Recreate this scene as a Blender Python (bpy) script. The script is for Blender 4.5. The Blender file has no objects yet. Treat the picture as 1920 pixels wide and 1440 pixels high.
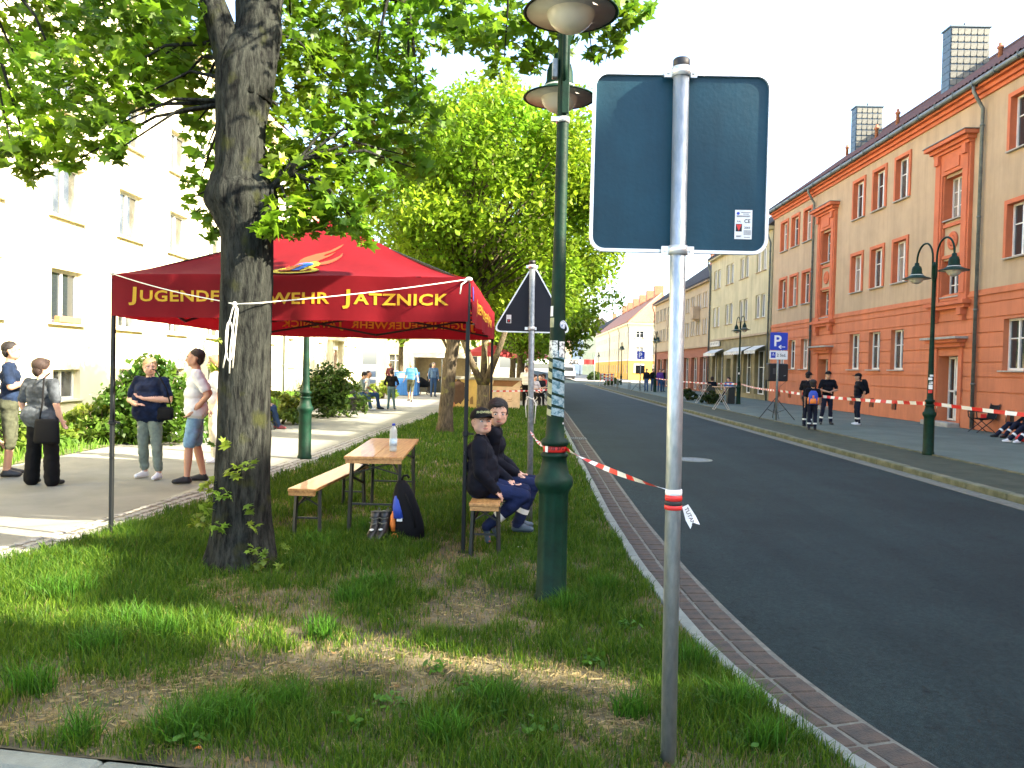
import bpy, math, random
import numpy as np
from mathutils import Vector, Matrix, noise

random.seed(11)
rng = np.random.default_rng(11)
SC = bpy.context.scene
COL = SC.collection
PI = math.pi
R = math.radians

# ------------------------------------------------------------------ camera
FPX = 1470.0
CAM_Z = 1.6
_Y = Vector((20.0, 32.0, -1470.0)).normalized()          # the street direction (+Y) in camera axes
_Z = Vector((0.024, 1.0, 0.0))
_Z = (_Z - _Y * _Z.dot(_Y)).normalized()
_X = _Y.cross(_Z).normalized()
CAMROT = Matrix((_X, _Y, _Z))                              # camera axes -> world axes
cam_data = bpy.data.cameras.new('camera')
cam_data.sensor_width = 36.0
cam_data.lens = 36.0 * FPX / 1920.0
cam_data.clip_start = 0.05
cam_data.clip_end = 3000.0
cam = bpy.data.objects.new('camera', cam_data)
COL.objects.link(cam)
M4 = CAMROT.to_4x4()
M4.translation = Vector((0, 0, CAM_Z))
cam.matrix_world = M4
SC.camera = cam

# ------------------------------------------------------------------ sky and sun
SUN_AZ = R(18.0)      # from +X towards -Y (sun stands behind the right-hand houses, a little behind the camera)
SUN_EL = R(31.8)
world = bpy.data.worlds.new('World')
SC.world = world
world.use_nodes = True
wn = world.node_tree
bg = wn.nodes['Background']
sky = wn.nodes.new('ShaderNodeTexSky')
sky.sky_type = 'NISHITA'
sky.sun_disc = False
sky.sun_elevation = SUN_EL
SUN_DIR = Vector((math.cos(SUN_EL) * math.cos(SUN_AZ), -math.cos(SUN_EL) * math.sin(SUN_AZ), math.sin(SUN_EL)))
sky.sun_rotation = math.atan2(SUN_DIR.x, SUN_DIR.y)
sky.air_density = 1.0
sky.dust_density = 2.5
sky.ozone_density = 1.0
wn.links.new(sky.outputs['Color'], bg.inputs['Color'])
bg.inputs['Strength'].default_value = 0.15
sun_data = bpy.data.lights.new('sun', 'SUN')
sun_data.energy = 5.0
sun_data.angle = R(0.53)
sun_data.color = (1.0, 0.89, 0.70)
sun = bpy.data.objects.new('sun', sun_data)
COL.objects.link(sun)
sun.location = (30, -15, 40)
sun.rotation_euler = (-SUN_DIR).to_track_quat('-Z', 'Y').to_euler()
SC.view_settings.view_transform = 'Standard'
SC.view_settings.look = 'None'
SC.view_settings.exposure = 2.6
SC.view_settings.gamma = 1.0
SC.view_settings.use_curve_mapping = False
SC.cycles.use_denoising = True
SC.cycles.max_bounces = 6
SC.cycles.transparent_max_bounces = 8


def ray(px, py):
    return (CAMROT @ Vector((px - 960.0, 720.0 - py, -FPX))).normalized()

def G(px, py, z=0.0):
    """point of the level z seen at photo pixel"""
    d = ray(px, py)
    t = (z - CAM_Z) / d.z
    return Vector((d.x * t, d.y * t, z))

def AT(px, py, y):
    """point at distance y down the street seen at photo pixel"""
    d = ray(px, py)
    t = y / d.y
    return Vector((d.x * t, y, CAM_Z + d.z * t))

def PX(p):
    q = CAMROT.transposed() @ (Vector(p) - Vector((0, 0, CAM_Z)))
    if q.z > -0.05:
        return None
    return (960 + q.x / -q.z * FPX, 720 - q.y / -q.z * FPX)

def interp(tab, x):
    return float(np.interp(x, [t[0] for t in tab], [t[1] for t in tab]))

# ------------------------------------------------------------------ materials
MATS = {}
def mat(name, col, rough=0.7, metal=0.0, spec=0.5, var=0.0, vscale=8.0, bump=0.0, bscale=60.0, col2=None,
        stretch=(1, 1, 1), attr=None, transl=0.0, detail=4.0, coat=0.0, lo=0.35, hi=0.65, streak=0.0):
    """procedural material: base colour broken up by noise, fine relief, optional per-vertex tint and translucency"""
    if name in MATS:
        return MATS[name]
    m = bpy.data.materials.new(name)
    m.use_nodes = True
    nt = m.node_tree
    b = nt.nodes['Principled BSDF']
    L = nt.links.new
    b.inputs['Base Color'].default_value = (*col, 1)
    b.inputs['Roughness'].default_value = rough
    b.inputs['Metallic'].default_value = metal
    b.inputs['Specular IOR Level'].default_value = spec
    if coat:
        b.inputs['Coat Weight'].default_value = coat
    tc = None
    out = None
    if var or bump or col2:
        tc = nt.nodes.new('ShaderNodeTexCoord')
        mp = nt.nodes.new('ShaderNodeMapping')
        mp.inputs['Scale'].default_value = stretch
        L(tc.outputs['Object'], mp.inputs['Vector'])
    if var or col2:
        n = nt.nodes.new('ShaderNodeTexNoise')
        n.inputs['Scale'].default_value = vscale
        n.inputs['Detail'].default_value = detail
        n.inputs['Roughness'].default_value = 0.62
        L(mp.outputs['Vector'], n.inputs['Vector'])
        rp = nt.nodes.new('ShaderNodeValToRGB')
        c2 = col2 if col2 else tuple(max(0, c * (1 - var)) for c in col)
        c1 = col if col2 else tuple(min(1, c * (1 + var)) for c in col)
        rp.color_ramp.elements[0].color = (*c2, 1)
        rp.color_ramp.elements[1].color = (*c1, 1)
        rp.color_ramp.elements[0].position = lo
        rp.color_ramp.elements[1].position = hi
        L(n.outputs['Fac'], rp.inputs['Fac'])
        out = rp.outputs['Color']
    if attr:
        a = nt.nodes.new('ShaderNodeAttribute')
        a.attribute_name = attr
        if out is None:
            out = a.outputs['Color']
        else:
            mx = nt.nodes.new('ShaderNodeMix')
            mx.data_type = 'RGBA'
            mx.blend_type = 'MULTIPLY'
            mx.inputs['Factor'].default_value = 1.0
            L(out, mx.inputs[6])
            L(a.outputs['Color'], mx.inputs[7])
            out = mx.outputs[2]
    if out is not None:
        L(out, b.inputs['Base Color'])
    if bump:
        n2 = nt.nodes.new('ShaderNodeTexNoise')
        n2.inputs['Scale'].default_value = bscale
        n2.inputs['Detail'].default_value = 5.0
        L(mp.outputs['Vector'], n2.inputs['Vector'])
        bp = nt.nodes.new('ShaderNodeBump')
        bp.inputs['Strength'].default_value = min(1.0, bump)
        bp.inputs['Distance'].default_value = 0.01 * max(1.0, bump)
        L(n2.outputs['Fac'], bp.inputs['Height'])
        L(bp.outputs['Normal'], b.inputs['Normal'])
    if transl:
        tr = nt.nodes.new('ShaderNodeBsdfTranslucent')
        mxs = nt.nodes.new('ShaderNodeMixShader')
        mxs.inputs['Fac'].default_value = transl
        if out is not None:
            L(out, tr.inputs['Color'])
        else:
            tr.inputs['Color'].default_value = (*col, 1)
        L(b.outputs['BSDF'], mxs.inputs[1])
        L(tr.outputs['BSDF'], mxs.inputs[2])
        L(mxs.outputs['Shader'], nt.nodes['Material Output'].inputs['Surface'])
    if streak:
        # long faint stains running down the surface
        tc3 = nt.nodes.new('ShaderNodeTexCoord'); mp3 = nt.nodes.new('ShaderNodeMapping'); mp3.inputs['Scale'].default_value = (1.6, 1.6, 0.14)
        n3 = nt.nodes.new('ShaderNodeTexNoise'); n3.inputs['Scale'].default_value = 1.6; n3.inputs['Detail'].default_value = 9; n3.inputs['Roughness'].default_value = .7
        r3 = nt.nodes.new('ShaderNodeValToRGB'); r3.color_ramp.elements[0].position = .36; r3.color_ramp.elements[1].position = .56
        r3.color_ramp.elements[0].color = (1 - streak, 1 - streak, 1 - streak, 1); r3.color_ramp.elements[1].color = (1, 1, 1, 1)
        L(tc3.outputs['Object'], mp3.inputs['Vector']); L(mp3.outputs['Vector'], n3.inputs['Vector']); L(n3.outputs['Fac'], r3.inputs['Fac'])
        mx3 = nt.nodes.new('ShaderNodeMix'); mx3.data_type = 'RGBA'; mx3.blend_type = 'MULTIPLY'; mx3.inputs['Factor'].default_value = 1.0
        if out is not None: L(out, mx3.inputs[6])
        else: mx3.inputs[6].default_value = (*col, 1)
        L(r3.outputs['Color'], mx3.inputs[7]); L(mx3.outputs[2], b.inputs['Base Color'])
    MATS[name] = m
    return m

# ------------------------------------------------------------------ mesh building
WM = {}          # world matrix of every object (objects are placed before any depsgraph update)
def wm(o):
    return WM.get(o.name, Matrix.Identity(4))

def tag(o, label=None, cat=None, group=None, kind=None):
    if label: o['label'] = label
    if cat: o['category'] = cat
    if group: o['group'] = group
    if kind: o['kind'] = kind
    return o

def thing(name, label, cat, loc=(0, 0, 0), rz=0.0, group=None):
    o = bpy.data.objects.new(name, None)
    o.empty_display_size = 0.2
    COL.objects.link(o)
    o.location = loc
    o.rotation_euler = (0, 0, rz)
    WM[o.name] = Matrix.Translation(Vector(loc)) @ Matrix.Rotation(rz, 4, 'Z')
    return tag(o, label, cat, group)

def copy_tree(o, parent=None):
    c = o.copy()
    COL.objects.link(c)
    if parent is not None:
        c.parent = parent
    for ch in list(o.children):
        copy_tree(ch, c)
    return c

def frame(p0, p1):
    d = (Vector(p1) - Vector(p0))
    d = d.normalized() if d.length > 1e-9 else Vector((0, 0, 1))
    a = Vector((0, 0, 1)) if abs(d.z) < 0.9 else Vector((1, 0, 0))
    u = d.cross(a).normalized()
    return d, u, d.cross(u).normalized()

class MB:
    def __init__(s):
        s.v = []; s.f = []; s.m = []; s.s = []
    def add(s, vs, fs, m=0, smooth=False):
        o = len(s.v)
        s.v.extend([tuple(v) for v in vs])
        for f in fs:
            s.f.append(tuple(i + o for i in f)); s.m.append(m); s.s.append(smooth)
        return s
    def box(s, c, d, rot=None, m=0):
        c = Vector(c); h = Vector(d) * 0.5
        vs = [Vector((x * h.x, y * h.y, z * h.z)) for z in (-1, 1) for y in (-1, 1) for x in (-1, 1)]
        if rot is not None:
            Rm = Matrix.Rotation(rot, 3, 'Z') if isinstance(rot, (int, float)) else rot
            vs = [Rm @ v for v in vs]
        return s.add([c + v for v in vs], [(0, 2, 3, 1), (4, 5, 7, 6), (0, 1, 5, 4), (2, 6, 7, 3), (0, 4, 6, 2), (1, 3, 7, 5)], m)
    def bb(s, x0, x1, y0, y1, z0, z1, m=0):
        return s.box(((x0 + x1) / 2, (y0 + y1) / 2, (z0 + z1) / 2), (abs(x1 - x0), abs(y1 - y0), abs(z1 - z0)), None, m)
    def bevbox(s, c, d, b, rot=None, m=0, smooth=False):
        """box with chamfered top and side edges"""
        c = Vector(c); hx, hy, hz = d[0] / 2, d[1] / 2, d[2] / 2
        def ring(z, i):
            return [Vector((x, y, z)) for x, y in ((-hx + i + b, -hy + i), (hx - i - b, -hy + i), (hx - i, -hy + i + b), (hx - i, hy - i - b),
                    (hx - i - b, hy - i), (-hx + i + b, hy - i), (-hx + i, hy - i - b), (-hx + i, -hy + i + b))]
        vs = ring(-hz, b) + ring(-hz + b, 0) + ring(hz - b, 0) + ring(hz, b)
        if rot is not None:
            Rm = Matrix.Rotation(rot, 3, 'Z') if isinstance(rot, (int, float)) else rot
            vs = [Rm @ v for v in vs]
        fs = [tuple(range(7, -1, -1)), tuple(range(24, 32))]
        for k in range(3):
            for i in range(8):
                j = (i + 1) % 8
                fs.append((k * 8 + i, k * 8 + j, (k + 1) * 8 + j, (k + 1) * 8 + i))
        return s.add([c + v for v in vs], fs, m, smooth)
    def tube(s, pts, r, n=8, m=0, caps=True, smooth=True, sx=1.0):
        pts = [Vector(p) for p in pts]
        if isinstance(r, (int, float)): r = [r] * len(pts)
        vs = []; fs = []
        d, u, w = frame(pts[0], pts[1])
        for i, p in enumerate(pts):
            if i == 0: t = (pts[1] - p)
            elif i == len(pts) - 1: t = (p - pts[i - 1])
            else: t = (pts[i + 1] - pts[i - 1])
            if t.length < 1e-9: t = d
            t = t.normalized()
            u = (u - t * u.dot(t))
            u = u.normalized() if u.length > 1e-6 else frame(Vector((0, 0, 0)), t)[1]
            w = t.cross(u)
            for k in range(n):
                a = 2 * PI * k / n
                vs.append(p + u * (math.cos(a) * r[i] * sx) + w * (math.sin(a) * r[i]))
        for i in range(len(pts) - 1):
            for k in range(n):
                j = (k + 1) % n
                fs.append((i * n + k, i * n + j, (i + 1) * n + j, (i + 1) * n + k))
        s.add(vs, fs, m, smooth)
        if caps:
            o = len(s.v) - len(vs)
            s.f.append(tuple(o + k for k in range(n - 1, -1, -1))); s.m.append(m); s.s.append(False)
            o2 = o + (len(pts) - 1) * n
            s.f.append(tuple(o2 + k for k in range(n))); s.m.append(m); s.s.append(False)
        return s
    def bar(s, p0, p1, w, h=None, m=0, up=(0, 0, 1)):
        h = h or w
        p0 = Vector(p0); p1 = Vector(p1)
        d = (p1 - p0).normalized(); upv = Vector(up)
        u = d.cross(upv)
        u = u.normalized() if u.length > 1e-4 else Vector((1, 0, 0))
        v = u.cross(d).normalized()
        vs = []
        for p in (p0, p1):
            for a, b in ((-1, -1), (1, -1), (1, 1), (-1, 1)):
                vs.append(p + u * (a * w / 2) + v * (b * h / 2))
        return s.add(vs, [(3, 2, 1, 0), (4, 5, 6, 7), (0, 1, 5, 4), (1, 2, 6, 5), (2, 3, 7, 6), (3, 0, 4, 7)], m)
    def lathe(s, prof, c=(0, 0, 0), n=24, m=0, smooth=True, flute=0, fl_amp=0.0, fz=(0, 0)):
        c = Vector(c); vs = []; fs = []
        for (r, z) in prof:
            for k in range(n):
                a = 2 * PI * k / n
                rr = r
                if flute and fz[0] <= z <= fz[1]:
                    rr = r - fl_amp * (0.5 + 0.5 * math.cos(a * flute))
                vs.append(c + Vector((rr * math.cos(a), rr * math.sin(a), z)))
        for i in range(len(prof) - 1):
            for k in range(n):
                j = (k + 1) % n
                fs.append((i * n + k, i * n + j, (i + 1) * n + j, (i + 1) * n + k))
        fs.append(tuple(range(n - 1, -1, -1)))
        fs.append(tuple((len(prof) - 1) * n + k for k in range(n)))
        return s.add(vs, fs, m, smooth)
    def ell(s, c, r, rot=None, nu=14, nv=9, m=0, smooth=True, cut=None):
        c = Vector(c); vs = [Vector((0, 0, -1))]; fs = []
        for i in range(1, nv):
            t = -PI / 2 + PI * i / nv
            for k in range(nu):
                a = 2 * PI * k / nu
                vs.append(Vector((math.cos(t) * math.cos(a), math.cos(t) * math.sin(a), math.sin(t))))
        vs.append(Vector((0, 0, 1)))
        for k in range(nu):
            fs.append((0, 1 + (k + 1) % nu, 1 + k))
            fs.append((len(vs) - 1, 1 + (nv - 2) * nu + k, 1 + (nv - 2) * nu + (k + 1) % nu))
        for i in range(nv - 2):
            for k in range(nu):
                j = (k + 1) % nu
                fs.append((1 + i * nu + k, 1 + i * nu + j, 1 + (i + 1) * nu + j, 1 + (i + 1) * nu + k))
        out = []
        for v in vs:
            q = Vector((v.x * r[0], v.y * r[1], v.z * r[2]))
            if cut is not None and q.z < cut: q.z = cut
            out.append(c + ((rot @ q) if rot is not None else q))
        return s.add(out, fs, m, smooth)
    def plate(s, poly, fn, t, m=0):
        """closed plate: outline poly (u,v) mapped by fn(u,v,w), w=0 back, w=t front"""
        n = len(poly)
        vs = [fn(u, v, 0) for u, v in poly] + [fn(u, v, t) for u, v in poly]
        fs = [tuple(range(n - 1, -1, -1)), tuple(range(n, 2 * n))]
        for i in range(n):
            j = (i + 1) % n
            fs.append((i, j, n + j, n + i))
        return s.add(vs, fs, m)
    def grid(s, nu, nv, fn, m=0, smooth=True):
        vs = [fn(i / nu, j / nv) for j in range(nv + 1) for i in range(nu + 1)]
        fs = [(j * (nu + 1) + i, j * (nu + 1) + i + 1, (j + 1) * (nu + 1) + i + 1, (j + 1) * (nu + 1) + i) for j in range(nv) for i in range(nu)]
        return s.add(vs, fs, m, smooth)
    def mesh(s, name, mats, off=None):
        me = bpy.data.meshes.new(name)
        vs = s.v
        if off is not None:
            inv = off.inverted()
            vs = [tuple(inv @ Vector(v)) for v in vs]
        me.from_pydata(vs, [], s.f)
        for mm in (mats if isinstance(mats, (list, tuple)) else [mats]):
            me.materials.append(mm)
        me.polygons.foreach_set('material_index', s.m)
        me.polygons.foreach_set('use_smooth', s.s)
        me.update()
        return me
    def build(s, name, mats, parent=None, world=True, label=None, cat=None, group=None, kind=None, loc=None):
        """one mesh object. world=True: vertices are world coordinates (made local to the parent)"""
        if parent is not None:
            off = wm(parent) if world else None
            o = bpy.data.objects.new(name, s.mesh(name, mats, off))
            COL.objects.link(o); o.parent = parent
            WM[o.name] = wm(parent)
        else:
            off = None
            if loc is not None and world: off = Matrix.Translation(Vector(loc))
            o = bpy.data.objects.new(name, s.mesh(name, mats, off))
            COL.objects.link(o)
            if loc is not None: o.location = loc; WM[o.name] = Matrix.Translation(Vector(loc))
        return tag(o, label, cat, group, kind)

def inst(name, me, parent, loc, rz=0.0, rot=None, label=None):
    """a part that shares mesh data; loc is local to the parent"""
    o = bpy.data.objects.new(name, me)
    COL.objects.link(o)
    if parent is not None: o.parent = parent
    o.location = loc
    o.rotation_euler = rot if rot is not None else (0, 0, rz)
    WM[o.name] = (wm(parent) if parent is not None else Matrix.Identity(4)) @ Matrix.Translation(Vector(loc)) @ o.rotation_euler.to_matrix().to_4x4()
    if label: o['label'] = label
    return o

def big_mesh(name, V, F, mats, col=None, smooth=False, parent=None, kind=None, midx=None):
    """mesh from numpy arrays: V (n,3), F (m,k) all faces of k corners; col (n,3) tint"""
    me = bpy.data.meshes.new(name)
    k = F.shape[1]
    me.vertices.add(len(V)); me.vertices.foreach_set('co', np.ascontiguousarray(V, dtype=np.float32).ravel())
    me.loops.add(F.size); me.loops.foreach_set('vertex_index', np.ascontiguousarray(F, dtype=np.int32).ravel())
    me.polygons.add(len(F))
    me.polygons.foreach_set('loop_start', np.arange(0, F.size, k, dtype=np.int32))
    for mm in (mats if isinstance(mats, (list, tuple)) else [mats]): me.materials.append(mm)
    if midx is not None: me.polygons.foreach_set('material_index', midx.astype(np.int32))
    me.polygons.foreach_set('use_smooth', np.full(len(F), smooth))
    if col is not None:
        at = me.color_attributes.new('tint', 'FLOAT_COLOR', 'POINT')
        at.data.foreach_set('color', np.concatenate([col, np.ones((len(col), 1))], 1).astype(np.float32).ravel())
    me.update(calc_edges=True)
    o = bpy.data.objects.new(name, me)
    COL.objects.link(o)
    if parent is not None:
        o.parent = parent
        WM[o.name] = wm(parent)
    if kind: o['kind'] = kind
    return o

_tcache = {}
def text_geo(body, size=1.0, bold=0.0, spacing=1.0):
    key = (body, bold, spacing)
    if key not in _tcache:
        cu = bpy.data.curves.new('lettering', 'FONT')
        cu.body = body; cu.size = 1.0; cu.align_x = 'CENTER'; cu.resolution_u = 3; cu.space_character = spacing
        cu.offset = bold
        ob = bpy.data.objects.new('lettering', cu)
        COL.objects.link(ob)
        dg = bpy.context.evaluated_depsgraph_get()
        me = bpy.data.meshes.new_from_object(ob.evaluated_get(dg))
        vs = [tuple(v.co) for v in me.vertices]; fs = [tuple(p.vertices) for p in me.polygons]
        bpy.data.objects.remove(ob); bpy.data.curves.remove(cu); bpy.data.meshes.remove(me)
        _tcache[key] = (vs, fs)
    vs, fs = _tcache[key]
    return [(x * size, y * size) for x, y, _ in vs], fs

def put_text(mb, body, size, fn, m=0, bold=0.0, sx=1.0, spacing=1.0, mirror=False):
    vs, fs = text_geo(body, size, bold, spacing)
    mb.add([fn((-x if mirror else x) * sx, y) for x, y in vs], fs, m)
    return mb

def vnoise(x, y, s=1.0, seed=0.0):
    return noise.noise(Vector((x * s + seed, y * s - seed, seed * 0.7)))
# ================================================================== the ground
ROAD_Z = -0.10
XL = [(2.0, -4.75), (4.0, -4.3), (5.95, -3.97), (7.1, -3.75), (8.65, -3.6), (11, -3.37), (13.8, -3.2), (20, -3.0), (26, -2.7), (32, -2.5)]
XK = [(1.6, 2.5), (2.2, 1.95), (2.7, 1.66), (3.2, 1.45), (3.9, 1.24), (4.6, 1.12), (5.5, 1.05), (6.6, 1.0), (8.8, 0.98), (14.8, 1.06), (29, 1.25), (60, 1.45), (120, 1.6)]
def xl(y): return interp(XL, y)
def xk(y): return interp(XK, y)
def yfront(x): return 3.02 - 0.14 * (x + 1.3)

def asphalt_mat():
    m = bpy.data.materials.new('asphalt'); m.use_nodes = True
    nt = m.node_tree; b = nt.nodes['Principled BSDF']; L = nt.links.new
    b.inputs['Roughness'].default_value = .82; b.inputs['Specular IOR Level'].default_value = .2
    tc = nt.nodes.new('ShaderNodeTexCoord')
    def nzn(scale, det, st=(1, 1, 1)):
        mp = nt.nodes.new('ShaderNodeMapping'); mp.inputs['Scale'].default_value = st
        n = nt.nodes.new('ShaderNodeTexNoise'); n.inputs['Scale'].default_value = scale; n.inputs['Detail'].default_value = det; n.inputs['Roughness'].default_value = .65
        L(tc.outputs['Object'], mp.inputs['Vector']); L(mp.outputs['Vector'], n.inputs['Vector']); return n.outputs['Fac']
    def ramp(f, p0, c0, p1, c1):
        r = nt.nodes.new('ShaderNodeValToRGB'); r.color_ramp.elements[0].position = p0; r.color_ramp.elements[1].position = p1
        r.color_ramp.elements[0].color = (*c0, 1); r.color_ramp.elements[1].color = (*c1, 1); L(f, r.inputs['Fac']); return r.outputs['Color']
    def mul(a, c):
        x = nt.nodes.new('ShaderNodeMix'); x.data_type = 'RGBA'; x.blend_type = 'MULTIPLY'; x.inputs['Factor'].default_value = 1
        L(a, x.inputs[6]); L(c, x.inputs[7]); return x.outputs[2]
    grain = ramp(nzn(130, 2), .38, (.0055, .0135, .0128), .68, (.020, .034, .0325))
    blot = ramp(nzn(.55, 9), .34, (.62, .66, .66), .68, (1.25, 1.22, 1.2))
    tyre = ramp(nzn(.9, 5, (1.0, .02, 1)), .36, (.74, .76, .77), .62, (1.12, 1.1, 1.1))
    spots = ramp(nzn(5.5, 3), .27, (.45, .45, .45), .36, (1, 1, 1))
    v = nt.nodes.new('ShaderNodeTexVoronoi'); v.feature = 'DISTANCE_TO_EDGE'; v.inputs['Scale'].default_value = .33
    wob = nt.nodes.new('ShaderNodeTexNoise'); wob.inputs['Scale'].default_value = 1.6; wob.inputs['Detail'].default_value = 6
    add = nt.nodes.new('ShaderNodeVectorMath'); add.operation = 'ADD'; sc = nt.nodes.new('ShaderNodeVectorMath'); sc.operation = 'SCALE'; sc.inputs['Scale'].default_value = 1.4
    L(tc.outputs['Object'], wob.inputs['Vector']); L(wob.outputs['Color'], sc.inputs[0]); L(sc.outputs['Vector'], add.inputs[0]); L(tc.outputs['Object'], add.inputs[1]); L(add.outputs['Vector'], v.inputs['Vector'])
    crack = ramp(v.outputs['Distance'], .0, (.55, .55, .55), .0035, (1, 1, 1))
    mott = ramp(nzn(34, 4), .33, (.60, .62, .62), .67, (1.45, 1.42, 1.4))
    c = mul(mul(mul(mul(mul(grain, mott), blot), tyre), spots), crack)
    L(c, b.inputs['Base Color'])
    bp = nt.nodes.new('ShaderNodeBump'); bp.inputs['Strength'].default_value = .7; bp.inputs['Distance'].default_value = .006
    L(nzn(190, 3), bp.inputs['Height']); L(bp.outputs['Normal'], b.inputs['Normal'])
    return m
m_asph = asphalt_mat()
m_soil = mat('soil', (0.15, 0.12, 0.06), 0.95, col2=(0.032, 0.03, 0.013), vscale=3.2, bump=1.0, bscale=45, detail=8)
m_path = mat('path_asphalt', (0.20, 0.20, 0.165), 0.9, var=0.14, vscale=1.6, bump=0.6, bscale=120, detail=7)
m_pave = mat('pavement_asphalt', (0.095, 0.128, 0.10), 0.9, var=0.18, vscale=0.9, bump=0.7, bscale=120, detail=8)
m_conc = mat('concrete', (0.17, 0.19, 0.16), 0.9, var=0.22, vscale=5, bump=0.7, bscale=90, detail=7)
m_kerbold = mat('kerb_mossy_stone', (0.15, 0.15, 0.095), 0.92, col2=(0.065, 0.075, 0.04), vscale=4, bump=0.7, bscale=70)
m_paver = mat('red_paver', (0.075, 0.054, 0.036), 0.88, col2=(0.036, 0.033, 0.026), vscale=9, bump=0.7, bscale=90)
m_joint = mat('paver_joint', (0.12, 0.12, 0.095), 0.95, var=0.25, vscale=14, bump=0.5, bscale=90)
m_sett = mat('granite_sett', (0.25, 0.245, 0.215), 0.85, var=0.3, vscale=11, bump=0.6, bscale=80)
m_settdark = mat('mossy_setts', (0.04, 0.05, 0.026), 0.92, col2=(0.018, 0.028, 0.012), vscale=2.0, bump=1.0, bscale=22, detail=8)
m_earth = mat('far_ground', (0.16, 0.155, 0.13), 0.95, var=0.25, vscale=0.2)
m_turf = mat('turf', (0.075, 0.125, 0.022), 0.95, col2=(0.13, 0.13, 0.045), vscale=3.0, bump=0.8, bscale=60)
m_plaza = mat('plaza_paving', (0.27, 0.26, 0.225), 0.9, var=0.15, vscale=1.2, bump=0.5, bscale=80)

def sheet(name, x0, x1, y0, y1, z, m, nx=1, ny=1):
    mb = MB()
    mb.grid(nx, ny, lambda a, b: (x0 + (x1 - x0) * a, y0 + (y1 - y0) * b, z), 0, False)
    return mb.build(name, m, kind='structure')

sheet('ground', -1500, 1500, -1500, 1500, -0.30, m_earth)
sheet('road', -0.6, 7.0, -60, 420, ROAD_Z, m_asph)
sheet('side_street', 6.86, 120, 84.5, 100, -0.092, m_asph)
sheet('path', -8.2, -2.3, -30, 60, -0.03, m_path)
sheet('plaza', -12.2, 1.2, 31.8, 90, -0.026, m_plaza)
sheet('garden_bed', -12.2, -7.5, -30, 58, -0.016, m_turf)
sheet('front_pavement', -9, 2.4, -6, 2.45, -0.022, m_conc)

# the pavement on the far side with its kerb and mossy setts
sheet('pavement', 8.5, 14.2, -30, 84, -0.012, m_pave)
sheet('sett_strip', 6.9, 8.52, -30, 84, -0.018, m_settdark)
sheet('far_pavement', 6.9, 16.3, 100, 420, -0.012, m_plaza)
sheet('left_far_pavement', -14, 1.5, 90, 420, -0.014, m_plaza)

def bev_mesh(name, d, b, m):
    mb = MB(); mb.bevbox((0, 0, 0), d, b)
    return mb.mesh(name, m)

# ---- verge: the raised strip of grass and bare earth
def verge_z(x, y):
    s = (x - xl(y)) / max(0.2, xk(y) - 0.07 - xl(y))
    e = max(0.0, min(1.0, min(s, 1 - s) * 7))
    return -0.014 + e * (0.012 + 0.022 * (vnoise(x, y, 0.9, 3.1) + 0.35) + 0.010 * vnoise(x, y, 3.2, 9.0))
ys = list(np.concatenate([np.linspace(2.2, 9, 90), np.linspace(9.2, 32, 90)]))
mb = MB()
NX = 70
def vg(a, b):
    y = ys[int(round(b * (len(ys) - 1)))]
    x = xl(y) + (xk(y) - 0.06 - xl(y)) * a
    yy = max(y, yfront(x))
    return (x, yy, verge_z(x, yy))
mb.grid(NX, len(ys) - 1, vg)
verge = mb.build('verge', m_soil, kind='structure')

# ---- near kerb: one stone after another, following the bend
kerb = MB()
kerb.bb(1.55, 1.60, 2.0, 2.02, -0.25, -0.12)
kerb = kerb.build('kerb', m_conc, kind='structure')
def path_pts(tab_fn, y0, y1, step):
    pts = []; y = y0
    while y < y1:
        pts.append((tab_fn(y), y)); 
        dx = (tab_fn(y + 0.01) - tab_fn(y)) / 0.01
        y += step / math.sqrt(1 + dx * dx)
    return pts
pk = path_pts(xk, 1.7, 31, 0.5)
stone = bev_mesh('kerb_stone', (0.10, 0.494, 0.22), 0.012, m_conc)
for a, b in zip(pk[:-1], pk[1:]):
    ang = math.atan2(b[1] - a[1], b[0] - a[0]) - PI / 2
    inst('kerb_stone', stone, kerb, ((a[0] + b[0]) / 2, (a[1] + b[1]) / 2, -0.122 + random.uniform(-0.004, 0.004)), ang + random.uniform(-0.006, 0.006))
mb = MB()
pl = path_pts(xk, 31, 83, 1.0)
for a, b in zip(pl[:-1], pl[1:]):
    ang = math.atan2(b[1] - a[1], b[0] - a[0]) - PI / 2
    mb.box(((a[0] + b[0]) / 2, (a[1] + b[1]) / 2, -0.122), (0.10, 0.99, 0.22), ang)
mb.build('kerb_stone_run', m_conc, kerb, kind='stuff')
front_stone = bev_mesh('kerb_stone', (0.494, 0.12, 0.22), 0.012, m_conc)
x = -4.6
while x < 1.5:
    xc = x + 0.25
    inst('kerb_stone', front_stone, kerb, (xc, yfront(xc) - 0.07, -0.105 + random.uniform(-0.003, 0.003)), -0.139)
    x += 0.5 * math.cos(0.139)
# infill between front kerb and the concrete pavement
mb = MB()
mb.add([(-6, yfront(-6) - 0.12, -0.034), (2.3, yfront(2.3) - 0.12, -0.034), (2.3, 2.3, -0.034), (-6, 2.3, -0.034)], [(0, 1, 2, 3)])
mb.build('front_strip', m_conc, kind='structure')

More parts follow.
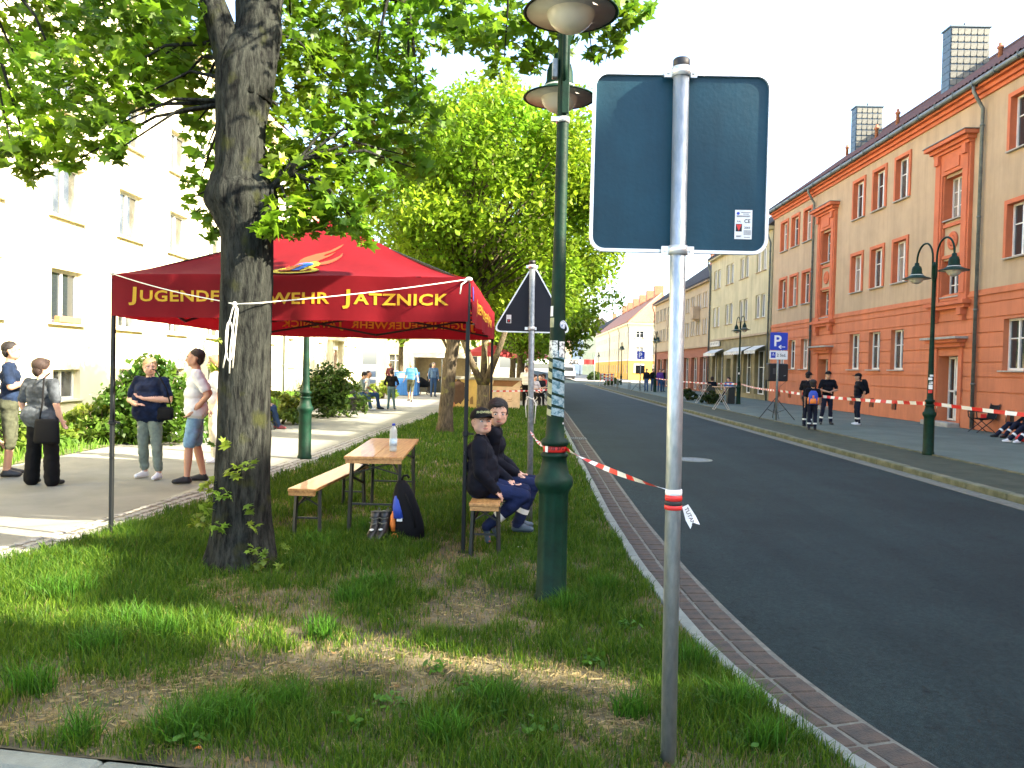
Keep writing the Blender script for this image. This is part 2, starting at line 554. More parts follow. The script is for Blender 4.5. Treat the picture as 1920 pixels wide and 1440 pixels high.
# ---- gutter of red pavers, two abreast
mb = MB()
pg = path_pts(xk, 1.7, 83, 0.4)
vs = []; fs = []
for i, (gx, gy) in enumerate(pg):
    vs += [(gx + 0.045, gy, -0.094), (gx + 0.45, gy, -0.094)]
    if i: fs.append((2 * i - 2, 2 * i - 1, 2 * i + 1, 2 * i))
mb.add(vs, fs)
gutter = mb.build('gutter', m_joint, kind='structure')
paver = bev_mesh('paver', (0.165, 0.188, 0.05), 0.008, m_paver)
pp = path_pts(lambda y: xk(y), 2.2, 83, 0.205)
tail = MB()
for i, (a, b) in enumerate(zip(pp[:-1], pp[1:])):
    ang = math.atan2(b[1] - a[1], b[0] - a[0]) - PI / 2
    ca, sa = math.cos(ang), math.sin(ang)
    for k in range(2):
        off = 0.145 + k * 0.185
        c = ((a[0] + b[0]) / 2 + off * ca, (a[1] + b[1]) / 2 + off * sa, -0.112 + random.uniform(-0.003, 0.003))
        if i < 120:
            inst('paver', paver, gutter, c, ang + random.uniform(-0.02, 0.02), rot=(random.uniform(-.01, .01), random.uniform(-.015, .015), ang + random.uniform(-0.02, 0.02)))
        else:
            tail.box(c, (0.165, 0.188, 0.05), ang)
tail.build('paver_run', m_paver, gutter, kind='stuff')

# ---- granite setts beside the path
mb = MB(); vs = []; fs = []
pe = path_pts(xl, 2.4, 31, 0.5)
for i, (ex, ey) in enumerate(pe):
    vs += [(ex - 0.52, ey, -0.024), (ex + 0.03, ey, -0.024)]
    if i: fs.append((2 * i - 2, 2 * i - 1, 2 * i + 1, 2 * i))
mb.add(vs, fs)
settband = mb.build('sett_band', mat('sett_joint', (0.10, 0.09, 0.065), 0.95, var=0.3, vscale=20, bump=0.5), kind='structure')
settm = [bev_mesh('sett', (0.10 + 0.008 * k, 0.136, 0.06), 0.014, m_sett) for k in (-1, 0, 1)]
pe = path_pts(xl, 4.2, 31, 0.15)
tail = MB(); cnt = 0
for i, (a, b) in enumerate(zip(pe[:-1], pe[1:])):
    ang = math.atan2(b[1] - a[1], b[0] - a[0]) - PI / 2
    for k in range(4):
        jx = random.uniform(-0.008, 0.008)
        c = (a[0] - 0.08 - k * 0.122 + jx, (a[1] + b[1]) / 2 + random.uniform(-.012, .012) + (0.06 if k % 2 else 0), -0.047 + random.uniform(-0.005, 0.004))
        if cnt < 298:
            inst('sett', random.choice(settm), settband, c, rot=(random.uniform(-.03, .03), random.uniform(-.03, .03), ang + random.uniform(-.05, .05))); cnt += 1
        else:
            tail.bevbox(c, (0.10, 0.136, 0.06), 0.014, ang)
tail.build('sett_run', m_sett, settband, kind='stuff')

# ---- far kerb, stone by stone
fk = MB(); fk.bb(6.84, 6.88, -29, -28.9, -0.25, -0.13)
fkerb = fk.build('far_kerb', m_kerbold, kind='structure')
fst = bev_mesh('kerb_stone', (0.16, 0.99, 0.22), 0.015, m_kerbold)
y = 3.0
while y < 84:
    inst('kerb_stone', fst, fkerb, (6.87 + random.uniform(-.006, .006), y + 0.5, -0.106 + random.uniform(-.006, .006)), random.uniform(-.006, .006)); y += 1.0
ik = MB(); ik.bb(8.46, 8.56, -30, 84, -0.2, 0.003)
ik.build('inner_kerb', m_kerbold, kind='structure')
gl = MB(); gl.bb(6.50, 6.785, -30, 84, -0.14, -0.095)
gl.build('far_gutter', m_joint, kind='structure')

# ---- manhole cover and patched drain
mh = G(1300, 862, ROAD_Z)
t = thing('manhole_cover', 'round iron manhole cover set in the asphalt road', 'manhole', (mh.x, mh.y, ROAD_Z))
m_iron = mat('cast_iron', (0.17, 0.18, 0.17), 0.6, metal=0.6, var=0.25, vscale=30, bump=0.5, bscale=80)
mb = MB(); mb.lathe([(0.36, -0.02), (0.36, 0.006), (0.30, 0.008), (0.30, 0.002), (0.29, 0.002), (0.29, -0.02)], n=32); mb.build('rim', m_conc, t, world=False)
mb = MB(); mb.lathe([(0.285, -0.02), (0.285, 0.008), (0.27, 0.008), (0.265, 0.003), (0.2, 0.003), (0.19, 0.008), (0.16, 0.008), (0.15, 0.003), (0.05, 0.003), (0.04, 0.008), (0.001, 0.008)], n=32); mb.build('lid', m_iron, t, world=False)

# ---- drain in the gutter
dg_ = G(1091, 823, -.09)
t = thing('drain_grate', 'dark iron drain grate set in the brick gutter', 'drain', (xk(dg_.y) + .25, dg_.y, -.096))
mb = MB(); mb.bb(-.2, .2, -.25, -.22, -.02, .022); mb.bb(-.2, .2, .22, .25, -.02, .022); mb.bb(-.2, -.17, -.22, .22, -.02, .022); mb.bb(.17, .2, -.22, .22, -.02, .022); mb.build('frame', m_iron, t, world=False)
for k in range(7):
    mb = MB(); mb.bb(-.15 + k * .045, -.13 + k * .045, -.22, .22, -.015, .02); mb.build('bar', m_iron, t, world=False)
# ---- grass
BALD = []
for px, py, rx, ry, s in [(420, 1275, .42, .16, 1.0), (250, 1300, .35, .18, .8), (640, 1270, .5, .16, .8), (930, 1260, .5, .2, .85), (1110, 1290, .28, .28, .95),
                          (405, 1095, .2, .25, 1.0), (870, 1140, .25, .5, .85), (1150, 1360, .2, .2, .8), (150, 1370, .6, .12, .7), (980, 1400, .35, .12, .6),
                          (760, 1100, .4, .35, .5), (980, 1070, .3, .4, .55), (1010, 1180, .2, .15, .6), (560, 1130, .4, .25, .55), (900, 1020, .35, .5, .45), (730, 1400, .3, .1, .5)]:
    g = G(px, py); BALD.append((g.x, g.y, rx, ry, s))
LUSH = []
for px, py, rx, ry, s in [(700, 1120, .28, .2, .9), (330, 1380, .3, .1, .8), (420, 1370, .22, .1, .9), (250, 1190, .5, .3, .7), (320, 1200, .3, .1, 1.0), (1120, 1140, .22, .4, .8),
                          (940, 1330, .2, .14, .7), (1400, 1340, .2, .3, .7), (200, 1080, .8, .7, .6), (150, 1390, .2, .1, .7), (620, 1040, .5, .5, .5), (1060, 1150, .1, .08, 1.0), (830, 1400, .3, .1, .6)]:
    g = G(px, py); LUSH.append((g.x, g.y, rx, ry, s))

def nz(X, Y, f, seed):
    return np.array([noise.noise(Vector((float(a) * f + seed, float(b) * f - seed, seed))) for a, b in zip(X, Y)])

def blades(X, Y, Z, H, W, colr, lean=0.5):
    n = len(X)
    th = rng.uniform(0, 2 * PI, n); ld = rng.uniform(0, 2 * PI, n)
    ln = np.abs(rng.normal(0, lean, n)) * H
    dx, dy = np.cos(th) * W / 2, np.sin(th) * W / 2
    lx, ly = np.cos(ld) * ln, np.sin(ld) * ln
    V = np.zeros((n, 5, 3))
    V[:, 0] = np.stack([X - dx, Y - dy, Z - 0.006], 1); V[:, 1] = np.stack([X + dx, Y + dy, Z - 0.006], 1)
    V[:, 2] = np.stack([X - dx * .8 + lx * .35, Y - dy * .8 + ly * .35, Z + H * .6], 1); V[:, 3] = np.stack([X + dx * .8 + lx * .35, Y + dy * .8 + ly * .35, Z + H * .6], 1)
    V[:, 4] = np.stack([X + lx, Y + ly, Z + H], 1)
    b = np.arange(n)[:, None] * 5
    F = np.concatenate([b + [0, 1, 3], b + [0, 3, 2], b + [2, 3, 4]], 0)
    C = np.repeat(colr[:, None, :], 5, 1).reshape(-1, 3)
    return V.reshape(-1, 3), F, C

m_grass = mat('grass_blade', (1, 1, 1), 0.6, spec=0.25, attr='tint', transl=0.35)
def scatter(y0, y1, dens):
    xa, xb = xl(y0) - .05, max(xk(y0), xk(y1)) - 0.04
    n = int((xb - xa) * (y1 - y0) * dens)
    X = rng.uniform(xa, xb, n); Y = rng.uniform(y0, y1, n)
    k = (X > np.interp(Y, [t[0] for t in XL], [t[1] for t in XL]) - 0.03) & (X < np.interp(Y, [t[0] for t in XK], [t[1] for t in XK]) - 0.055) & (Y > 3.02 - 0.14 * (X + 1.3) + 0.01)
    return X[k], Y[k]
VS, FS, CS = [], [], []; off = 0
for y0, y1, dens, hs, ws in [(2.4, 4.2, 9500, 1.0, .0042), (4.2, 5.6, 7500, 1.0, .005), (5.6, 7.5, 5200, 1.05, .006), (7.5, 10, 2800, 1.05, .008), (10, 15, 1100, 1.1, .012), (15, 22, 480, 1.15, .02), (22, 31.5, 260, 1.2, .03)]:
    X, Y = scatter(y0, y1, dens)
    bald = np.zeros(len(X)); lush = np.zeros(len(X))
    for bx, by, rx, ry, s in BALD: bald = np.maximum(bald, s * np.exp(-(((X - bx) / rx) ** 2 + ((Y - by) / ry) ** 2)))
    for bx, by, rx, ry, s in LUSH: lush = np.maximum(lush, s * np.exp(-(((X - bx) / rx) ** 2 + ((Y - by) / ry) ** 2)))
    n1 = nz(X, Y, 1.3, 2.3); n2 = nz(X, Y, 4.2, 7.7); n3 = nz(X, Y, 11.0, 4.1)
    near = np.clip((9.0 - Y) / 4.0, 0, 1)
    sidefac = np.clip((X + 3.2) / 1.2, 0, 1)          # the left edge by the path is thick turf
    lushness = 0.80 + 0.62 * n1 + 0.6 * n2 + 0.3 * n3 - 0.78 * bald + 0.9 * lush - 0.28 * near * sidefac + 0.15 * (1 - sidefac)
    p = np.clip(lushness * 1.25 + 0.16, 0.26, 1.0)
    k = rng.uniform(0, 1, len(X)) < p
    X, Y, L_ = X[k], Y[k], np.clip(lushness[k], 0, 1.2)
    n = len(X)
    Z = np.array([verge_z(float(a), float(b)) for a, b in zip(X, Y)])
    H = hs * (0.018 + 0.058 * L_ + 0.02 * rng.uniform(0, 1, n)) * rng.uniform(0.55, 1.35, n)
    W = ws * rng.uniform(0.7, 1.3, n)
    dry = rng.uniform(0, 1, n) < (0.62 - 0.59 * np.clip(L_ * 1.6, 0, 1))
    g1 = np.array([0.022, 0.075, 0.004]); g2 = np.array([0.12, 0.195, 0.010]); gd = np.array([0.27, 0.215, 0.085])
    t_ = np.clip(rng.normal(0.42, 0.28, n) - 0.25 * (L_ - 0.5), 0, 1)[:, None]
    C = g1 * (1 - t_) + g2 * t_
    C = np.where(dry[:, None], gd * rng.uniform(0.6, 1.1, n)[:, None], C) 
    H = np.where(dry, H * 0.6 + 0.01, H)
    V, F, C = blades(X, Y, Z, H, W, C, 0.55)
    VS.append(V); FS.append(F + off); CS.append(C); off += len(V)
# rank tufts that stand above the turf
TU = []
for px, py, r_, n_ in [(1062, 1140, .07, 160), (1048, 1150, .05, 90), (700, 1110, .16, 420), (660, 1135, .12, 260), (420, 1365, .14, 420), (340, 1385, .12, 320), (310, 1205, .10, 220), (250, 1180, .16, 300), (180, 1230, .14, 300), (120, 1120, .2, 400),
                       (930, 1330, .12, 260), (1130, 1110, .12, 240), (1380, 1330, .14, 300), (1440, 1400, .10, 220), (830, 1390, .10, 240), (600, 1200, .09, 160), (540, 1340, .10, 220), (1290, 1250, .10, 200), (150, 1390, .08, 160), (60, 1300, .12, 260), (700, 1000, .2, 260), (600, 1030, .2, 260), (1180, 1350, .08, 160)]:
    g_ = G(px, py)
    for _ in range(n_):
        a_ = random.uniform(0, 2 * PI); q_ = r_ * random.random() ** .6
        TU.append((g_.x + q_ * math.cos(a_), g_.y + q_ * math.sin(a_) * .8))
TU = np.array([t_ for t_ in TU if xl(t_[1]) < t_[0] < xk(t_[1]) - .07 and t_[1] > yfront(t_[0]) + .02])
n = len(TU)
V, F, C = blades(TU[:, 0], TU[:, 1], np.array([verge_z(float(a), float(b)) for a, b in TU]), rng.uniform(.07, .17, n), rng.uniform(.0035, .007, n), np.array([[.035, .105, .006]]) * rng.uniform(.6, 1.9, (n, 1)), .65)
VS.append(V); FS.append(F + off); CS.append(C); off += len(V)
o = big_mesh('grass', np.concatenate(VS), np.concatenate(FS), m_grass, np.concatenate(CS), kind='stuff')
tag(o, 'green and dry yellowish grass growing on the verge strip', 'grass')

# straw lying on the bare earth
n = 3600
bi = rng.integers(0, 10, n)
B = np.array([(b[0], b[1], b[2], b[3]) for b in BALD])
X = B[bi, 0] + rng.normal(0, .8, n) * B[bi, 2]; Y = B[bi, 1] + rng.normal(0, .8, n) * B[bi, 3]
k = (X > np.interp(Y, [t[0] for t in XL], [t[1] for t in XL])) & (X < np.interp(Y, [t[0] for t in XK], [t[1] for t in XK]) - 0.09) & (Y > 3.02 - 0.14 * (X + 1.3) + 0.03)
X, Y = X[k], Y[k]; n = len(X)
Z = np.array([verge_z(float(a), float(b)) for a, b in zip(X, Y)]) + 0.006
th = rng.uniform(0, PI, n); ln = rng.uniform(.008, .035, n); w = rng.uniform(.0008, .0018, n)
c, s_ = np.cos(th), np.sin(th)
V = np.zeros((n, 4, 3))
for q, (a, b) in enumerate(((-1, -1), (1, -1), (1, 1), (-1, 1))):
    V[:, q] = np.stack([X + c * ln * a - s_ * w * b, Y + s_ * ln * a + c * w * b, Z + rng.uniform(-.004, .012, n)], 1)
F = np.arange(n * 4).reshape(-1, 4)
C = np.repeat((np.array([[.36, .29, .14]]) * rng.uniform(.4, 1.1, (n, 1)))[:, None, :], 4, 1).reshape(-1, 3)
o = big_mesh('straw', V.reshape(-1, 3), F, m_grass, C, kind='stuff')
tag(o, 'dry straw and dead stalks lying on the bare earth', 'straw')

# fallen leaves, twigs and pebbles
n = 420
X = rng.uniform(-4.2, 1.0, n); Y = 2.6 + 5.5 * rng.uniform(0, 1, n) ** 1.4
k = (X > np.interp(Y, [t[0] for t in XL], [t[1] for t in XL])) & (X < np.interp(Y, [t[0] for t in XK], [t[1] for t in XK]) - 0.1) & (Y > 3.02 - 0.14 * (X + 1.3) + 0.03)
X, Y = X[k], Y[k]; n = len(X)
V = np.zeros((n, 4, 3)); th = rng.uniform(0, 2 * PI, n); sz = rng.uniform(.006, .022, n); tl = rng.uniform(-.5, .5, n)
Z = np.array([verge_z(float(a), float(b)) for a, b in zip(X, Y)]) + .012
for q, (a, b) in enumerate(((-1.2, 0), (0, -.55), (1.2, 0), (0, .55))):
    V[:, q] = np.stack([X + sz * (a * np.cos(th) - b * np.sin(th)), Y + sz * (a * np.sin(th) + b * np.cos(th)), Z + sz * (b * tl + .25 * abs(a))], 1)
C = np.repeat((np.array([[.20, .12, .05]]) * rng.uniform(.4, 1.8, (n, 1)))[:, None, :], 4, 1).reshape(-1, 3)
o = big_mesh('fallen_leaves', V.reshape(-1, 3), np.arange(n * 4).reshape(-1, 4), m_grass, C, kind='stuff')
tag(o, 'small brown fallen leaves and chips scattered over the verge', 'leaves')
n = 1500
bi = rng.integers(0, len(BALD), n); B = np.array([(b[0], b[1], b[2], b[3]) for b in BALD])
X = B[bi, 0] + rng.normal(0, .75, n) * B[bi, 2]; Y = B[bi, 1] + rng.normal(0, .75, n) * B[bi, 3]
k = (X > np.interp(Y, [t[0] for t in XL], [t[1] for t in XL])) & (X < np.interp(Y, [t[0] for t in XK], [t[1] for t in XK]) - 0.1) & (Y > 3.02 - 0.14 * (X + 1.3) + 0.03)
X, Y = X[k], Y[k]; n = len(X)
Z = np.array([verge_z(float(a), float(b)) for a, b in zip(X, Y)])
sz = rng.uniform(.002, .008, n) * rng.uniform(.6, 1.4, n)
OC = np.array([(1, 0, 0), (0, 1, 0), (-1, 0, 0), (0, -1, 0), (0, 0, .8), (0, 0, -.6)], dtype=float); OF = np.array([(0, 1, 4), (1, 2, 4), (2, 3, 4), (3, 0, 4), (1, 0, 5), (2, 1, 5), (3, 2, 5), (0, 3, 5)])
V = OC[None] * (sz[:, None, None] * rng.uniform(.6, 1.3, (n, 6, 1))) + np.stack([X, Y, Z + sz * .3], 1)[:, None, :]
F = (OF[None] + (np.arange(n) * 6)[:, None, None]).reshape(-1, 3)
C = np.repeat((np.array([[.24, .19, .12]]) * rng.uniform(.4, 1.7, (n, 1)))[:, None, :], 6, 1).reshape(-1, 3)
o = big_mesh('pebbles', V.reshape(-1, 3), F, mat('pebble', (1, 1, 1), .9, attr='tint'), C, kind='stuff')
tag(o, 'crumbs of earth and small pebbles on the bare patches', 'pebbles')

# grass in the garden bed by the left-hand houses
n = 26000
X = rng.uniform(-12, -7.45, n); Y = rng.uniform(6, 40, n)
H = rng.uniform(.06, .2, n); Z = np.full(n, -0.016)
C = np.array([[.10, .2, .02]]) * rng.uniform(.6, 1.4, (n, 1))
V, F, C = blades(X, Y, Z, H, np.full(n, .022), C, .5)
o = big_mesh('garden_grass', V, F, m_grass, C, kind='stuff')
tag(o, 'unmown grass in the garden bed below the pale apartment house', 'grass')
# ================================================================== houses
m_glass = mat('window_glass', (0.025, 0.032, 0.036), 0.05, spec=0.9)
m_glasscurt = mat('curtained_glass', (0.26, 0.25, 0.21), 0.35, coat=1.0, var=.35, vscale=3, stretch=(9, 9, .3))
m_glassdim = mat('dim_room_glass', (0.07, 0.075, 0.07), 0.08, spec=.9, var=.6, vscale=1.2)
m_glassdark = mat('dark_opening', (0.02, 0.02, 0.02), 0.6)
m_white = mat('white_window_paint', (0.75, 0.74, 0.68), 0.45, var=0.05, vscale=6)
m_orange = mat('orange_render', (0.55, 0.18, 0.078), 0.92, var=0.10, vscale=0.7, streak=.16, bump=0.6, bscale=70, detail=8)
m_orangetrim = mat('orange_trim', (0.53, 0.145, 0.058), 0.88, var=0.10, vscale=1.5, bump=0.4, bscale=70)
m_tan = mat('tan_render', (0.46, 0.335, 0.20), 0.93, var=0.08, vscale=0.8, streak=.14, bump=0.7, bscale=60, detail=8)
m_cream = mat('cream_render', (0.74, 0.66, 0.44), 0.93, var=0.06, vscale=0.6, bump=0.4, bscale=50)
m_creamtrim = mat('cream_trim', (0.70, 0.62, 0.42), 0.9, var=0.05, vscale=2)
m_palewall = mat('pale_yellow_render', (0.52, 0.46, 0.27), 0.93, streak=.2, var=0.10, vscale=0.7, bump=0.5, bscale=50, detail=8)
m_olive = mat('olive_shop_front', (0.22, 0.18, 0.085), 0.85, var=0.2, vscale=1.5, bump=0.4)
m_beige = mat('beige_render', (0.44, 0.345, 0.22), 0.93, var=0.08, vscale=0.8, bump=0.4, bscale=50)
m_beigetrim = mat('beige_trim', (0.40, 0.30, 0.19), 0.9, var=0.1, vscale=2)
m_brick = mat('red_brick_front', (0.34, 0.12, 0.06), 0.9, col2=(0.24, 0.085, 0.05), vscale=9, bump=0.6, bscale=40)
m_yellow = mat('yellow_render', (0.72, 0.40, 0.07), 0.92, var=0.06, vscale=0.8)
m_paleyel = mat('light_cream_render', (0.74, 0.64, 0.42), 0.92, var=0.06, vscale=0.8)
m_mint = mat('mint_render', (0.50, 0.52, 0.32), 0.92, var=0.06, vscale=0.8)
m_bluewhite = mat('bluish_render', (0.50, 0.55, 0.58), 0.92, var=0.06, vscale=0.8)
m_tile = mat('red_roof_tile', (0.13, 0.058, 0.042), 0.85, col2=(0.075, 0.04, 0.034), vscale=5, bump=0.6, bscale=30)
m_tile2 = mat('orange_roof_tile', (0.40, 0.17, 0.085), 0.85, col2=(0.28, 0.11, 0.06), vscale=4, bump=0.6, bscale=30)
m_darktile = mat('dark_roof_tile', (0.055, 0.05, 0.045), 0.85, var=0.3, vscale=4, bump=0.6, bscale=30)
m_zinc = mat('zinc_pipe', (0.13, 0.15, 0.135), 0.5, metal=0.35, var=0.25, vscale=5)
m_slate = mat('slate_cladding', (0.055, 0.095, 0.13), 0.55, var=0.2, vscale=6)
m_shingle = mat('pale_shingle', (0.15, 0.15, 0.125), 0.75, var=0.2, vscale=7)
m_step = mat('stone_step', (0.34, 0.32, 0.27), 0.9, var=0.15, vscale=6, bump=0.4)

def fm(O, rz):
    return Matrix.Translation(Vector(O)) @ Matrix.Rotation(rz, 4, 'Z')

def wall(house, name, O, rz, u0, u1, rows, holes, mats, reveal=0.2, rmat=None):
    """wall with real openings. rows: (z0, z1, inset, material). holes: (u0, u1, z0, z1)"""
    M = fm(O, rz)
    uc = sorted(set([u0, u1] + [round(h[i], 4) for h in holes for i in (0, 1) if u0 < h[i] < u1]))
    zc = sorted(set([r[0] for r in rows] + [rows[-1][1]] + [h[i] for h in holes for i in (2, 3) if rows[0][0] < h[i] < rows[-1][1]]))
    mb = MB()
    P = lambda u, d, z: M @ Vector((u, d, z))
    def rowof(z):
        for r in rows:
            if r[0] <= z < r[1]: return r
        return rows[-1]
    inh = lambda u, z: any(h[0] < u < h[1] and h[2] < z < h[3] for h in holes)
    for a, b in zip(uc[:-1], uc[1:]):
        prev = None
        for c, d in zip(zc[:-1], zc[1:]):
            r = rowof((c + d) / 2)
            if inh((a + b) / 2, (c + d) / 2):
                prev = None; continue
            mb.add([P(a, r[2], c), P(b, r[2], c), P(b, r[2], d), P(a, r[2], d)], [(0, 1, 2, 3)], r[3])
            if prev is not None and abs(prev - r[2]) > 1e-5:
                mb.add([P(a, prev, c), P(b, prev, c), P(b, r[2], c), P(a, r[2], c)], [(0, 1, 2, 3)], r[3])
            prev = r[2]
    for h in holes:
        a, b, c, d = max(h[0], u0), min(h[1], u1), h[2], h[3]
        dp = h[4] if len(h) > 4 else reveal
        mi = rmat if rmat is not None else rowof((c + d) / 2)[3]
        for q in ([(a, 0, c), (a, dp, c), (a, dp, d), (a, 0, d)], [(b, 0, c), (b, 0, d), (b, dp, d), (b, dp, c)],
                  [(a, 0, d), (a, dp, d), (b, dp, d), (b, 0, d)], [(a, 0, c), (b, 0, c), (b, dp, c), (a, dp, c)]):
            mb.add([P(*v) for v in q], [(0, 1, 2, 3)], mi)
    return mb.build(name, mats, house)

_wc = {}
def window(house, O, rz, u, z, w, h, depth=0.2, bars=(1, 1), fr=0.06, sill=None, surround=None, sill_over=0.10, sw=0.13, fmat=None, tilt=0.0, gmat=None):
    """window frame (part) with pane, sill and surround below it; mesh data shared between equal windows. u = left edge"""
    fmat = fmat or m_white; gmat = gmat or random.choice((m_glass, m_glass, m_glassdim, m_glasscurt))
    key = (round(w, 3), round(h, 3), bars, fr, depth, sill.name if sill else 0, surround.name if surround else 0, sw, fmat.name, gmat.name)
    if key not in _wc:
        mb = MB(); d = 0.06
        mb.bb(0, fr, depth - d, depth, 0, h); mb.bb(w - fr, w, depth - d, depth, 0, h)
        mb.bb(fr, w - fr, depth - d, depth, 0, fr * 1.2); mb.bb(fr, w - fr, depth - d, depth, h - fr, h)
        for i in range(bars[0]):
            x = w * (i + 1) / (bars[0] + 1); mb.bb(x - .035, x + .035, depth - d - .008, depth - .004, fr * 1.2, h - fr)
        edges = [fr] + [w * (i + 1) / (bars[0] + 1) for i in range(bars[0])] + [w - fr]
        for j in range(bars[1]):
            zz = h * (0.62 if bars[1] == 1 else (j + 1) / (bars[1] + 1))
            for e0, e1 in zip(edges[:-1], edges[1:]):
                mb.bb(e0 + .036, e1 - .036, depth - d + .012, depth - .008, zz - .016, zz + .016)
        fmesh = mb.mesh('window', fmat)
        mb = MB(); mb.add([(0.01, depth - .022, .01), (w - .01, depth - .022, .01), (w - .01, depth - .022, h - .01), (.01, depth - .022, h - .01)], [(0, 1, 2, 3)])
        gmesh = mb.mesh('pane', gmat)
        smesh = rmesh = None
        if sill:
            mb = MB(); mb.bb(-sill_over, w + sill_over, -.09, depth - d - .003, -.045, -.004); smesh = mb.mesh('sill', sill)
        if surround:
            mb = MB()
            mb.bb(-sw, -.003, -.035, .02, -.0, h + sw); mb.bb(w + .003, w + sw, -.035, .02, -.0, h + sw); mb.bb(-.003, w + .003, -.035, .02, h + .003, h + sw)
            rmesh = mb.mesh('surround', surround)
        _wc[key] = (fmesh, gmesh, smesh, rmesh)
    fmesh, gmesh, smesh, rmesh = _wc[key]
    M = wm(house).inverted() @ fm(O, rz)
    p = M @ Vector((u, 0, z))
    wo = inst('window', fmesh, house, p, rz)
    inst('pane', gmesh, wo, (0, 0, 0))
    if smesh: inst('sill', smesh, wo, (0, 0, 0))
    if rmesh: inst('surround', rmesh, wo, (0, 0, 0))
    return wo

def drainpipe(house, x, y, z1, z0=0.02, r=0.055, eave=(0, 0)):
    mb = MB()
    mb.tube([(x + eave[0], y + eave[1], z1 + .1), (x + eave[0], y + eave[1], z1 - .18), (x + eave[0] * .5, y + eave[1] * .5, z1 - .45), (x, y, z1 - .7), (x, y, z0)], r, 10)
    for z in (z1 - 1.2, z1 * .62, z1 * .35, 1.4):
        mb.tube([(x, y, z - .03), (x, y, z + .03)], r * 1.25, 10)
    return mb.build('drainpipe', m_zinc, house)

def gable_roof(house, m, x0, x1, y0, y1, ze, zr, axis='y', name='roof', th=0.12, ridge=None):
    mb = MB()
    if axis == 'y':
        xm = (x0 + x1) / 2 if ridge is None else ridge
        n = int((y1 - y0) / 0.11)
        def prof(a, b):
            # a along the eave (corrugated like pantiles), b from eave to ridge
            y = y0 + (y1 - y0) * a
            return y
        for sgn, xe in ((0, x0), (1, x1)):
            if sgn == 0:
                nn = min(n, 900)
                mb.grid(nn, 5, lambda a, b: (xe + (xm - xe) * b, y0 + (y1 - y0) * a, ze + (zr - ze) * b + 0.028 * (1 if int(round(a * nn)) % 2 else -1)), 0, False)
            else:
                mb.add([(xe, y0, ze), (xe, y1, ze), (xm, y1, zr), (xm, y0, zr)], [(0, 1, 2, 3)])
        mb.bb(x0 + .02, x0 + .06, y0, y1, ze - th, ze - .03)
        mb.add([(x0, y0, ze - .03), (xm, y0, zr - .03), (x1, y0, ze - .03)], [(0, 1, 2)]); mb.add([(x0, y1, ze - .03), (xm, y1, zr - .03), (x1, y1, ze - .03)], [(0, 1, 2)])
        mb.tube([(xm, y0, zr + .02), (xm, y1, zr + .02)], .1, 6)
    else:
        ym = (y0 + y1) / 2
        mb.add([(x0, y0, ze), (x1, y0, ze), (x1, ym, zr), (x0, ym, zr)], [(0, 1, 2, 3)]); mb.add([(x0, y1, ze), (x1, y1, ze), (x1, ym, zr), (x0, ym, zr)], [(0, 1, 2, 3)])
        mb.add([(x0, y0, ze), (x0, ym, zr), (x0, y1, ze)], [(0, 1, 2)]); mb.add([(x1, y0, ze), (x1, ym, zr), (x1, y1, ze)], [(0, 1, 2)])
    return mb.build(name, m, house)

def shell(house, name, m, x0, x1, y0, y1, z1, skip=''):
    """plain outer walls of the sides that the street does not show"""
    mb = MB()
    if 'w' not in skip: mb.add([(x0, y0, 0), (x0, y1, 0), (x0, y1, z1), (x0, y0, z1)], [(0, 1, 2, 3)])
    if 'e' not in skip: mb.add([(x1, y0, 0), (x1, y1, 0), (x1, y1, z1), (x1, y0, z1)], [(0, 1, 2, 3)])
    if 's' not in skip: mb.add([(x0, y0, 0), (x1, y0, 0), (x1, y0, z1), (x0, y0, z1)], [(0, 1, 2, 3)])
    if 'n' not in skip: mb.add([(x0, y1, 0), (x1, y1, 0), (x1, y1, z1), (x0, y1, z1)], [(0, 1, 2, 3)])
    return mb.build(name, m, house)

# ------------------------------------------------------------------ orange house on the right
XF = 14.0
OY0, OY1 = -0.35, 44.6  # near end out of view, placed so a gap lets sun onto the verge
EAVE = 10.7
h = thing('row_house', 'long three-storey house with orange ground floor and tan upper floors', 'house', (XF, 30, 0))
O = (XF, 0, 0); RZ = -PI / 2        # u = -y
W1, WH = 1.0, 1.5
cols = [42.8, 41.1, 39.3, 33.4, 31.5, 29.6, 22.6, 20.6, 18.7, 12.0, 10.2, 8.3, 2.2]
bays = [36.7, 26.0, 15.3, 5.2]
pipes = [38.3, 24.4, 6.9]
BW = 0.95
holes_lo, holes_up = [], []
for c in cols:
    holes_lo.append((-c - W1 / 2, -c + W1 / 2, 1.83, 3.33))
    holes_up.append((-c - W1 / 2, -c + W1 / 2, 5.1, 6.65)); holes_up.append((-c - W1 / 2, -c + W1 / 2, 8.2, 9.75))
    holes_lo.append((-c - .2, -c + .2, .32, .68, .12))
for c in bays:
    holes_lo.append((-c - .62, -c + .62, .14, 2.30, .42))
    holes_up.append((-c - .55, -c + .55, 4.25, 5.45, .3)); holes_up.append((-c - .55, -c + .55, 6.8, 8.2, .3))
rows = [(0, .74, -.03, 0)]
z = .74
while z < 3.9:
    rows.append((z, z + .415, 0, 0)); rows.append((z + .415, z + .45, .045, 0)); z += .45
rows.append((z, 4.18, 0, 0))
wall(h, 'ground_floor_wall', O, RZ, -OY1, -OY0, rows, holes_lo, [m_orange, m_orangetrim], .22)
wall(h, 'upper_wall', O, RZ, -OY1, -OY0, [(4.18, 10.25, 0.015, 0)], holes_up, [m_tan, m_orangetrim], .22, rmat=1)
shell(h, 'rear_wall', m_tan, XF + .02, 25, OY0, OY1, EAVE, 'w')
mb = MB(); mb.bb(XF - .05, XF + .02, OY0, OY1, 4.12, 4.20); mb.build('string_course', m_orange, h)
mb = MB()
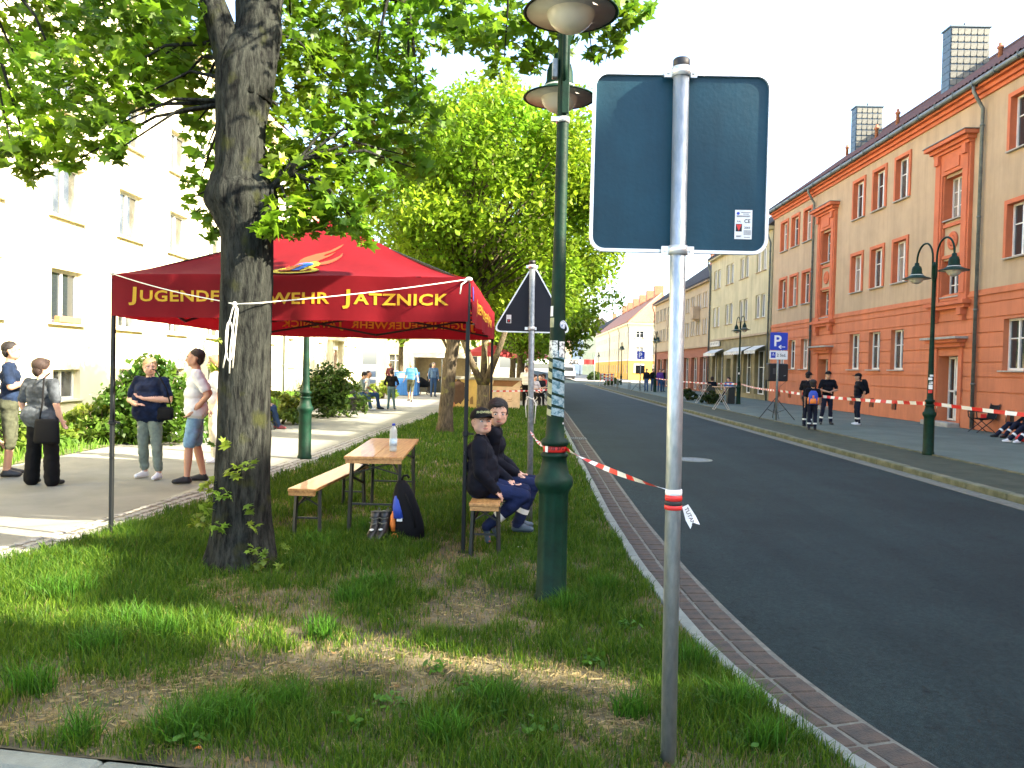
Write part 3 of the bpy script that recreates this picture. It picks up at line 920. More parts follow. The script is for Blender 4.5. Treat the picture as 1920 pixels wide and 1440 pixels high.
for k, (a, b, p) in enumerate([(10.22, 10.34, .06), (10.34, 10.46, .16), (10.46, 10.62, .30)]):
    mb.bb(XF - p, XF + .1, OY0 - .02 * k, OY1 + .02 * k, a, b)
mb.build('cornice', m_orangetrim, h)
mb = MB(); mb.tube([(XF - .40, OY0, 10.60), (XF - .40, OY1, 10.60)], .085, 10)
y = OY0 + .5
while y < OY1:
    mb.box((XF - .40, y, 10.6), (.19, .02, .19)); y += 1.1
mb.build('gutter', m_zinc, h)
SL = 0.73
ridge_x = 19.6
gable_roof(h, m_tile, XF - .42, 25.2, OY0 - .1, OY1 + .1, 10.74, 10.74 + (ridge_x - XF + .42) * SL, ridge=ridge_x)
rz_at = lambda x: 10.74 + (x - XF + .42) * SL
for i, c in enumerate(cols):
    s = m_step
    window(h, O, RZ, -c - W1 / 2, 1.83, W1, 1.5, .22, (1, 1), sill=m_step)
    for zz in (5.1, 8.2):
        window(h, O, RZ, -c - W1 / 2, zz, W1, 1.55, .22, (1, 1), sill=m_step, surround=m_orangetrim)
    mb = MB(); mb.bb(XF + .10, XF + .13, c - .2, c + .2, .32, .68); mb.build('basement_window', m_glassdark, h)
for c in bays:
    for zz, hh in ((4.25, 1.2), (6.8, 1.4)):
        window(h, O, RZ, -c - .55, zz, 1.1, hh, .3, (2, 2), fr=.05, sill=m_step, sill_over=0)
    mb = MB()
    for sgn in (-1, 1):
        y0 = c + sgn * .60; y1 = c + sgn * 1.05
        mb.bb(XF - .10, XF + .02, min(y0, y1), max(y0, y1), 4.06, 9.0)
        ym = (y0 + y1) / 2
        mb.bb(XF - .13, XF - .09, ym - .13, ym + .13, 4.3, 8.75)
        mb.bb(XF - .06, XF + .02, c + sgn * .555 - .02, c + sgn * .555 + .02, 4.22, 8.4)
    mb.bb(XF - .10, XF + .02, c - .60, c + .60, 8.3, 9.0); mb.bb(XF - .14, XF - .09, c - .45, c + .45, 8.42, 8.75)
    mb.bb(XF - .06, XF + .02, c - .6, c + .6, 5.52, 5.62); mb.bb(XF - .06, XF + .02, c - .6, c + .6, 6.55, 6.66)
    mb.build('stair_bay_surround', m_orangetrim, h)
    mb = MB()
    for k, (a, b, p, e) in enumerate([(9.0, 9.1, .18, .02), (9.1, 9.22, .28, .10), (9.22, 9.34, .42, .22)]):
        mb.bb(XF - p, XF + .02, c - 1.05 - e, c + 1.05 + e, a, b)
    for sgn in (-1, 1):
        mb.bb(XF - .22, XF - .1, c + sgn * .82 - .12, c + sgn * .82 + .12, 8.7, 9.0)
    mb.build('hood_cornice', m_orangetrim, h)
    mb = MB(); mb.bb(XF - .46, XF + .02, c - 1.29, c + 1.29, 9.345, 9.37); mb.build('hood_flashing', m_zinc, h)
    mb = MB()
    mb.lathe([(.30, 0), (.30, .035), (.25, .05), (.22, .03), (.12, .03), (.08, .055), (.001, .06)], n=24)
    mb2 = MB()
    for v_, f_ in [(mb.v, mb.f)]:
        mb2.add([(XF + .01 - v[2], c + v[0], 6.08 + v[1]) for v in v_], f_, 0, True)
    for k in range(12):
        a = 2 * PI * k / 12
        mb2.box((XF - .03, c + .17 * math.cos(a), 6.08 + .17 * math.sin(a)), (.03, .03, .03))
    mb2.build('medallion', m_orangetrim, h)
    mb = MB()
    mb.bb(XF - .28, XF + .02, c - 1.2, c + 1.2, 3.94, 4.06); mb.bb(XF - .18, XF + .02, c - 1.1, c + 1.1, 3.82, 3.94)
    for sgn in (-1, 1):
        mb.bb(XF - .2, XF + .02, c + sgn * .82 - .13, c + sgn * .82 + .13, 3.6, 3.82); mb.bb(XF - .12, XF + .02, c + sgn * .82 - .1, c + sgn * .82 + .1, 3.42, 3.6)
    mb.build('console_ledge', m_orangetrim, h)
    # door with canopy and step
    d = MB(); d.bb(XF + .36, XF + .42, c - .60, c + .18, .16, 2.28)
    for k in range(6): d.bb(XF + .345, XF + .36, c - .46, c + .04, .32 + k * .32, .54 + k * .32)
    do = d.build('door', m_white, h)
    d = MB(); d.bb(XF + .34, XF + .42, c + .20, c + .60, .16, .22)
    d.bb(XF + .34, XF + .42, c + .20, c + .25, .22, 2.28); d.bb(XF + .34, XF + .42, c + .55, c + .60, .22, 2.28); d.bb(XF + .34, XF + .42, c + .25, c + .55, 2.2, 2.28); d.bb(XF + .34, XF + .42, c + .25, c + .55, 1.1, 1.16)
    d.build('door_frame', m_white, do)
    d = MB(); d.bb(XF + .385, XF + .40, c + .25, c + .55, .22, 2.2); d.build('pane', m_glass, do)
    d = MB(); d.bb(XF + .31, XF + .35, c + .05, c + .09, 1.0, 1.14); d.box((XF + .31, c + .02, 1.07), (.02, .12, .02)); d.build('handle', m_zinc, do)
    if abs(c - 26.0) < .1:
        d = MB(); put_text(d, '7', .14, lambda u, v: (XF + .356, c - .2 - u, 2.08 + v), 0, .01); d.build('house_number', m_iron, do)
    d = MB(); d.bb(XF - .42, XF + .02, c - 1.1, c + 1.1, 2.83, 2.90); co = d.build('door_canopy', m_step, h)
    d = MB(); d.bb(XF - .3, XF + .02, c - 1.0, c + 1.0, 2.72, 2.83); d.bb(XF - .16, XF + .02, c - .92, c + .92, 2.58, 2.72); d.build('canopy_moulding', m_orangetrim, co)
    for sgn in (-1, 1):
        d = MB(); d.bb(XF - .05, XF + .01, c + sgn * .75 - .1, c + sgn * .75 + .1, .05, 2.58); d.build('door_jamb', m_orangetrim, h)
    d = MB(); d.bevbox((XF - .18, c, .055), (.5, 1.7, .16), .015); d.build('step', m_step, h)
for y in pipes: drainpipe(h, XF - .09, y, 10.55, eave=(-.3, 0))

# chimneys clad in scalloped shingles
shp = MB()
pts = [(-.116, .10), (.116, .10), (.116, -.05), (.10, -.11), (.05, -.135), (-.02, -.125), (-.09, -.135), (-.116, -.09)]
shp.plate(pts, lambda u, v, w: (u, -w, v), .03)
shme = shp.mesh('shingle', m_shingle)
_r1 = ray(1782, 110); _r2 = ray(1605, 245)
for cy, cx0, cx1, dy, top in [(17.0 * _r1.y / _r1.x, 17.0, 18.55, .62, 15.75), (17.0 * _r2.y / _r2.x, 17.0, 18.35, .6, 15.5), (9.5, 17.0, 18.5, .6, 15.5)]:
    zb = rz_at(cx0) - .3
    mb = MB(); mb.bb(cx0, cx1, cy, cy + dy, zb, top)
    ch = mb.build('chimney', m_slate, h)
    mb = MB(); mb.bb(cx0 - .06, cx1 + .06, cy - .06, cy + dy + .06, top, top + .06); mb.build('chimney_cap', m_slate, ch)
    mb = MB(); mb.tube([(cx0 + .7, cy + .3, top + .06), (cx0 + .7, cy + .3, top + .28)], .06, 8); mb.build('flue', m_zinc, ch)
    nrow = int((top - zb - .2) / .29) + 1; ncol = int(round((cx1 - cx0) / .258))
    base = Vector((XF, 30, 0))
    for r_ in range(nrow):
        for c_ in range(ncol):
            zc = top - .17 - r_ * .29
            xc = cx0 + (cx1 - cx0) * (c_ + .5) / ncol
            if zc < rz_at(xc) - .25: continue
            inst('shingle', shme, ch, Vector((xc, cy - .012, zc)) - base, rot=(R(3), random.uniform(-.03, .03), 0))
    # slate courses on the street side
    mb = MB()
    for r_ in range(nrow):
        zc = top - .17 - r_ * .29
        mb.box((cx0 - .012, cy + dy / 2, zc), (.02, dy - .02, .27))
    mb.build('slate_course', m_slate, ch)
for (py, px_, zz) in [(33.6, 15.6, .55), (36.5, 16.0, .5), (43.5, 17.5, .5), (28.0, 16.5, .4)]:
    mb = MB(); z0 = rz_at(px_) - .1
    mb.lathe([(.075, z0), (.075, z0 + zz), (.11, z0 + zz), (.11, z0 + zz + .08), (.06, z0 + zz + .1), (.06, z0 + zz + .2)], (px_, py, 0), 12)
    mb.build('roof_vent', m_tile2, h)

# ------------------------------------------------------------------ pale yellow house with shops
Y0, Y1 = 44.75, 59.2
h = thing('shop_house', 'pale yellow three-storey house with dark olive shop fronts', 'house', (XF, 52, 0))
holes = []
pr = [57.4, 53.9, 50.4, 46.8]
for c in pr:
    for s_ in (-.55, .55):
        for z0, z1 in ((4.85, 6.25), (7.6, 8.95)):
            holes.append((-c + s_ - .42, -c + s_ + .42, z0, z1))
wall(h, 'upper_wall', O, RZ, -Y1, -Y0, [(3.85, 9.9, 0, 0)], holes, [m_palewall], .16)
shops = [(58.2, 56.9, .3, 2.9), (56.4, 55.1, .3, 2.9), (54.2, 53.3, .05, 2.5), (52.4, 50.6, .3, 2.9), (50.0, 48.4, .3, 2.9), (47.6, 45.6, .3, 2.9)]
sh = [(-a, -b, z0, z1, .3) for a, b, z0, z1 in shops]
wall(h, 'shop_wall', O, RZ, -Y1, -Y0, [(0, 3.85, .06, 0)], sh, [m_olive], .3)
shell(h, 'rear_wall', m_palewall, XF + .02, 25, Y0, Y1, 9.9, 'w')
for c in pr:
    for s_ in (-.55, .55):
        for z0, hh in ((4.85, 1.4), (7.6, 1.35)):
            window(h, O, RZ, -c + s_ - .42, z0, .84, hh, .16, (1, 0), sill=m_beigetrim, sill_over=.04)
for a, b, z0, z1 in shops:
    window(h, O, RZ, -a, z0, a - b, z1 - z0, .3, (1 if a - b > 1 else 0, 1), fr=.05)
mb = MB(); mb.bb(XF - .06, XF + .02, Y0 + .02, Y1 - .02, 3.83, 3.95); mb.build('string_course', m_beigetrim, h)
mb = MB(); mb.bb(XF - .3, XF + .02, Y0, Y1, 9.75, 9.95); mb.build('cornice', m_palewall, h)
gable_roof(h, m_darktile, XF - .35, 25.2, Y0, Y1, 9.96, 14.2, ridge=19.6)
drainpipe(h, XF - .1, Y0 + .12, 9.7, eave=(-.2, 0)); drainpipe(h, XF - .1, Y1 - .1, 9.7, eave=(-.2, 0))
m_awn = mat('awning_cloth', (0.62, 0.60, 0.52), 0.85, var=0.15, vscale=3)
for a, b in [(58.4, 55.0), (52.5, 48.3), (47.7, 45.5)]:
    mb = MB()
    nn = 24
    mb.grid(nn, 4, lambda u, v: (XF - .02 - .6 * v, a + (b - a) * u, 3.2 - .3 * v), 0, False)
    mb.grid(nn * 2, 1, lambda u, v: (XF - .62, a + (b - a) * u, 2.9 - v * (.16 + .05 * abs(math.sin(u * 24)))), 0, False)
    mb.bb(XF - .63, XF - .59, b, a, 2.87, 2.91)
    aw = mb.build('awning', m_awn, h)
mb = MB(); mb.bb(XF - .12, XF - .02, 56.0, 58.6, 3.42, 3.78); sg = mb.build('shop_sign', m_awn, h)
mb = MB()
for k in range(9): mb.box((XF - .123, 58.35 - k * .26, 3.6 + .02 * (k % 3)), (.004, .05 + .11 * (k % 2), .17))
mb.build('lettering', m_iron, sg)

# ------------------------------------------------------------------ beige house with red shop floor
Y0, Y1 = 59.3, 84.0
h = thing('brick_shop_house', 'beige house with red shop floor and dark roof beyond the pale yellow house', 'house', (XF, 70, 0))
holes = []; cs = [61 + 2.15 * k for k in range(11)]
for c in cs:
    for s_ in (-.4, .4):
        for z0, z1 in ((4.5, 5.7), (6.55, 7.75)):
            holes.append((-c + s_ - .3, -c + s_ + .3, z0, z1))
wall(h, 'upper_wall', O, RZ, -Y1, -Y0, [(3.5, 8.5, 0, 0)], holes, [m_beige], .14)
sh = [(-a - 1.1, -a + 1.1, .1, 2.7, .35) for a in (61.2, 64.4, 67.6, 70.8, 74, 77.2, 80.4)]
wall(h, 'shop_wall', O, RZ, -Y1, -Y0, [(0, 3.5, .05, 0)], sh, [m_brick], .35)
shell(h, 'rear_wall', m_beige, XF + .02, 25, Y0, Y1, 8.5, 'w')
for c in cs:
    for s_ in (-.4, .4):
        for z0 in (4.5, 6.55):
            window(h, O, RZ, -c + s_ - .3, z0, .6, 1.2, .14, (0, 1), sill=m_beigetrim, sill_over=.03, fr=.045)
for q in sh: window(h, O, RZ, q[0], q[2], 2.2, 2.6, .35, (2, 1), fr=.05)
mb = MB(); mb.bb(XF - .3, XF + .02, Y0 + .02, Y1, 8.4, 8.58); mb.build('cornice', m_beigetrim, h)
mb = MB(); mb.bb(XF - .08, XF + .03, Y0 + .02, Y1 - .02, 3.46, 3.58); mb.build('string_course', m_beigetrim, h)
for c in (63.2, 74.0):
    mb = MB(); mb.bb(XF - .55, XF + .02, c - .5, c + .5, 5.75, 6.75); mb.bb(XF - .4, XF + .02, c - .35, c + .35, 5.6, 5.75); mb.build('oriel_box', m_beigetrim, h)
gable_roof(h, m_darktile, XF - .35, 25.2, Y0, Y1, 8.6, 12.9, ridge=19.6)
drainpipe(h, XF - .1, Y1 - .12, 8.4, eave=(-.2, 0))
for y in (64, 72, 80):
    mb = MB(); mb.bb(18.9, 19.8, y, y + .7, 12, 13.9); mb.build('chimney', m_tile2, h)

# ------------------------------------------------------------------ yellow corner house past the side street
XC = 15.9; YC = 118.0
h = thing('corner_house', 'cream corner house with yellow ground floor and orange tiled hip roof', 'house', (XC, YC, 0))
O2 = (XC, YC, 0)
fc = [1.55 + 2.75 * k for k in range(4)]
holes_u = []; holes_l = []
for c in fc:
    holes_u += [(c - .6, c + .6, 3.85, 5.05), (c - .6, c + .6, 6.35, 7.4)]; holes_l.append((c - .6, c + .6, 1.1, 2.3))
wall(h, 'ground_floor_wall', O2, 0, 0, 11, [(0, 3.0, 0, 0)], holes_l, [m_yellow], .12)
wall(h, 'upper_wall', O2, 0, 0, 11, [(3.0, 8.6, 0, 0)], holes_u, [m_paleyel], .12)
for c in fc:
    for z0, hh in ((1.1, 1.2), (3.85, 1.2), (6.35, 1.05)):
        window(h, O2, 0, c - .6, z0, 1.2, hh, .12, (1, 1), sill=m_yellow, sill_over=.25, surround=m_white, sw=.16)
hl = []; hu = []
sc_ = [2.2 + 3.3 * k for k in range(16)]
for c in sc_:
    hu += [(-c - .5, -c + .5, 3.85, 5.05), (-c - .5, -c + .5, 6.35, 7.4)]; hl.append((-c - .5, -c + .5, 1.0, 2.3))
wall(h, 'ground_floor_wall', O2, RZ, -54, 0, [(0, 3.0, 0, 0)], hl, [m_yellow], .12)
wall(h, 'upper_wall', O2, RZ, -54, 0, [(3.0, 8.6, 0, 0)], hu, [m_paleyel], .12)
for c in sc_:
    for z0, hh in ((1.0, 1.3), (3.85, 1.2), (6.35, 1.05)):
        window(h, O2, RZ, -c - .5, z0, 1.0, hh, .12, (1, 1))
mb = MB(); mb.bb(XC - .06, XC + 11, YC - .06, YC + .02, 2.95, 3.1); mb.bb(XC - .06, XC + .02, YC + .02, YC + 54, 2.95, 3.1); mb.build('string_course', m_white, h)
mb = MB(); mb.bb(XC - .3, XC + 11, YC - .3, YC + .02, 8.4, 8.7); mb.bb(XC - .3, XC + .02, YC + .02, YC + 54, 8.4, 8.7); mb.build('cornice', m_paleyel, h)
mb = MB()
a, b, c_, d_ = (XC - .4, YC - .4, 8.7), (XC + 11.4, YC - .4, 8.7), (XC + 11.4, YC + 54, 8.7), (XC - .4, YC + 54, 8.7)
e, f_ = (XC + 5.5, YC + 5.2, 13.6), (XC + 5.5, YC + 54, 13.6)
nn = 100
mb.grid(nn, 1, lambda u, v: tuple((1 - v) * (a[i] + (b[i] - a[i]) * u) + v * e[i] + (0.05 * (1 - v) * (1 if int(round(u * nn)) % 2 else -1) if i == 2 else 0) for i in range(3)), 0, False)
mb.add([a, d_, f_, e], [(0, 1, 2, 3)]); mb.add([b, c_, f_, e], [(0, 1, 2, 3)])
mb.tube([a, e], .12, 6); mb.tube([e, f_], .12, 6)
mb.build('roof', m_tile2, h)
for k in range(6):
    mb = MB(); y = YC + 7 + 8 * k; mb.bb(XC + 4.8, XC + 6.2, y, y + 1.2, 12.9, 15.0); mb.build('chimney', m_tile2, h)
for y in (YC + .2, YC + 12, YC + 26): drainpipe(h, XC - .1, y, 8.4, eave=(-.2, 0))

# ------------------------------------------------------------------ farther houses that close the street
def plain_house(name, label, x, y0, y1, depth, ze, zr, mw, mr, ncol, rows_, side=-1, front=True, base=None, roofaxis='y'):
    hh = thing(name, label, 'house', (x, y0, 0))
    rz = RZ if side < 0 else PI / 2
    sgn = -1 if side < 0 else 1
    L_ = y1 - y0
    O_ = (x, y0, 0)
    cs_ = [L_ * (k + .5) / ncol for k in range(ncol)]
    hol = []
    for c in cs_:
        for z0, wh, ww in rows_: hol.append((sgn * c - ww / 2, sgn * c + ww / 2, z0, z0 + wh))
    ua, ub = (-L_, 0) if side < 0 else (0, L_)
    rr = [(0, 3.0, 0, 1), (3.0, ze, 0, 0)] if base else [(0, ze, 0, 0)]
    wall(hh, 'wall', O_, rz, ua, ub, rr, hol, [mw, base] if base else [mw], .14)
    for c in cs_:
        for z0, wh, ww in rows_: window(hh, O_, rz, sgn * c - ww / 2, z0, ww, wh, .14, (1, 1), sill=m_step, sill_over=.05)
    x1 = x + depth * (1 if side < 0 else -1)
    xa, xb = min(x, x1), max(x, x1)
    if front:
        O3 = (xa, y0, 0); n = max(2, int((xb - xa) / 3))
        hol = []
        cf = [(xb - xa) * (k + .5) / n for k in range(n)]
        for c in cf:
            for z0, wh, ww in rows_: hol.append((c - ww / 2, c + ww / 2, z0, z0 + wh))
        wall(hh, 'gable_wall', O3, 0, 0, xb - xa, rr, hol, [mw, base] if base else [mw], .14)
        for c in cf:
            for z0, wh, ww in rows_: window(hh, O3, 0, c - ww / 2, z0, ww, wh, .14, (1, 1), sill=m_step, sill_over=.05)
    mb = MB()
    if not front: mb.add([(xa, y0, 0), (xb, y0, 0), (xb, y0, ze), (xa, y0, ze)], [(0, 1, 2, 3)])
    mb.add([(x1, y0, 0), (x1, y1, 0), (x1, y1, ze), (x1, y0, ze)], [(0, 1, 2, 3)]); mb.add([(xa, y1, 0), (xb, y1, 0), (xb, y1, ze), (xa, y1, ze)], [(0, 1, 2, 3)])
    mb.build('rear_wall', mw, hh)
    mb = MB()
    if side < 0: mb.bb(xa - .25, xa + .02, y0, y1, ze - .2, ze)
    else: mb.bb(xb - .02, xb + .25, y0, y1, ze - .2, ze)
    mb.build('cornice', m_white, hh)
    gable_roof(hh, mr, xa - .35, xb + .35, y0 - .1, y1 + .1, ze + .01, zr, roofaxis)
    mb = MB(); mb.bb((xa + xb) / 2 - .4, (xa + xb) / 2 + .5, y0 + L_ * .3, y0 + L_ * .3 + .8, zr - .6, zr + 1.1); mb.build('chimney', m_tile2, hh)
    return hh
R3 = [(1.0, 1.4, 1.1), (4.0, 1.4, 1.1), (6.8, 1.2, 1.1)]
plain_house('mint_house', 'pale mint green house beyond the corner house', 16.3, 172.3, 214, 10, 9.4, 13.5, m_mint, m_darktile, 9, R3, front=False)
plain_house('white_house', 'bluish white house beyond the mint green house', 16.4, 214.3, 262, 10, 11.5, 15.5, m_bluewhite, m_darktile, 9, R3 + [(9.4, 1.2, 1.1)], front=False)
plain_house('far_house', 'beige far house where the street bends', 10.5, 290, 312, 26, 11, 17, m_beige, m_tile, 6, R3 + [(9.2, 1.1, 1.1)], roofaxis='x')
plain_house('brick_house', 'small orange brick house at the far end of the street', 17.6, 268, 284, 6, 8, 13, m_brick, m_tile, 4, R3[:2], roofaxis='x')
plain_house('far_left_house', 'cream house behind the trees across the far crossing', -8.5, 108, 150, 10, 10, 14, m_paleyel, m_tile, 9, R3, side=1)
plain_house('plaza_house', 'cream house with brown door closing the small square', -2.6, 62, 88, 9, 9.4, 13.6, m_palewall, m_tile, 6, R3, side=1)
plain_house('terrace_house', 'white terraced house at the end of the left pavement', -8.2, 150.3, 250, 9, 10.5, 15, m_bluewhite, m_tile, 20, R3, side=1, front=False)

plain_house('shade_house', 'unseen orange house added past a sun gap to shade the street', 14.0, -46, -3.0, 11.2, 10.7, 15.1, m_orange, m_tile, 12, [(1.8, 1.5, 1.0), (5.1, 1.5, 1.0), (8.2, 1.5, 1.0)], front=False)  # unseen shade caster, set so one band of sun crosses the verge

# ------------------------------------------------------------------ the pale apartment house on the left
XA = -12.0
h = thing('apartment_house', 'long pale cream apartment house standing in full sun', 'house', (XA, 20, 0))
OA = (XA, 0, 0); RA = PI / 2
cols = [20.5 + 3.3 * k for k in range(-5, 6)]
holes = []
zr_ = [2.45, 5.2, 7.95, 10.7]
for c in cols:
    holes.append((c - .62, c + .62, .45, 1.25))
    for z0 in zr_: holes.append((c - .72, c + .72, z0, z0 + 1.4))
wall(h, 'wall', OA, RA, 2.0, 39.2, [(0, 1.5, 0, 0), (1.5, 12.7, .04, 0)], holes, [m_cream], .24)
for c in cols:
    window(h, OA, RA, c - .62, .45, 1.24, .8, .24, (1, 0), sill=m_creamtrim, gmat=m_glassdim)
    for z0 in zr_: window(h, OA, RA, c - .72, z0, 1.44, 1.4, .24, (1, 0), sill=m_creamtrim, fr=.08, gmat=random.choice((m_glass, m_glassdim, m_glassdim)))
shell(h, 'rear_wall', m_cream, -23, XA - .02, 2, 39.2, 12.7, 'e')
mb = MB(); mb.bb(XA - .02, XA + .35, 1.8, 39.4, 12.5, 12.72); mb.build('cornice', m_creamtrim, h)
gable_roof(h, m_tile2, -23.5, XA + .45, 1.8, 39.4, 12.74, 17.5)
drainpipe(h, XA + .1, 38.9, 12.5, eave=(.25, 0))
# second left house with its porch
h = thing('porch_house', 'cream house with brick-red door and pilasters beyond the apartment house', 'house', (XA, 48, 0))
XB = -12.3
holes = []; cs = [41.5, 44.5, 47.5, 54.5, 57.5]
for c in cs:
    for z0 in (1.3, 4.5, 7.2): holes.append((c - .55, c + .55, z0, z0 + 1.5))
holes.append((50.2, 51.8, .1, 2.4))
wall(h, 'wall', (XB, 0, 0), RA, 39.4, 60, [(0, 9.6, 0, 0)], holes, [m_cream], .22)
for c in cs:
    for z0 in (1.3, 4.5, 7.2): window(h, (XB, 0, 0), RA, c - .55, z0, 1.1, 1.5, .22, (1, 1), sill=m_creamtrim)
shell(h, 'rear_wall', m_cream, -23, XB - .02, 39.4, 60, 9.6, 'e')
mb = MB(); mb.bb(XB - .2, XB - .12, 50.2, 51.8, .1, 2.4); mb.build('door', m_brick, h)
mb = MB()
for y in (49.6, 52.4): mb.bb(XB - .02, XB + .28, y - .28, y + .28, 0, 3.0)
mb.bb(XB - .02, XB + .45, 49.2, 52.8, 3.0, 3.35); mb.build('porch', m_creamtrim, h)
mb = MB()
for y in (43, 46, 53.2, 56): mb.bb(XB - .02, XB + .12, y - .25, y + .25, 0, 9.3)
mb.build('pilaster', m_creamtrim, h)
mb = MB(); mb.bb(XB - .02, XB + .3, 39.5, 60, 9.4, 9.62); mb.build('cornice', m_creamtrim, h)
gable_roof(h, m_tile2, -23.3, XB + .4, 39.5, 60.2, 9.64, 14.2)
# flower box on the first-floor sill
fb = thing('flower_box', 'terracotta flower box on a window sill of the apartment house', 'flower box', (XA + .02, 20.5, 2.46))
mb = MB(); mb.bevbox((0, 0, .09), (.16, 1.0, .17), .015); mb.build('trough', mat('terracotta', (0.42, 0.16, 0.07), 0.8, var=.1), fb, world=False)
# ================================================================== trees and shrubs
def bark_mat(name, c1, c2, moss):
    m = bpy.data.materials.new(name); m.use_nodes = True
    nt = m.node_tree; b = nt.nodes['Principled BSDF']; L = nt.links.new
    b.inputs['Roughness'].default_value = 0.95; b.inputs['Specular IOR Level'].default_value = 0.15
    tc = nt.nodes.new('ShaderNodeTexCoord'); mp = nt.nodes.new('ShaderNodeMapping'); mp.inputs['Scale'].default_value = (1, 1, 0.22)
    L(tc.outputs['Object'], mp.inputs['Vector'])
    n = nt.nodes.new('ShaderNodeTexNoise'); n.inputs['Scale'].default_value = 26; n.inputs['Detail'].default_value = 8; n.inputs['Roughness'].default_value = .7
    L(mp.outputs['Vector'], n.inputs['Vector'])
    r = nt.nodes.new('ShaderNodeValToRGB'); r.color_ramp.elements[0].color = (*c2, 1); r.color_ramp.elements[1].color = (*c1, 1)
    r.color_ramp.elements[0].position = .38; r.color_ramp.elements[1].position = .66
    L(n.outputs['Fac'], r.inputs['Fac'])
    n2 = nt.nodes.new('ShaderNodeTexNoise'); n2.inputs['Scale'].default_value = 5; n2.inputs['Detail'].default_value = 6
    L(tc.outputs['Object'], n2.inputs['Vector'])
    r2 = nt.nodes.new('ShaderNodeValToRGB'); r2.color_ramp.elements[0].position = .58; r2.color_ramp.elements[1].position = .70
    L(n2.outputs['Fac'], r2.inputs['Fac'])
    mx = nt.nodes.new('ShaderNodeMix'); mx.data_type = 'RGBA'
    L(r2.outputs['Color'], mx.inputs['Factor']); L(r.outputs['Color'], mx.inputs[6]); mx.inputs[7].default_value = (*moss, 1)
    L(mx.outputs[2], b.inputs['Base Color'])
    bp = nt.nodes.new('ShaderNodeBump'); bp.inputs['Strength'].default_value = 1.0; bp.inputs['Distance'].default_value = .05
    L(n.outputs['Fac'], bp.inputs['Height']); L(bp.outputs['Normal'], b.inputs['Normal'])
    return m
m_bark = bark_mat('maple_bark', (0.050, 0.054, 0.044), (0.006, 0.0065, 0.006), (0.038, 0.042, 0.014))
m_bark2 = bark_mat('lime_bark', (0.17, 0.135, 0.085), (0.05, 0.04, 0.028), (0.20, 0.19, 0.06))
m_leaf = mat('maple_leaf', (1, 1, 1), 0.45, spec=0.4, attr='tint', transl=0.5)
m_leaf2 = mat('lime_leaf', (1, 1, 1), 0.5, spec=0.3, attr='tint', transl=0.5)

def _maple():
    ang = [(-90, .42), (-50, .40), (-12, .88), (10, .52), (38, .98), (66, .50), (90, 1.08), (114, .50), (142, .98), (170, .52), (192, .88), (230, .40)]
    pts = [(0, 0, 0)] + [(r * math.cos(R(a)), r * math.sin(R(a)), 0) for a, r in ang]
    P = np.array(pts); P[:, 2] = -0.22 * np.abs(P[:, 0]) - 0.12 * P[:, 1] ** 2
    n = len(ang)
    return P * 0.5, np.array([(0, 1 + i, 1 + (i + 1) % n) for i in range(n)])
def _oval():
    P = np.array([(0, -.55, 0), (.30, -.15, -.06), (.28, .2, -.06), (0, .6, -.1), (-.28, .2, -.06), (-.30, -.15, -.06)])
    return P, np.array([(0, 1, 2), (0, 2, 3), (0, 3, 4), (0, 4, 5)])
def _diamond():
    P = np.array([(0, -.55, 0), (.36, 0, -.07), (0, .6, -.05), (-.36, 0, -.07)])
    return P, np.array([(0, 1, 2), (0, 2, 3)])

def leaves(pos, size, shape, colr, tilt=0.9, tree=None):
    """pos (n,3), size (n,), colr (n,3) -> vertex, face and tint arrays of separate leaves turned every way"""
    P, T = shape
    n = len(pos)
    hd = rng.uniform(0, 2 * PI, n); t1 = rng.normal(0, tilt, n); t2 = rng.normal(0, tilt * .6, n)
    def rot(a, ax):
        c, s = np.cos(a), np.sin(a); M = np.zeros((n, 3, 3)); i, j = [(1, 2), (2, 0), (0, 1)][ax]
        M[:, ax, ax] = 1; M[:, i, i] = c; M[:, j, j] = c; M[:, i, j] = -s; M[:, j, i] = s
        return M
    M = rot(hd, 2) @ rot(t1, 0) @ rot(t2, 1)
    V = np.einsum('nij,kj->nki', M, P) * size[:, None, None] + pos[:, None, :]
    k = len(P)
    F = (T[None] + (np.arange(n) * k)[:, None, None]).reshape(-1, 3)
    C = np.repeat(colr[:, None, :], k, 1).reshape(-1, 3)
    return V.reshape(-1, 3), F, C

def clump_points(c, r, n, flat=0.8):
    d = rng.normal(0, 1, (n, 3)); d /= np.linalg.norm(d, axis=1)[:, None]
    rad = rng.uniform(0.15, 1, n) ** 0.5
    p = d * rad[:, None] * np.array([r, r, r * flat])
    return np.array(c)[None] + p

def make_crown(parent, clumps, size, shape, base, var, m, tilt=0.9, name='crown'):
    VS, FS, CS = [], [], []; off = 0
    inv = np.array(wm(parent).inverted())
    for (c, r, n) in clumps:
        p = clump_points(c, r, n)
        br = rng.uniform(.72, 1.28); yl = rng.uniform(-.15, .2)
        col = np.array(base)[None] * br * rng.uniform(1 - var, 1 + var, (n, 1)) * np.array([[1 + yl, 1, 1 - yl * .5]])
        V, F, C = leaves(p, size * np.clip(rng.normal(.92, .28, n), .35, 1.5), shape, col, tilt)
        VS.append(V); FS.append(F + off); CS.append(C); off += len(V)
    V = np.concatenate(VS)
    V = V @ inv[:3, :3].T + inv[:3, 3]
    return big_mesh(name, V, np.concatenate(FS), m, np.concatenate(CS), parent=parent)

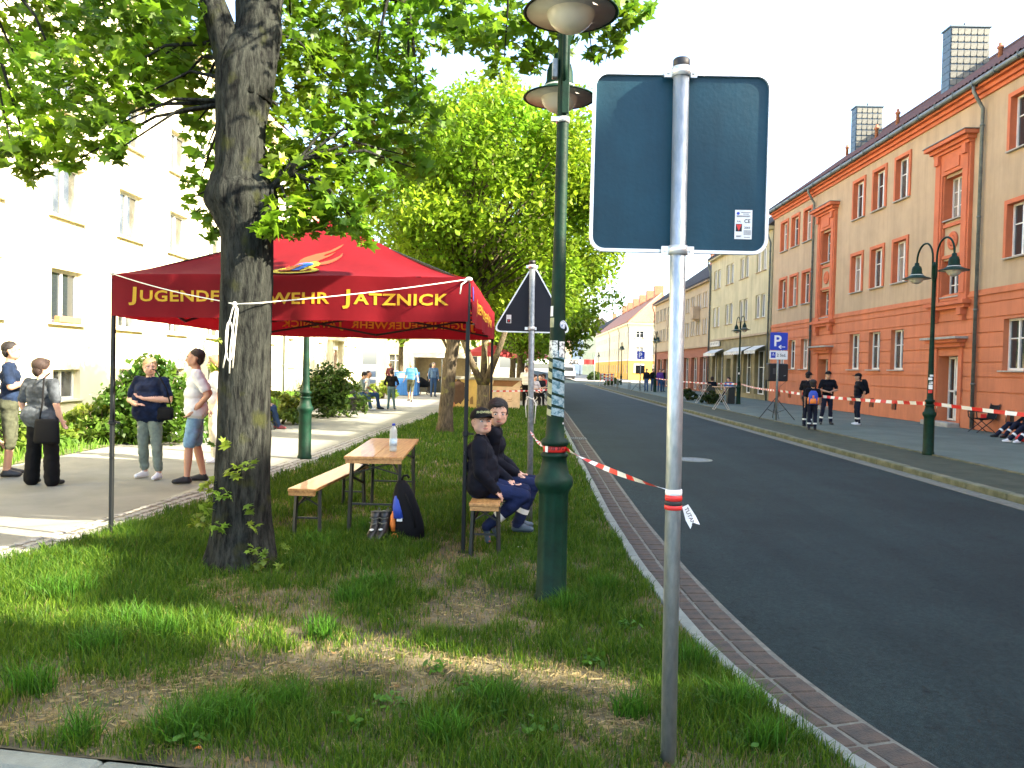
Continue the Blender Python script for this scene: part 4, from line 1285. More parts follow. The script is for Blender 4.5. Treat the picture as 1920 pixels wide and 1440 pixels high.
# ------------------------------------------------------------------ the maple by the canopy
TB = G(452, 1062); TY = TB.y
tree = thing('maple_tree', 'big maple with dark gnarled trunk and burl beside the red canopy', 'tree', (TB.x, TB.y, verge_z(TB.x, TB.y)))
cl = [(1095, 452, 100), (1062, 453, 72), (1030, 453, 62), (980, 453, 54), (900, 455, 50), (800, 457, 48), (700, 459, 47), (600, 461, 47), (520, 463, 47), (450, 463, 46),
      (415, 460, 52), (385, 455, 62), (360, 456, 60), (335, 452, 48), (290, 451, 44), (240, 452, 44), (190, 455, 49), (140, 458, 51), (110, 461, 46), (80, 464, 36), (50, 468, 18)]
NS = 72
mb = MB(); vs = []
dens = []
for (py, cx, hw) in cl: dens.append((py, cx, hw))
rows_t = np.linspace(1095, 50, 105)
for i, py in enumerate(rows_t):
    cx = float(np.interp(-py, [-a[0] for a in cl], [a[1] for a in cl])); hw = float(np.interp(-py, [-a[0] for a in cl], [a[2] for a in cl]))
    c = AT(cx, py, TY); rad = hw / FPX * TY
    for k in range(NS):
        a = 2 * PI * k / NS
        fl = max(0, (py - 1000) / 95)
        rr = rad * (1 + .05 * noise.noise(Vector((math.cos(a) * 2.2, math.sin(a) * 2.2, c.z * 2.4))) + .045 * noise.noise(Vector((math.cos(a) * 9, math.sin(a) * 9, c.z * 3))) + .02 * noise.noise(Vector((math.cos(a) * 17, math.sin(a) * 17, c.z * 4)))
                    + fl * .22 * max(0, math.cos(a * 5 + .8)) - fl * .08)
        if 330 < py < 430:   # the burl and its healed knots
            rr *= 1 + .14 * math.exp(-((a - 5.6) % (2 * PI) - .0) ** 2 * 3) + .10 * math.exp(-(((a - 3.4) % (2 * PI)) - .0) ** 2 * 3) + .06 * noise.noise(Vector((math.cos(a) * 5, math.sin(a) * 5, c.z * 14)))
        vs.append((c.x + rr * math.cos(a), c.y + rr * math.sin(a), c.z))
fs = [(i * NS + k, i * NS + (k + 1) % NS, (i + 1) * NS + (k + 1) % NS, (i + 1) * NS + k) for i in range(len(rows_t) - 1) for k in range(NS)]
mb.add(vs, fs, 0, True)
fork = AT(462, 120, TY)
limbs = []
def limb(p0, p1, r0, r1, bend=(0, 0, 0), n=7):
    p0, p1 = Vector(p0), Vector(p1)
    pts, rs = [], []
    for i in range(n + 1):
        t = i / n
        q = p0.lerp(p1, t) + Vector(bend) * math.sin(t * PI) + Vector((vnoise(t * 3, p0.x, 1, 1), vnoise(t * 3, p0.y, 1, 4), vnoise(t * 3, p1.x, 1, 8))) * .06 * math.sin(t * PI)
        pts.append(q); rs.append(r0 + (r1 - r0) * t)
    mb.tube(pts, rs, 12 if r0 > .06 else 7, 0)
    limbs.extend([(p, r) for p, r in zip(pts, rs)])
    return pts
top = AT(492, -20, TY + .1)
limb(AT(461, 185, TY), top, .195, .17, n=6)
l1 = limb(AT(448, 190, TY), AT(388, -40, TY - .1), .13, .095, n=6)
l2 = limb(top, top + Vector((.5, .5, 2.6)), .17, .09)
l3 = limb(l1[-1], l1[-1] + Vector((-1.0, .2, 2.2)), .095, .05)
l4 = limb(top, top + Vector((-.2, 1.3, 2.2)), .12, .05)
l5 = limb(top, Vector((top.x + 2.3, top.y - .1, top.z + .9)), .11, .05, (0, 0, .4))
l6 = limb(top, Vector((top.x + 1.0, top.y + .9, top.z + .3)), .09, .04, (0, 0, .25))
l7 = limb(l1[-1], Vector((l1[-1].x - 2.0, TY + .2, 4.45)), .08, .03, (0, 0, .35))
l8 = limb(l1[-1], Vector((l1[-1].x - 1.3, TY - 1.6, 4.7)), .07, .03, (0, 0, .35))
limb(AT(500, 360, TY - .05), AT(560, 300, TY - .2), .03, .018)
vis = [  # photo pixel, distance, radius, leaves
    (30, 30, 6.6, .42, 95), (45, 140, 6.4, .40, 95), (40, 235, 6.2, .32, 70), (25, 290, 5.9, .18, 26), (62, 318, 6.0, .12, 12), (120, 50, 6.9, .42, 95), (125, 165, 6.3, .40, 95), (120, 260, 6.0, .26, 46),
    (135, 305, 6.0, .10, 12), (205, 40, 6.5, .40, 90), (200, 150, 6.1, .38, 85), (205, 240, 5.9, .20, 30), (215, 285, 5.9, .09, 9), (290, 40, 6.6, .38, 85), (285, 120, 6.2, .30, 60), (275, 175, 6.0, .14, 14), (350, 30, 6.0, .3, 60), (350, 110, 6.4, .24, 40), (330, 160, 6.2, .15, 16),
    (375, 180, 6.5, .2, 24), (360, 240, 6.4, .14, 12), (385, 285, 6.5, .16, 16), (372, 345, 6.5, .14, 12), (392, 400, 6.5, .12, 11), (352, 375, 6.4, .07, 5), (395, 440, 6.4, .07, 5),
    (545, 50, 6.6, .40, 90), (625, 50, 7.0, .46, 110), (715, 60, 7.1, .44, 100), (790, 70, 7.1, .24, 36), (545, 150, 6.5, .38, 85), (625, 150, 6.7, .40, 90), (700, 160, 6.9, .38, 80), (765, 160, 6.9, .26, 40), (560, 250, 6.3, .36, 80),
    (640, 255, 6.4, .38, 85), (715, 245, 6.7, .32, 60), (785, 215, 6.8, .24, 34), (560, 335, 6.1, .32, 70), (625, 345, 6.2, .32, 70), (690, 340, 6.4, .26, 46), (755, 290, 6.6, .22, 30), (790, 320, 6.6, .12, 10), (545, 405, 5.9, .20, 34), (600, 400, 6.0, .22, 38), (650, 405, 6.0, .2, 30), (685, 440, 6.0, .10, 10), (510, 425, 5.8, .13, 15), (525, 300, 6.2, .2, 26),
    (820, 20, 6.6, .28, 44), (885, 30, 6.4, .34, 60), (950, 60, 6.2, .28, 44), (945, 125, 6.1, .13, 12), (1000, 110, 6.2, .17, 18), (1020, 60, 6.3, .26, 38), (880, 75, 6.3, .14, 14), (1085, 30, 6.2, .22, 30), (1140, 80, 6.1, .13, 12), (1160, 40, 6.1, .2, 24), (1195, 20, 6.0, .12, 10), (1110, 100, 6.1, .08, 6),
    (300, 90, 6.9, .4, 80)]
clumps = []
for (px, py, d, r, n) in vis:
    c = AT(px, py, d); clumps.append((tuple(c), r * 1.08, int(n * 2.4)))
    best = min(limbs, key=lambda q: (q[0] - c).length)
    p = best[0]; mid = p.lerp(c, .5) + Vector((0, 0, .12))
    mb.tube([p, mid, c], [min(best[1] * .6, .022), .012, .004], 5, 0)
# the rest of the crown, above the picture
k = 0; tries = 0
cc = Vector((TB.x + .3, TB.y + .2, 7.6))
while k < 95 and tries < 4000:
    tries += 1
    d = Vector((random.gauss(0, 1), random.gauss(0, 1), random.gauss(0, 1))).normalized() * (random.random() ** .4)
    p = cc + Vector((d.x * 3.7, d.y * 3.7, d.z * 3.4))
    q = PX(p)
    rad = random.uniform(.45, .7)
    if q is not None and p.y > .5 and q[1] > -rad / p.y * FPX * 1.15 - 12: continue
    if p.y < 1.5: continue
    clumps.append((tuple(p), rad, 75)); k += 1
    if k % 3 == 0:
        best = min(limbs, key=lambda z: (z[0] - p).length)
        mb.tube([best[0], best[0].lerp(p, .5) + Vector((0, 0, .1)), p], [min(best[1] * .7, .03), .018, .006], 5, 0)
mb.build('trunk', m_bark, tree)
make_crown(tree, clumps, .135, _maple(), (.125, .235, .012), .45, m_leaf, .8)
# shoots sprouting from the trunk
sh = []
for (px, py, r, n) in [(372, 975, .07, 16), (395, 950, .08, 16), (420, 925, .07, 14), (400, 905, .06, 12), (440, 885, .07, 14), (465, 870, .06, 9), (410, 985, .06, 12), (385, 915, .05, 8), (478, 985, .05, 7), (470, 955, .05, 7), (405, 985, .05, 8), (425, 830, .04, 5),
                       (405, 690, .04, 5), (412, 640, .03, 4), (402, 830, .04, 5), (470, 1030, .05, 7), (495, 1045, .06, 9), (520, 1060, .05, 8), (480, 1062, .04, 7), (535, 1030, .04, 6)]:
    d = TY - .26 if px > 405 else TY - .12
    sh.append((tuple(AT(px, py, d)), r, n))
make_crown(tree, sh, .085, _maple(), (.17, .26, .03), .25, m_leaf, .7, 'shoots')['kind'] = 'stuff'

# ------------------------------------------------------------------ trees farther along the verge
def street_tree(name, label, base, trunk_r, fork_z, crown_c, crown_r, nclump, nleaf, leaf, tint, lean=(0, 0), stems=1, barkm=None, clump_r=.8, shape=None, tilt=.8, group=None, rmin=.35):
    bx, by = base
    t = thing(name, label, 'tree', (bx, by, verge_z(bx, by) if (xl(by) < bx < xk(by) and by < 31.5) else -0.02), group=group)
    z0 = t.location.z - .06
    mb = MB()
    cv = Vector(crown_c)
    f = Vector((bx + lean[0], by + lean[1], fork_z))
    if stems == 1:
        pts = [Vector((bx, by, z0)).lerp(f, k / 8) + Vector((.04 * vnoise(k, bx, .7, 2), .04 * vnoise(k, by, .7, 5), 0)) for k in range(9)]
        mb.tube(pts, [trunk_r * (1.45, 1.12, 1.02, 1, .98, .96, .93, .9, .88)[k] for k in range(9)], 16)
        roots = [f]
    else:
        f0 = Vector((bx, by, 1.0))
        mb.tube([(bx, by, z0), (bx, by, .3), f0], [trunk_r * 1.3, trunk_r * 1.05, trunk_r], 14)
        roots = []
        for k in range(stems):
            e = f + Vector((.75 * (k - (stems - 1) / 2), .3 * math.sin(k * 2.1), .2 * k))
            mb.tube([f0 - Vector((0, 0, .1)), f0.lerp(e, .5) + Vector((.05 * (k - 1), 0, 0)), e], [trunk_r * .66, trunk_r * .5, trunk_r * .42], 10)
            roots.append(e)
    cl_ = []
    for k in range(nclump):
        d = Vector((random.gauss(0, 1), random.gauss(0, 1), random.gauss(0, 1))).normalized() * random.uniform(rmin, 1) ** .55
        p = cv + Vector((d.x * crown_r[0], d.y * crown_r[1], d.z * crown_r[2]))
        if d.z < -.3: p.z += .25
        w = 1 + .22 * vnoise(d.x * 2 + bx, d.y * 2 + d.z * 2, 1.0, by)
        p = cv + (p - cv) * w
        cl_.append((tuple(p), clump_r * random.uniform(.6, 1.15), nleaf))
        if k % 2 == 0:
            rt = min(roots, key=lambda q: (q - p).length)
            mid = rt.lerp(p, .45) + Vector((0, 0, .3))
            mb.tube([rt, mid, p], [trunk_r * .26, trunk_r * .13, .008], 6)
    top = cv + Vector((0, 0, crown_r[2] * .6))
    for rt in roots: mb.tube([rt - Vector((0, 0, .1)), rt.lerp(top, .5), top], [trunk_r * (.88 if stems == 1 else .42), trunk_r * .45, .03], 10)
    mb.build('trunk', barkm or m_bark2, t)
    make_crown(t, cl_, leaf, shape or _oval(), tint, .42, m_leaf2, tilt)
    return t
g2 = G(832, 815)
street_tree('street_tree', 'bright green tree with one leaning trunk on the verge behind the canopy', (g2.x, g2.y), .16, 2.7, (g2.x + 1.1, g2.y + .3, 5.25), (3.3, 3.0, 2.9), 190, 300, .115, (.20, .33, .018), lean=(.22, 0))
g3 = G(905, 782)
street_tree('street_tree', 'tree forking into several stems in front of the painted wall', (g3.x, g3.y), .2, 2.6, (g3.x + .6, g3.y + 1.2, 5.6), (3.6, 3.4, 3.1), 140, 200, .15, (.17, .29, .018), stems=3, clump_r=.85)
street_tree('street_tree', 'leafy tree at the roadside beyond the painted wall', (-.1, 38), .2, 2.4, (.6, 38, 5.0), (3.6, 3.6, 3.1), 110, 150, .2, (.17, .28, .02), clump_r=.95)
street_tree('street_tree', 'small roadside tree beside the cafe tables on the square', (-.6, 47), .18, 2.2, (.2, 47, 5.4), (3.4, 3.4, 3.2), 60, 80, .32, (.12, .2, .025), clump_r=1.0)
street_tree('far_tree', 'roadside tree before the far crossing', (-.8, 66), .22, 3.0, (.4, 66, 6.2), (4.6, 4.6, 3.8), 70, 80, .4, (.11, .19, .02), clump_r=1.2)
street_tree('far_tree', 'roadside tree beyond the far crossing', (-1.5, 112), .25, 3.0, (0, 112, 7), (6, 6, 5), 70, 70, .6, (.11, .19, .02), clump_r=1.6)
street_tree('square_tree', 'tree on the square behind the striped stall', (-7.8, 50), .16, 2.7, (-7.0, 49, 5.0), (2.6, 2.6, 2.2), 40, 80, .26, (.16, .26, .03), clump_r=.8)
street_tree('square_tree', 'tree between the container and the plaza house', (-4.2, 44), .16, 2.4, (-3.9, 44, 4.5), (2.4, 2.4, 1.9), 36, 80, .24, (.15, .25, .03), clump_r=.75)

# ------------------------------------------------------------------ shrubs and weeds
def shrub(name, label, c, rx, ry, hgt, n, leaf, tint, group=None, shape=None, flowers=None, z=-0.016):
    t = thing(name, label, 'shrub', (c[0], c[1], z), group=group)
    mb = MB()
    for k in range(14):
        a = random.uniform(0, 2 * PI); rr = random.uniform(.3, .9)
        mb.tube([(c[0] + .08 * math.cos(a), c[1] + .08 * math.sin(a), z - .02), (c[0] + rx * .4 * rr * math.cos(a), c[1] + ry * .4 * rr * math.sin(a), z + hgt * .4), (c[0] + rx * .8 * rr * math.cos(a), c[1] + ry * .8 * rr * math.sin(a), z + hgt * .8)], [.018, .012, .005], 5)
    mb.build('stems', m_bark2, t)
    cl_ = []
    for k in range(n):
        a = random.uniform(0, 2 * PI); rr = random.random() ** .5; hz = random.random()
        e = math.sqrt(max(0, 1 - (hz * 1.0 - .15) ** 2)) if hz > .15 else 1
        cl_.append(((c[0] + rx * rr * e * math.cos(a), c[1] + ry * rr * e * math.sin(a), z + .1 + (hgt - .1) * hz * (1.05 - .45 * rr * rr)), random.uniform(.14, .26) * (hgt / 1.2), 42))
    make_crown(t, cl_, leaf, shape or _oval(), tint, .3, m_leaf2, .8, 'foliage')
    if flowers:
        fl = [(c_[0], c_[1] * 1.05, 6) for c_ in cl_]
        make_crown(t, fl, .05, _diamond(), flowers, .1, m_leaf2, .8, 'blossom')
    return t
p = G(620, 782); shrub('dark_shrub', 'dense dark green shrub behind the park bench', (p.x - .15, p.y + .6), 1.15, .9, 1.5, 130, .11, (.045, .085, .012))
p = G(545, 795); shrub('light_shrub', 'low yellowish shrub beside the dark shrub', (p.x - .4, p.y + .4), .8, .6, .8, 50, .12, (.19, .26, .04))
p = G(265, 832); shrub('dogwood_shrub', 'round leafy shrub behind the people on the path', (p.x - .2, p.y + .7), 1.1, .9, 1.55, 130, .13, (.07, .15, .015), flowers=(.6, .62, .5))
p = G(160, 830); shrub('low_shrub', 'sunlit low flowering shrub by the basement windows', (p.x, p.y + .7), 1.0, .8, .75, 60, .11, (.2, .28, .04), flowers=(.55, .5, .3))
p = G(385, 800); shrub('low_shrub', 'pale shrub under the apartment house windows', (p.x - .9, p.y + 1.0), 1.0, .8, .8, 50, .12, (.19, .26, .045))
p = G(30, 850); shrub('low_shrub', 'low green shrub behind the man in the dark blue shirt', (p.x - .6, p.y + .9), 1.0, .8, .6, 50, .11, (.14, .24, .03))
p = G(705, 752); shrub('low_shrub', 'sunlit shrub between park bench and container', (p.x - .3, p.y + 3), .8, .8, .9, 40, .14, (.2, .28, .04), z=-.026)
p = G(1310, 752); shrub('planter_hedge', 'dark low hedge on the far pavement', (9.4, 39.2), .55, 1.3, .62, 55, .10, (.035, .06, .012), z=-.012)
p = G(1285, 742); shrub('planter_hedge', 'dark low hedge beyond the first hedge on the far pavement', (9.2, 43.5), .5, 1.2, .55, 40, .11, (.035, .06, .012), z=-.012)
shrub('roadside_shrub', 'small roadside shrub before the yellow corner house', (9.0, 78), .8, 1.5, .7, 40, .16, (.07, .11, .02), z=-.012)
shrub('roadside_shrub', 'dark roadside shrub beyond the side street', (10.2, 110), 1.2, 2.5, 1.2, 50, .25, (.05, .09, .015), z=-.012)

# broad-leaved weeds in the near grass
wp = [(1065, 1140, .10), (480, 1330, .12), (930, 1350, .11), (1000, 1385, .10), (730, 1330, .09), (660, 1365, .09), (1110, 1250, .08), (1330, 1330, .10), (560, 1060, .07), (1400, 1400, .09), (350, 1400, .09), (820, 1265, .07), (1180, 1180, .08), (880, 1300, .09)]
for i, (px, py, r) in enumerate(wp):
    g = G(px, py)
    if g.x > xk(g.y) - .15 or g.y < yfront(g.x) + .05: continue
    t = thing('weed_plant', 'small broad-leaved weed growing in the patchy grass', 'weed', (g.x, g.y, verge_z(g.x, g.y) - .004), group='weeds in the verge')
    n = 26
    a = rng.uniform(0, 2 * PI, n); rr = rng.uniform(.1, 1, n) * r
    P3 = np.stack([g.x + rr * np.cos(a), g.y + rr * np.sin(a), t.location.z + .02 + .05 * rng.uniform(0, 1, n)], 1)
    V, F, C = leaves(P3, rng.uniform(.025, .05, n), _oval(), np.array([[.07, .17, .02]]) * rng.uniform(.7, 1.4, (n, 1)), .6)
    V = V - np.array(t.location)[None]
    big_mesh('foliage', V, F, m_leaf2, C, parent=t)
# ================================================================== street furniture
m_green = mat('green_lamp_paint', (0.0018, 0.024, 0.012), 0.6, spec=.22, var=0.35, vscale=7, bump=0.25, bscale=40, streak=.35)
m_globe = mat('opal_glass', (0.85, 0.81, 0.68), 0.25, transl=0.4)
m_shade_in = mat('lamp_shade_inside', (0.5, 0.49, 0.43), 0.6, var=0.1, vscale=6)
m_galv = mat('galvanised_steel', (0.46, 0.49, 0.49), 0.42, metal=0.75, col2=(0.33, 0.37, 0.38), vscale=38, bump=0.35, bscale=60, stretch=(1, 1, .35))
m_galvdull = mat('weathered_steel', (0.25, 0.28, 0.29), 0.55, metal=0.5, var=0.2, vscale=30)
m_alu = mat('aluminium_rim', (0.78, 0.78, 0.76), 0.35, metal=0.6, var=0.05)
m_signback = mat('sign_back_grey', (0.004, 0.048, 0.074), 0.5, var=0.16, vscale=2.5, spec=0.3, streak=.22, bump=.12, bscale=60)
m_black = mat('black_plastic', (0.012, 0.012, 0.013), 0.55)
m_paper = mat('white_paper', (0.75, 0.75, 0.72), 0.7, var=0.1, vscale=20)
m_red = mat('red_plastic', (0.62, 0.025, 0.02), 0.5, var=0.08, vscale=9)
m_tapew = mat('white_plastic', (0.8, 0.79, 0.75), 0.5)
m_ink = mat('black_ink', (0.012, 0.012, 0.012), 0.7)
m_blueink = mat('sign_blue', (0.01, 0.045, 0.42), 0.45)
m_rope = mat('white_cord', (0.75, 0.72, 0.62), 0.9, var=0.1, vscale=60)
m_wood = mat('varnished_pine', (0.52, 0.29, 0.10), 0.42, col2=(0.34, 0.16, 0.05), vscale=5, stretch=(9, .6, 9), bump=0.2, bscale=30, coat=0.2)
m_leg = mat('dark_green_steel', (0.012, 0.016, 0.014), 0.5)

def street_lamp(label, x, y, z, detailed=False):
    t = thing('street_lamp', label, 'street lamp', (x, y, z), group='double-armed street lamps')
    n = 32 if detailed else 18
    mb = MB()
    mb.lathe([(.118, -.03), (.118, .05), (.105, .075), (.104, .76), (.110, .79), (.128, .82), (.134, .85), (.126, .88), (.104, .90), (.088, .97), (.082, 1.01), (.094, 1.022), (.096, 1.036), (.078, 1.05)], n=n * 2 if detailed else n, flute=10, fl_amp=.010, fz=(.08, .77))
    mb.build('base', m_green, t, world=False)
    mb = MB()
    mb.lathe([(.074, 1.04), (.074, 1.09), (.092, 1.10), (.096, 1.118), (.09, 1.135), (.066, 1.15), (.060, 1.25), (.056, 1.6), (.049, 2.1), (.043, 2.5), (.040, 3.4), (.040, 3.86), (.052, 3.87), (.052, 3.92), (.02, 3.98)], n=n)
    mb.build('pole', m_green, t, world=False)
    for s in (-1, 1):
        mb = MB()
        pts = [(0, s * .03, 3.55), (0, s * .075, 3.68)]
        for k in range(13):
            a = PI * k / 12
            pts.append((0, s * (.405 - .325 * math.cos(a)), 4.08 + .34 * math.sin(a)))
        pts.append((0, s * .73, 3.98))
        mb.tube(pts, .021, 10 if detailed else 7)
        arm = mb.build('arm', m_green, t, world=False)
        mb = MB()
        mb.lathe([(.03, 4.06), (.045, 4.05), (.05, 4.0), (.085, 3.97), (.10, 3.92), (.105, 3.84), (.13, 3.79), (.19, 3.755), (.275, 3.725), (.282, 3.715), (.272, 3.712), (.19, 3.738), (.125, 3.765)], (0, s * .73, 0), n)
        sh = mb.build('lamp_shade', m_green, t, world=False)
        mb = MB(); mb.lathe([(.262, 3.7155), (.20, 3.728), (.15, 3.742), (.148, 3.75), (.001, 3.75)], (0, s * .73, 0), n); mb.build('reflector', m_shade_in, sh, world=False)
        mb = MB(); mb.ell((0, s * .73, 3.735), (.145, .145, .135), nu=n, nv=10); mb.build('globe', m_globe, sh, world=False)
    return t
def patch(t, z0, z1, a0, a1, r0, r1, m, name='sticker', skew=0.0, n=8):
    """paper stuck round the pole"""
    mb = MB()
    mb.grid(n, 4, lambda u, v: ((r0 + (r1 - r0) * v + .0016) * math.cos(a0 + (a1 - a0) * u), (r0 + (r1 - r0) * v + .0016) * math.sin(a0 + (a1 - a0) * u), z0 + (z1 - z0) * v + skew * (u - .5)))
    return mb.build(name, m, t, world=False)

lp = G(1033, 1142, -.02)
lamp = street_lamp('near green street lamp wrapped in faded stickers beside the square sign', lp.x + .005, lp.y + .16, -.03, True)
m_poster = mat('faded_poster', (0.30, 0.40, 0.42), 0.6, col2=(0.05, 0.14, 0.17), vscale=34, detail=3, lo=.42, hi=.58)
m_poster2 = mat('yellowed_poster', (0.42, 0.40, 0.24), 0.7, col2=(0.22, 0.24, 0.14), vscale=16)
m_sk = mat('printed_sticker', (0.70, 0.70, 0.64), 0.6, col2=(0.12, 0.12, 0.12), vscale=55, detail=2, lo=.40, hi=.5)
rp = lambda z: float(np.interp(z, [1.15, 1.25, 1.6, 2.1, 2.5], [.066, .060, .056, .049, .043]))
A0 = -PI / 2      # the side towards the camera
z = 1.30
for k, (hh, sk) in enumerate([(.052, .02), (.062, .03), (.085, .03), (.055, .03), (.05, .025), (.05, .02)]):
    patch(lamp, z, z + hh, A0 - .55, A0 + 1.25, rp(z), rp(z + hh), m_poster, 'poster', -sk)
    patch(lamp, z + .004, z + hh - .004, A0 - 1.5, A0 - .56, rp(z), rp(z + hh), m_poster2, 'poster', -sk * .6)
    z += hh + .018
patch(lamp, 1.70, 1.815, A0 - 1.3, A0 + .02, rp(1.7), rp(1.8), m_sk); patch(lamp, 1.70, 1.81, A0 + .2, A0 + 1.1, rp(1.7), rp(1.8), m_sk)
patch(lamp, 1.905, 1.97, A0 - 1.5, A0 - .55, rp(1.9), rp(1.97), m_poster2); patch(lamp, 1.98, 2.05, A0 - 1.5, A0 - .75, rp(2), rp(2.05), m_paper)
mb = MB()
mb.grid(12, 6, lambda u, v: tuple(Vector(((rp(1.92) + .0025) * math.cos(A0 + .75 + .52 * v * math.cos(2 * PI * u) / 1.0), (rp(1.92) + .0025) * math.sin(A0 + .75 + .52 * v * math.cos(2 * PI * u)), 1.925 + .03 * v * math.sin(2 * PI * u)))))
mb.build('round_sticker', mat('round_sticker_print', (.72, .74, .74), .5, col2=(.1, .2, .35), vscale=70, detail=1), lamp, world=False)
patch(lamp, 1.245, 1.256, A0 + .9, A0 + 1.2, rp(1.25), rp(1.25), m_paper)
mb = MB(); mb.lathe([(.047, 3.30), (.047, 3.335), (.041, 3.335), (.041, 3.30)], n=24); mb.box((-.055, -.02, 3.318), (.05, .03, .03)); mb.build('clamp', m_alu, lamp, world=False)
mb = MB(); mb.bevbox((-.062, -.01, 3.66), (.04, .06, .13), .006); mb.build('junction_box', m_galvdull, lamp, world=False)
mb = MB(); mb.bevbox((.012, -.046, 3.58), (.05, .02, .46), .004); mb.build('cover_strip', m_green, lamp, world=False)

pl_ = G(571, 857); street_lamp('sunlit green street lamp at the edge of the path', pl_.x, pl_.y, -.03)
pr_ = G(1740, 851); rl = street_lamp('green street lamp on the far pavement in front of the orange house', pr_.x, pr_.y, -.02)
for z0, z1, a, mm in [(1.55, 1.6, -.4, m_paper), (1.62, 1.66, .1, m_paper), (1.36, 1.45, -.2, m_paper), (1.28, 1.345, -.3, m_red), (1.46, 1.52, -.1, m_sk)]:
    patch(rl, z0, z1, A0 - .9 + a, A0 + .5 + a, rp(z0), rp(z1), mm)
p = PL2 = G(1384, 757); l2_ = street_lamp('street lamp in front of the pale yellow shop house', p.x, p.y, -.02)
patch(l2_, 1.5, 1.6, A0 - 1, A0 + .3, rp(1.5), rp(1.6), m_paper)
street_lamp('street lamp before the beige house', 9.8, 58, -.02)
street_lamp('street lamp by the far side street', 10.3, 82, -.02)
street_lamp('street lamp in front of the yellow corner house', 13.0, 135, -.02)
street_lamp('street lamp in front of the mint green house', 13.0, 178, -.02)

# ------------------------------------------------------------------ square sign seen from behind
sp = G(1253, 1432)
sy = sp.y
gz = verge_z(sp.x, sp.y)
t = thing('square_sign', 'big square traffic sign on galvanised post seen from behind', 'traffic sign', (sp.x, sp.y, gz))
ptop = AT(1278, 113, sy)
mb = MB(); mb.tube([(sp.x, sy, gz - .05), (ptop.x, sy, ptop.z - .01)], .0315, 24); mb.build('post', m_galv, t)
mb = MB(); mb.tube([(ptop.x, sy, ptop.z - .05), (ptop.x, sy, ptop.z), (ptop.x, sy, ptop.z + .006)], [.0335, .0335, .028], 24); mb.build('post_cap', m_black, t)
ys_ = sy + .046
c00, c11 = AT(1103, 473, ys_), AT(1448, 138, ys_)
zx0, zx1, zz0, zz1 = c00.x + .002, c11.x, AT(1275, 475, ys_).z, AT(1275, 137, ys_).z
def rrect(x0, x1, y0, y1, r, n=7):
    out = []
    for cx, cy, a0 in ((x1 - r, y1 - r, 0), (x0 + r, y1 - r, PI / 2), (x0 + r, y0 + r, PI), (x1 - r, y0 + r, 1.5 * PI)):
        for k in range(n + 1):
            a = a0 + PI / 2 * k / n; out.append((cx + r * math.cos(a), cy + r * math.sin(a)))
    return out
mb = MB(); mb.plate(rrect(zx0 + .012, zx1 - .012, zz0 + .012, zz1 - .012, .05), lambda u, v, w: (u, ys_ + w, v), .003); pan = mb.build('panel', m_signback, t)
mb = MB()
o1 = rrect(zx0, zx1, zz0, zz1, .06); o2 = rrect(zx0 + .013, zx1 - .013, zz0 + .013, zz1 - .013, .049); n = len(o1)
vs = [(u, ys_ - .012, v) for u, v in o1] + [(u, ys_ - .012, v) for u, v in o2] + [(u, ys_ + .012, v) for u, v in o1] + [(u, ys_ + .012, v) for u, v in o2]
fs = []
for i in range(n):
    j = (i + 1) % n
    fs += [(i, j, n + j, n + i), (2 * n + i, 3 * n + i, 3 * n + j, 2 * n + j), (i, 2 * n + i, 2 * n + j, j), (n + i, n + j, 3 * n + j, 3 * n + i)]
mb.add(vs, fs); mb.build('rim', m_alu, t)
for zc in (zz1 - .014, zz0 + .005):
    xc = sp.x + (ptop.x - sp.x) * (zc - gz) / (ptop.z - gz)
    mb = MB()
    mb.lathe([(.038, zc - .018), (.038, zc + .018), (.032, zc + .018), (.032, zc - .018)], (xc, sy, 0), 24)
    for s in (-1, 1):
        mb.box((xc + s * .049, sy + .012, zc), (.032, .012, .034)); mb.tube([(xc + s * .05, sy - .004, zc), (xc + s * .05, sy + .03, zc)], .006, 8)
    mb.build('clamp', m_alu, t)
s0, s1 = AT(1377, 448, ys_ - .003), AT(1411, 394, ys_ - .003)
SX, SZ, SW_, SH_ = s0.x, s0.z, s1.x - s0.x, s1.z - s0.z
sy2 = ys_ - .0015
mb = MB(); mb.box((SX + SW_ / 2, sy2, SZ + SH_ / 2), (SW_, .001, SH_)); st = mb.build('maker_label', m_paper, t)
fl = lambda u, v, d=.0008: (SX + u * SW_, sy2 - d, SZ + v * SH_)
mb = MB()
put_text(mb, 'CE', .021, lambda u, v: fl(.72 + u / SW_, .56 + v / SH_), 0, .02); put_text(mb, '2003', .012, lambda u, v: fl(.72 + u / SW_, .36 + v / SH_), 0, .02)
for k in range(5): mb.add([fl(.52, .30 - k * .035), fl(.95, .30 - k * .035), fl(.95, .285 - k * .035), fl(.52, .285 - k * .035)], [(0, 1, 2, 3)])
for a, b, c in [(.35, .9, .90), (.45, .8, .85), (.1, .9, .79), (.1, .85, .76), (.1, .4, .10), (.1, .35, .07), (.55, .9, .06)]:
    mb.add([fl(a, c), fl(b, c), fl(b, c + .018), fl(a, c + .018)], [(0, 1, 2, 3)])
mb.add([fl(.06, .26), fl(.42, .26), fl(.42, .52), fl(.06, .52)], [(0, 1, 2, 3)])
put_text(mb, 'RAL', .009, lambda u, v: fl(.24 + u / SW_, .58 + v / SH_), 0, .02)
mb.build('print', m_ink, st)
mb = MB(); mb.add([fl(.08, .50, .0012), fl(.40, .50, .0012), fl(.24, .28, .0012)], [(0, 1, 2)]); mb.build('red_triangle_print', m_red, st)
mb = MB(); mb.add([fl(.18 + .09 * math.cos(2 * PI * k / 16), .88 + .05 * math.sin(2 * PI * k / 16)) for k in range(16)], [tuple(range(16))]); mb.build('round_print', m_blueink, st)

